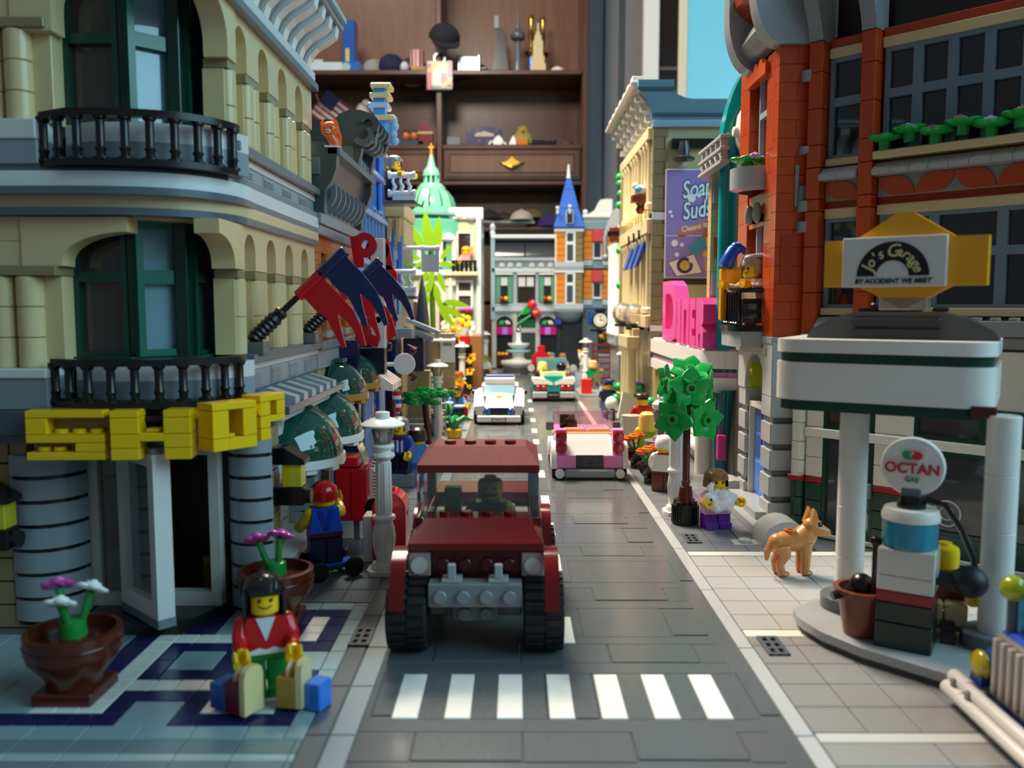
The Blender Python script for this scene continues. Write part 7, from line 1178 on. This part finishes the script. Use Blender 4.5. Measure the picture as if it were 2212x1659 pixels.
for k, (x, z, r_, c) in enumerate(((-10.6, 12.4, 1.4, 'oryellow'), (-9.0, 13, 1.2, 'yellow'), (-11.6, 10.6, 1.1, 'oryellow'), (-10.4, 9.4, .9, 'yellow'), (-8.2, 11.4, 1.3, 'white'), (-12.8, 12.4, 1.2, 'cream'), (-8.2, 6, 1.0, 'oryellow'), (-8.4, 3.6, .8, 'oryellow'))):
    q = MB(); q.t = TM(x, 159.2, z, .4*k, R(60), .5*k)
    for j in range(5): q.sph(.75*r_*cos(j*1.257), .75*r_*sin(j*1.257), 0, .5*r_, 8, .35, m=6)
    P('blossom', q, c, fl)
P('rose', MB().cyl(-9.2, 158.6, 8.6, .95, 1.6, 8), 'D8161C', fl)
fig('stall keeper in white standing by the far white lamp', (-6.6, 190, 0), 0, 'white', '6A3A22', None, ('short', 'C9A060'), arm=(15, 15)); fig('figure in black with yellow face at the flower stall', (-11.6, 150, 0), R(10), 'black', 'black', None, ('short', 'black'), arm=(20, 20))
# ================= the square =================
rb = T('red_mail_drum', 'round red drum post box on the square beside the fountain', 'post box', (6.0, 197, 0)); P('drum', MB().cyl(0, -1, 3.2, 2.2, 2, 20, 'y'), 'D2161C', rb); P('cap', MB().box(-.8, -.9, 5.2, .9, .9, 6.6, .15), 'D2161C', rb); P('base', MB().box(-1.4, -1, 0, 1.8, 1, 3, .1), 'B01218', rb)
fig('man with tan hair and violet scarf on the square', (11, 196, 0), 0, '8E86C0', '3FA0D0', None, ('short', 'B5743C'), arm=(20, 20)); fig('grey haired person with an orange flower on the square', (8.6, 199, 0), 0, 'green', '3A3A44', None, ('short', '7A7C80'), arm=(20, 60))
fig('chef in white waving beside the far right lamp', (15.0, 184, 1.4), R(10), 'white', 'lbg', None, ('helmet', 'white'), arm=(150, 20)); thing('low_platform', 'low grey platform under the waving chef', 'platform', MB().box(-2, -2, 0, 2, 2, 1.4, .05), 'A9B0B4', (15, 184, 0))
ld_ = T('ladder', 'reddish brown step ladder by the clock', 'ladder', (18.4, 181, 0))
for x in (-1.9, 1.9): P('upright', MB().box(x-.25, -.3, 0, x+.25, .3, 8, .04), '7A2E26', ld_)
for k in range(6): P('rung', MB().box(-1.7, -.25, .8+1.3*k, 1.7, .25, 1.25+1.3*k, .04), '7A2E26', ld_)
fig('worker with yellow face and brown cap on top of the ladder', (19.6, 185, 5.4), 0, '4A3A30', '3A3A3A', None, ('cap', 'rbrown'), arm=(90, 90)); thing('stone_block', 'grey block behind the step ladder', 'block', MB().box(-1.5, -1, 0, 1.5, 1, 5.4, .05), '8A9298', (19.6, 185.2, 0))
ck = T('street_clock', 'black street clock with a round cream face', 'clock', (18.8, 189.5, 0)); P('post', MB().lathe([(1.2, 0), (.5, 1), (.4, 9.6), (1, 10.2)], 14), 'black', ck); P('case', MB().lathe([(1.75, -.6), (1.9, -.3), (1.9, .6)], 26, 0, 0, 12.6, 'y').box(-2.1, -.2, 10.1, 2.1, .8, 10.6, .1).box(-1.2, -.2, 14.4, 1.2, .8, 15, .1), mat('black', .15), ck)
fc = P('face', MB().cyl(0, -.75, 12.6, 1.45, .2, 26, 'y'), 'EFE6CC', ck); P('hand', MB().box(-.06, -.82, 12.6, .06, -.78, 13.6).box(-.1, -.83, 12.55, .75, -.79, 12.68), '3A342A', fc); P('face_ring', MB().ring(arc(0, 12.6, 1.15, 0, 2*pi, 24)[:-1], arc(0, 12.6, 1.05, 0, 2*pi, 24)[:-1], 'y', -.8, -.76), 'A89C80', fc)
# ================= right pavement =================
lt = T('leafy_tree', 'leafy bright green tree in a black ribbed tub on the right pavement', 'tree', (12.42, 61.3, 0)); q = MB(); q.cyl(0, 0, 0, .93, 1.5, 22, b=.05)
for k in range(26): q.t = rotz(2*pi*k/26); q.box(.9, -.05, .12, 1.0, .05, 1.35)
q.t = None
for (x, y) in ((.45, .45), (-.45, .45), (.45, -.45), (-.45, -.45)): q.stud(x, y, 1.5, r=.34, h=.22)
P('tub', q, mat('black', .3), lt); P('trunk', MB().lathe([(.6, 1.5), (.45, 2.7), (.3, 2.75), (.33, 3.1), (.27, 3.2), (.27, 11.2)], 14), '5E2A16', lt)
lfp = [(0, .35), (.42, .75), (.62, 1.15), (.45, 1.6), (0, 2.15), (-.45, 1.6), (-.62, 1.15), (-.42, .75)]
for (x, y, z, hx, hz, n, ro) in ((0, -1.05, 10.0, 0, 0, 4, .0), (-1.05, -.75, 7.75, R(-35), 0, 4, .5), (1.1, -.75, 7.7, R(30), 0, 4, .2), (-1.45, .1, 10.2, R(-80), 0, 4, .4), (1.45, .1, 10.2, R(80), 0, 4, .3), (0, 1.0, 9.4, R(180), 0, 4, .4), (.1, -.3, 11.1, 0, R(-55), 5, .3), (1.0, .6, 8.4, R(120), 0, 4, .2), (-1, .6, 8.4, R(-120), 0, 4, .6)):
    M_ = Matrix.Translation((x, y, z)) @ Matrix.Rotation(hx, 4, 'Z') @ Matrix.Rotation(hz, 4, 'X')
    q = MB(); q.t = M_; q.ring(arc(0, 0, .42, 0, 2*pi, 16)[:-1], arc(0, 0, .2, 0, 2*pi, 16)[:-1], 'y', -.38, .1); hb = P('leaf_hub', q, 'bgreen', lt); q = MB(); q.t = M_; q.cyl(0, -.3, 0, .2, .2, 10, 'y'); P('hub_hole', q, '4E2414', hb)
    for k in range(n+1):
        q = MB(); q.t = M_ @ Matrix.Rotation(ro+2*pi*k/(n+1), 4, 'Y') @ Matrix.Rotation(R(12), 4, 'X') @ Matrix.Translation((0, 0, -.2)); q.v = []
        vs = [(px*1.12, .0, pz*.84) for px, pz in lfp]; nn = len(vs); c0 = (0, -.16, 1.1)
        q.add(vs+[(p[0], .14, p[2]) for p in vs]+[c0], [(i, (i+1) % nn, 2*nn) for i in range(nn)]+[(i, nn+i, nn+(i+1) % nn, (i+1) % nn) for i in range(nn)]+[tuple(range(nn, 2*nn))]); P('leaf', q, mat('12A84A', .2), lt)
kid = T('toy_figure', 'girl with light brown hair in pink and purple hugging a white rabbit', 'figure', (14.35, 60.2, 0), R(12))
for s in (-1, 1): P('leg', MB().box(.03 if s > 0 else -.98, -.45, 0, .98 if s > 0 else -.03, .45, 1.05, .06).box(.03 if s > 0 else -.98, -.72, 0, .98 if s > 0 else -.03, -.3, .42, .05), '6A2A9A', kid)
b = MB(); b.add([(-.98, -.48, 1.05), (.98, -.48, 1.05), (.98, .48, 1.05), (-.98, .48, 1.05), (-.74, -.46, 2.6), (.74, -.46, 2.6), (.74, .46, 2.6), (-.74, .46, 2.6)], [(0, 3, 2, 1), (4, 5, 6, 7), (0, 1, 5, 4), (1, 2, 6, 5), (2, 3, 7, 6), (3, 0, 4, 7)]); to_ = P('torso', b, 'F0A8D8', kid); P('stripe', MB().box(-.93, -.5, 1.35, .93, -.47, 1.5).box(-.88, -.5, 1.7, .88, -.47, 1.85), 'F8D4EC', to_)
for s in (-1, 1):
    M_ = Matrix.Translation((s*.84, 0, 2.25)) @ Matrix.Rotation(R(s*-14), 4, 'Y') @ Matrix.Rotation(R(-52), 4, 'X'); q = MB(); q.t = M_; q.sph(0, 0, 0, .35, 10, m=6); q.tube([(0, 0, .05), (s*.22, .03, -.4), (s*.3, -.12, -.72), (s*.3, -.4, -.95)], [.34, .34, .3, .27], 10); ar_ = P('arm', q, 'F0A8D8', kid); q = MB(); q.t = M_ @ Matrix.Translation((s*.3, -.62, -1.15)) @ Matrix.Rotation(R(-40), 4, 'X'); q.ring(arc(0, 0, .36, R(-50), R(230), 12), arc(0, 0, .19, R(-50), R(230), 12), 'z', -.3, .3, False); P('hand', q, 'skin', ar_)
h = MB().at(0, 0, -.72); h.lathe([(.5, 3.36), (.62, 3.46), (.645, 3.6), (.645, 4.2), (.6, 4.36), (.46, 4.45), (.01, 4.46)], 20); hd = P('head', h, 'skin', kid); P('face_print', MB().sph(-.24, -.6, 3.35, .1, 8, m=6).sph(.24, -.6, 3.35, .1, 8, m=6).tube([(-.36, -.62, 3.55), (-.14, -.66, 3.62)], .03, 5).tube([(.36, -.62, 3.55), (.14, -.66, 3.62)], .03, 5), '1A1210', hd)
hm = hair_mb('short'); hm.v = [(p[0]*1.05, p[1], p[2]-.72) for p in hm.v]; P('hair', hm, mat('8A6440', .3), kid)
ra = T('rabbit', 'white toy rabbit held in front of the girl', 'rabbit', (14.45, 59.2, 1.25), R(8)); P('body', MB().tube([(-.75, 0, .75), (-.3, 0, .5), (.3, 0, .75), (.9, .1, 1.0), (1.15, .1, 1.3)], [.4, .52, .58, .5, .2], 12).sph(-.75, -.05, 1.05, .52).sph(.25, 0, 1.2, .5, sx=1.3), 'F4F2F0', ra); P('ear', MB().tube([(-.7, .05, 1.4), (-.75, .05, 1.9), (-.55, .1, 2.15)], [.2, .26, .14]).tube([(-.4, .05, 1.35), (-.2, .05, 1.75)], [.18, .16]), 'F4F2F0', ra); P('paw', MB().sph(-.4, -.35, .4, .28).sph(.5, -.3, .4, .26), 'F4F2F0', ra); P('eye', MB().sph(-.88, -.5, 1.1, .1, 8, m=6), 'black', ra)
dg_ = T('dog', 'light brown toy dog with pricked ears and dark eye patch, right pavement', 'dog', (16.5, 49.4, 0), R(12)); db = MB()
db.tube([(-1.15, .05, 1.95), (-.8, 0, 2.0), (0, 0, 2.0), (.45, 0, 2.05), (.75, 0, 2.4), (.95, -.08, 2.75)], [.5, .62, .58, .72, .66, .5], 16); db.sph(-1.1, .05, 1.95, .56, 12); db.sph(1.0, -.12, 2.85, .56, 14, sx=1.05); db.tube([(1.1, -.3, 2.78), (1.45, -.45, 2.66), (1.7, -.56, 2.58)], [.42, .34, .24], 12); db.sph(1.7, -.56, 2.58, .24, 10)
for (x, y, kx) in ((-.95, -.3, -.22), (-.9, .35, -.2), (.5, -.34, .05), (.58, .34, .05)):
    if kx < 0: db.tube([(x, y, 1.9), (x+.12, y, 1.25), (x-.16, y, .75), (x-.05, y, .2)], [.46, .38, .26, .25], 10)
    else: db.tube([(x, y, 2.0), (x+.02, y, 1.1), (x, y, .2)], [.44, .3, .26], 10)
    db.sph(x+.1, y, .16, .28, 10, .6, 1, 6, 1.35)
db.tube([(-1.5, .05, 2.0), (-1.75, .05, 1.5), (-1.78, .05, .95)], [.18, .22, .1], 8); P('body', db, mat('C9874A', .3), dg_)
for y in (-.45, .25): P('ear', MB().at(.9, y+.0, 3.3, 0, R(-8 if y < 0 else 8)).prism([(-.26, -.25), (.3, -.25), (.14, .5), (.0, .7)], 'y', -.12, .16), mat('C9874A', .3), dg_)
P('back_stud', MB().ring(arc(0, 0, .36, 0, 2*pi, 16)[:-1], arc(0, 0, .2, 0, 2*pi, 16)[:-1], 'z', 0, .22).at() , 'C06A34', dg_, (-.35, 0, 2.5)); P('eye_patch', MB().sph(1.2, -.56, 2.98, .2, 10, sy=.6).sph(1.42, -.2, 3.05, .2, 10), '1C1410', dg_); P('nose', MB().sph(1.9, -.66, 2.62, .1, 8, m=6), 'black', dg_)
cf = fig('man with white cap, white shirt and brown trousers behind the lamp pole', (12.75, 72.2, 0), R(160), 'F0ECE6', '6A3220', None, ('helmet', 'F2F0EC'), face=False, arm=(15, 15)); P('collar', MB().box(-.5, .44, 3.2, .5, .5, 3.34), 'A8201E', cf)
for (x, y, l) in ((12.1, 75.8, 'dark brown bowl with orange flowers, nearer one by the pink car'), (11.9, 83.2, 'dark brown bowl with orange flowers, farther one by the pink car')):
    t = T('flower_bowl', l, 'flower bowl', (x, y, 0)); P('bowl', MB().lathe([(.5, 0), (.5, .45), (.8, .8), (1.15, 1.5), (1.15, 1.75), (.95, 1.75), (.6, 1.3), (.01, 1.2)], 20), mat('2A1710', .15), t)
    for (fx, fy, fz, c) in ((-.3, -.3, 2.9, 'FB8A14'), (.35, .1, 3.0, 'F0641A'), (-.75, .2, 2.6, 'F0641A')): P('stem', MB().tube([(0, 0, 1.2), (fx, fy, fz-.2)], .1), 'green', t); P('blossom', MB().lathe([(.2, -.15), (.5, .0), (.52, .25), (.38, .3), (.36, .42), (.18, .42), (.16, .3)], 14, fx, fy, fz), c, t)
lg = fig('blond long haired woman in a lime dress on the right pavement', (13.6, 87.5, 0), R(170), '9ACB1E', '8CC81A', 'skin', ('long', mat('EED65A', .25)), face=False, arm=(45, 20))
rr_ = fig('man with black beret and red robe seen from behind', (14.7, 98, 1.0), R(190), 'D81E14', 'D81E14', None, ('beret', mat('181616', .3)), face=False, arm=(20, 20)); P('robe', MB().lathe([(1.3, -1.0), (1.1, 1.5), (.85, 3.2)], 16), 'D0280E', rr_)
ea = T('easel', 'white canvas on an easel beside the lamp with the bird', 'easel', (14.9, 111.5, 1.2), R(20)); P('canvas', MB().prism([(-1.6, 0), (1.3, 0), (1.7, 2.8), (-.9, 3.4)], 'y', -.12, .12), 'E9E4DC', ea); P('leg', MB().tube([(-.9, .3, -1.2), (-.3, .1, 2)], .12).tube([(.9, .3, -1.2), (.3, .1, 2)], .12), 'lbg', ea)
stt = T('statue', 'white bust statue on a grey goblet pedestal by the leafy tree', 'statue', (13.75, 80, 0)); P('pedestal', MB().lathe([(1.0, 0), (1.0, 2.7), (1.55, 2.75), (1.55, 3.15), (.8, 3.2), (.7, 3.5), (.35, 3.7), (.33, 4.6), (.6, 4.9), (.75, 5.9), (.5, 5.9)], 20), '75777B', stt); P('bust', MB().lathe([(.45, 5.9), (.8, 6.2), (.85, 6.6), (.55, 6.9), (.25, 7.0)], 16).sph(0, 0, 7.25, .4), 'EFEDEA', stt)
def officer(l, x, y, rz): return fig(l, (x, y, 0), rz, '1A2448', '141A34', None, ('police', '1E3270'), face=False, arm=(35, 20))
officer('police officer in navy nearest the white lamp with the bird', 13.9, 127, R(170)); officer('second police officer with navy cap behind the easel', 17.6, 122, R(175))
fig('man with brown hair behind the first police officer', (14.2, 133, 0), R(30), '8A8C90', 'dbg', None, ('short', mat('4A2A1A', .15)), arm=(30, 30)); fig('blond man in green carrying a guitar on the right kerb', (14.5, 158, .8), R(160), '12904A', '6A6458', None, ('short', 'E2C878'), face=False, arm=(60, 30)); thing('guitar', 'tan and black guitar on the back of the blond man', 'guitar', MB().lathe([(.9, -.15), (.9, .15)], 16, 0, 0, 1, 'y').box(-.2, -.12, 1.5, .2, .12, 3.6, .04), '8A7A50', (15.4, 156.8, 1.6), R(10)); thing('street_drum', 'red topped box beside the blond man in green', 'box', MB().box(-.9, -.9, 0, .9, .9, 2.6, .08), 'D8281E', (12.6, 150, .4)); thing('kerb_plinth', 'grey plinth carrying the blond man and the red box', 'platform', MB().box(-3, -9, -.02, 3, 3, .4, .05), 'A0A4A6', (14.4, 157, 0))
for k, (x, y, s_, l) in enumerate(((16.2, 126, 1.1, 'round green bush behind the lamp with the bird'), (18.6, 118.5, 1.2, 'wide green bush beside the portico'), (18.3, 109.5, 1.0, 'green bush below the easel by the man in red'))):
    t = T('bush', l, 'bush', (x, y, 0))
    for (dx, dy, dz) in ((0, 0, 1.2), (1, .3, 1.9), (-1, .2, 2), (.2, -.4, 3), (.9, 0, 3.6), (-.7, .3, 3.5)): P('leaf_cluster', MB().sph(dx*s_, dy*s_, dz*s_, .85*s_, 10, .75, m=6), '159048', t)
mc = T('police_motorcycle', 'dark police motorcycle with white fairing on the right kerb', 'motorcycle', (13.2, 119, 0), R(8)); P('body', MB().box(-.6, -1, .7, .6, 2.6, 2.2, .15), '16225A', mc); P('fairing', MB().sph(0, -1.2, 2.3, .9, sz=1.1), 'D6D8DA', mc)
for y in (-1.6, 2.2): P('wheel', MB().cyl(-.3, y, .85, .85, .6, 18, 'x', b=.08), 'black', mc)
thing('stone_urn', 'pale grey fluted urn beside the pink car', 'urn', MB().lathe([(.6, 0), (.5, .8), (.9, 1.6), (.95, 3.4), (1.1, 3.6), (.9, 3.6)], 16), 'BDBAA8', (13.0, 95.0, 0))
for (x, y, l) in ((17.6, 100.5, 'red and orange pair of small jars on the diner shelf'),): thing('jar', l, 'jar', MB().cyl(0, 0, 0, .6, 2.6, 14).cyl(0, 0, 2.6, .45, .6, 12), 'C8321E', (x, 99, 2.4))
thing('carrot_sign', 'orange pointed carrot shaped sign below the diner canopy', 'sign', MB().lathe([(.05, 0), (.6, 1.2), (.75, 2.4), (.3, 2.7)], 12, 0, 0, 0, 'x'), 'E8641A', (14.8, 83.5, 7.6))
thing('signpost_board', 'white street post with blue marks beside the tree', 'post', MB().box(-.55, -.2, 0, .55, .2, 6.3, .06), 'ECE8E2', (12.55, 65.7, 0))
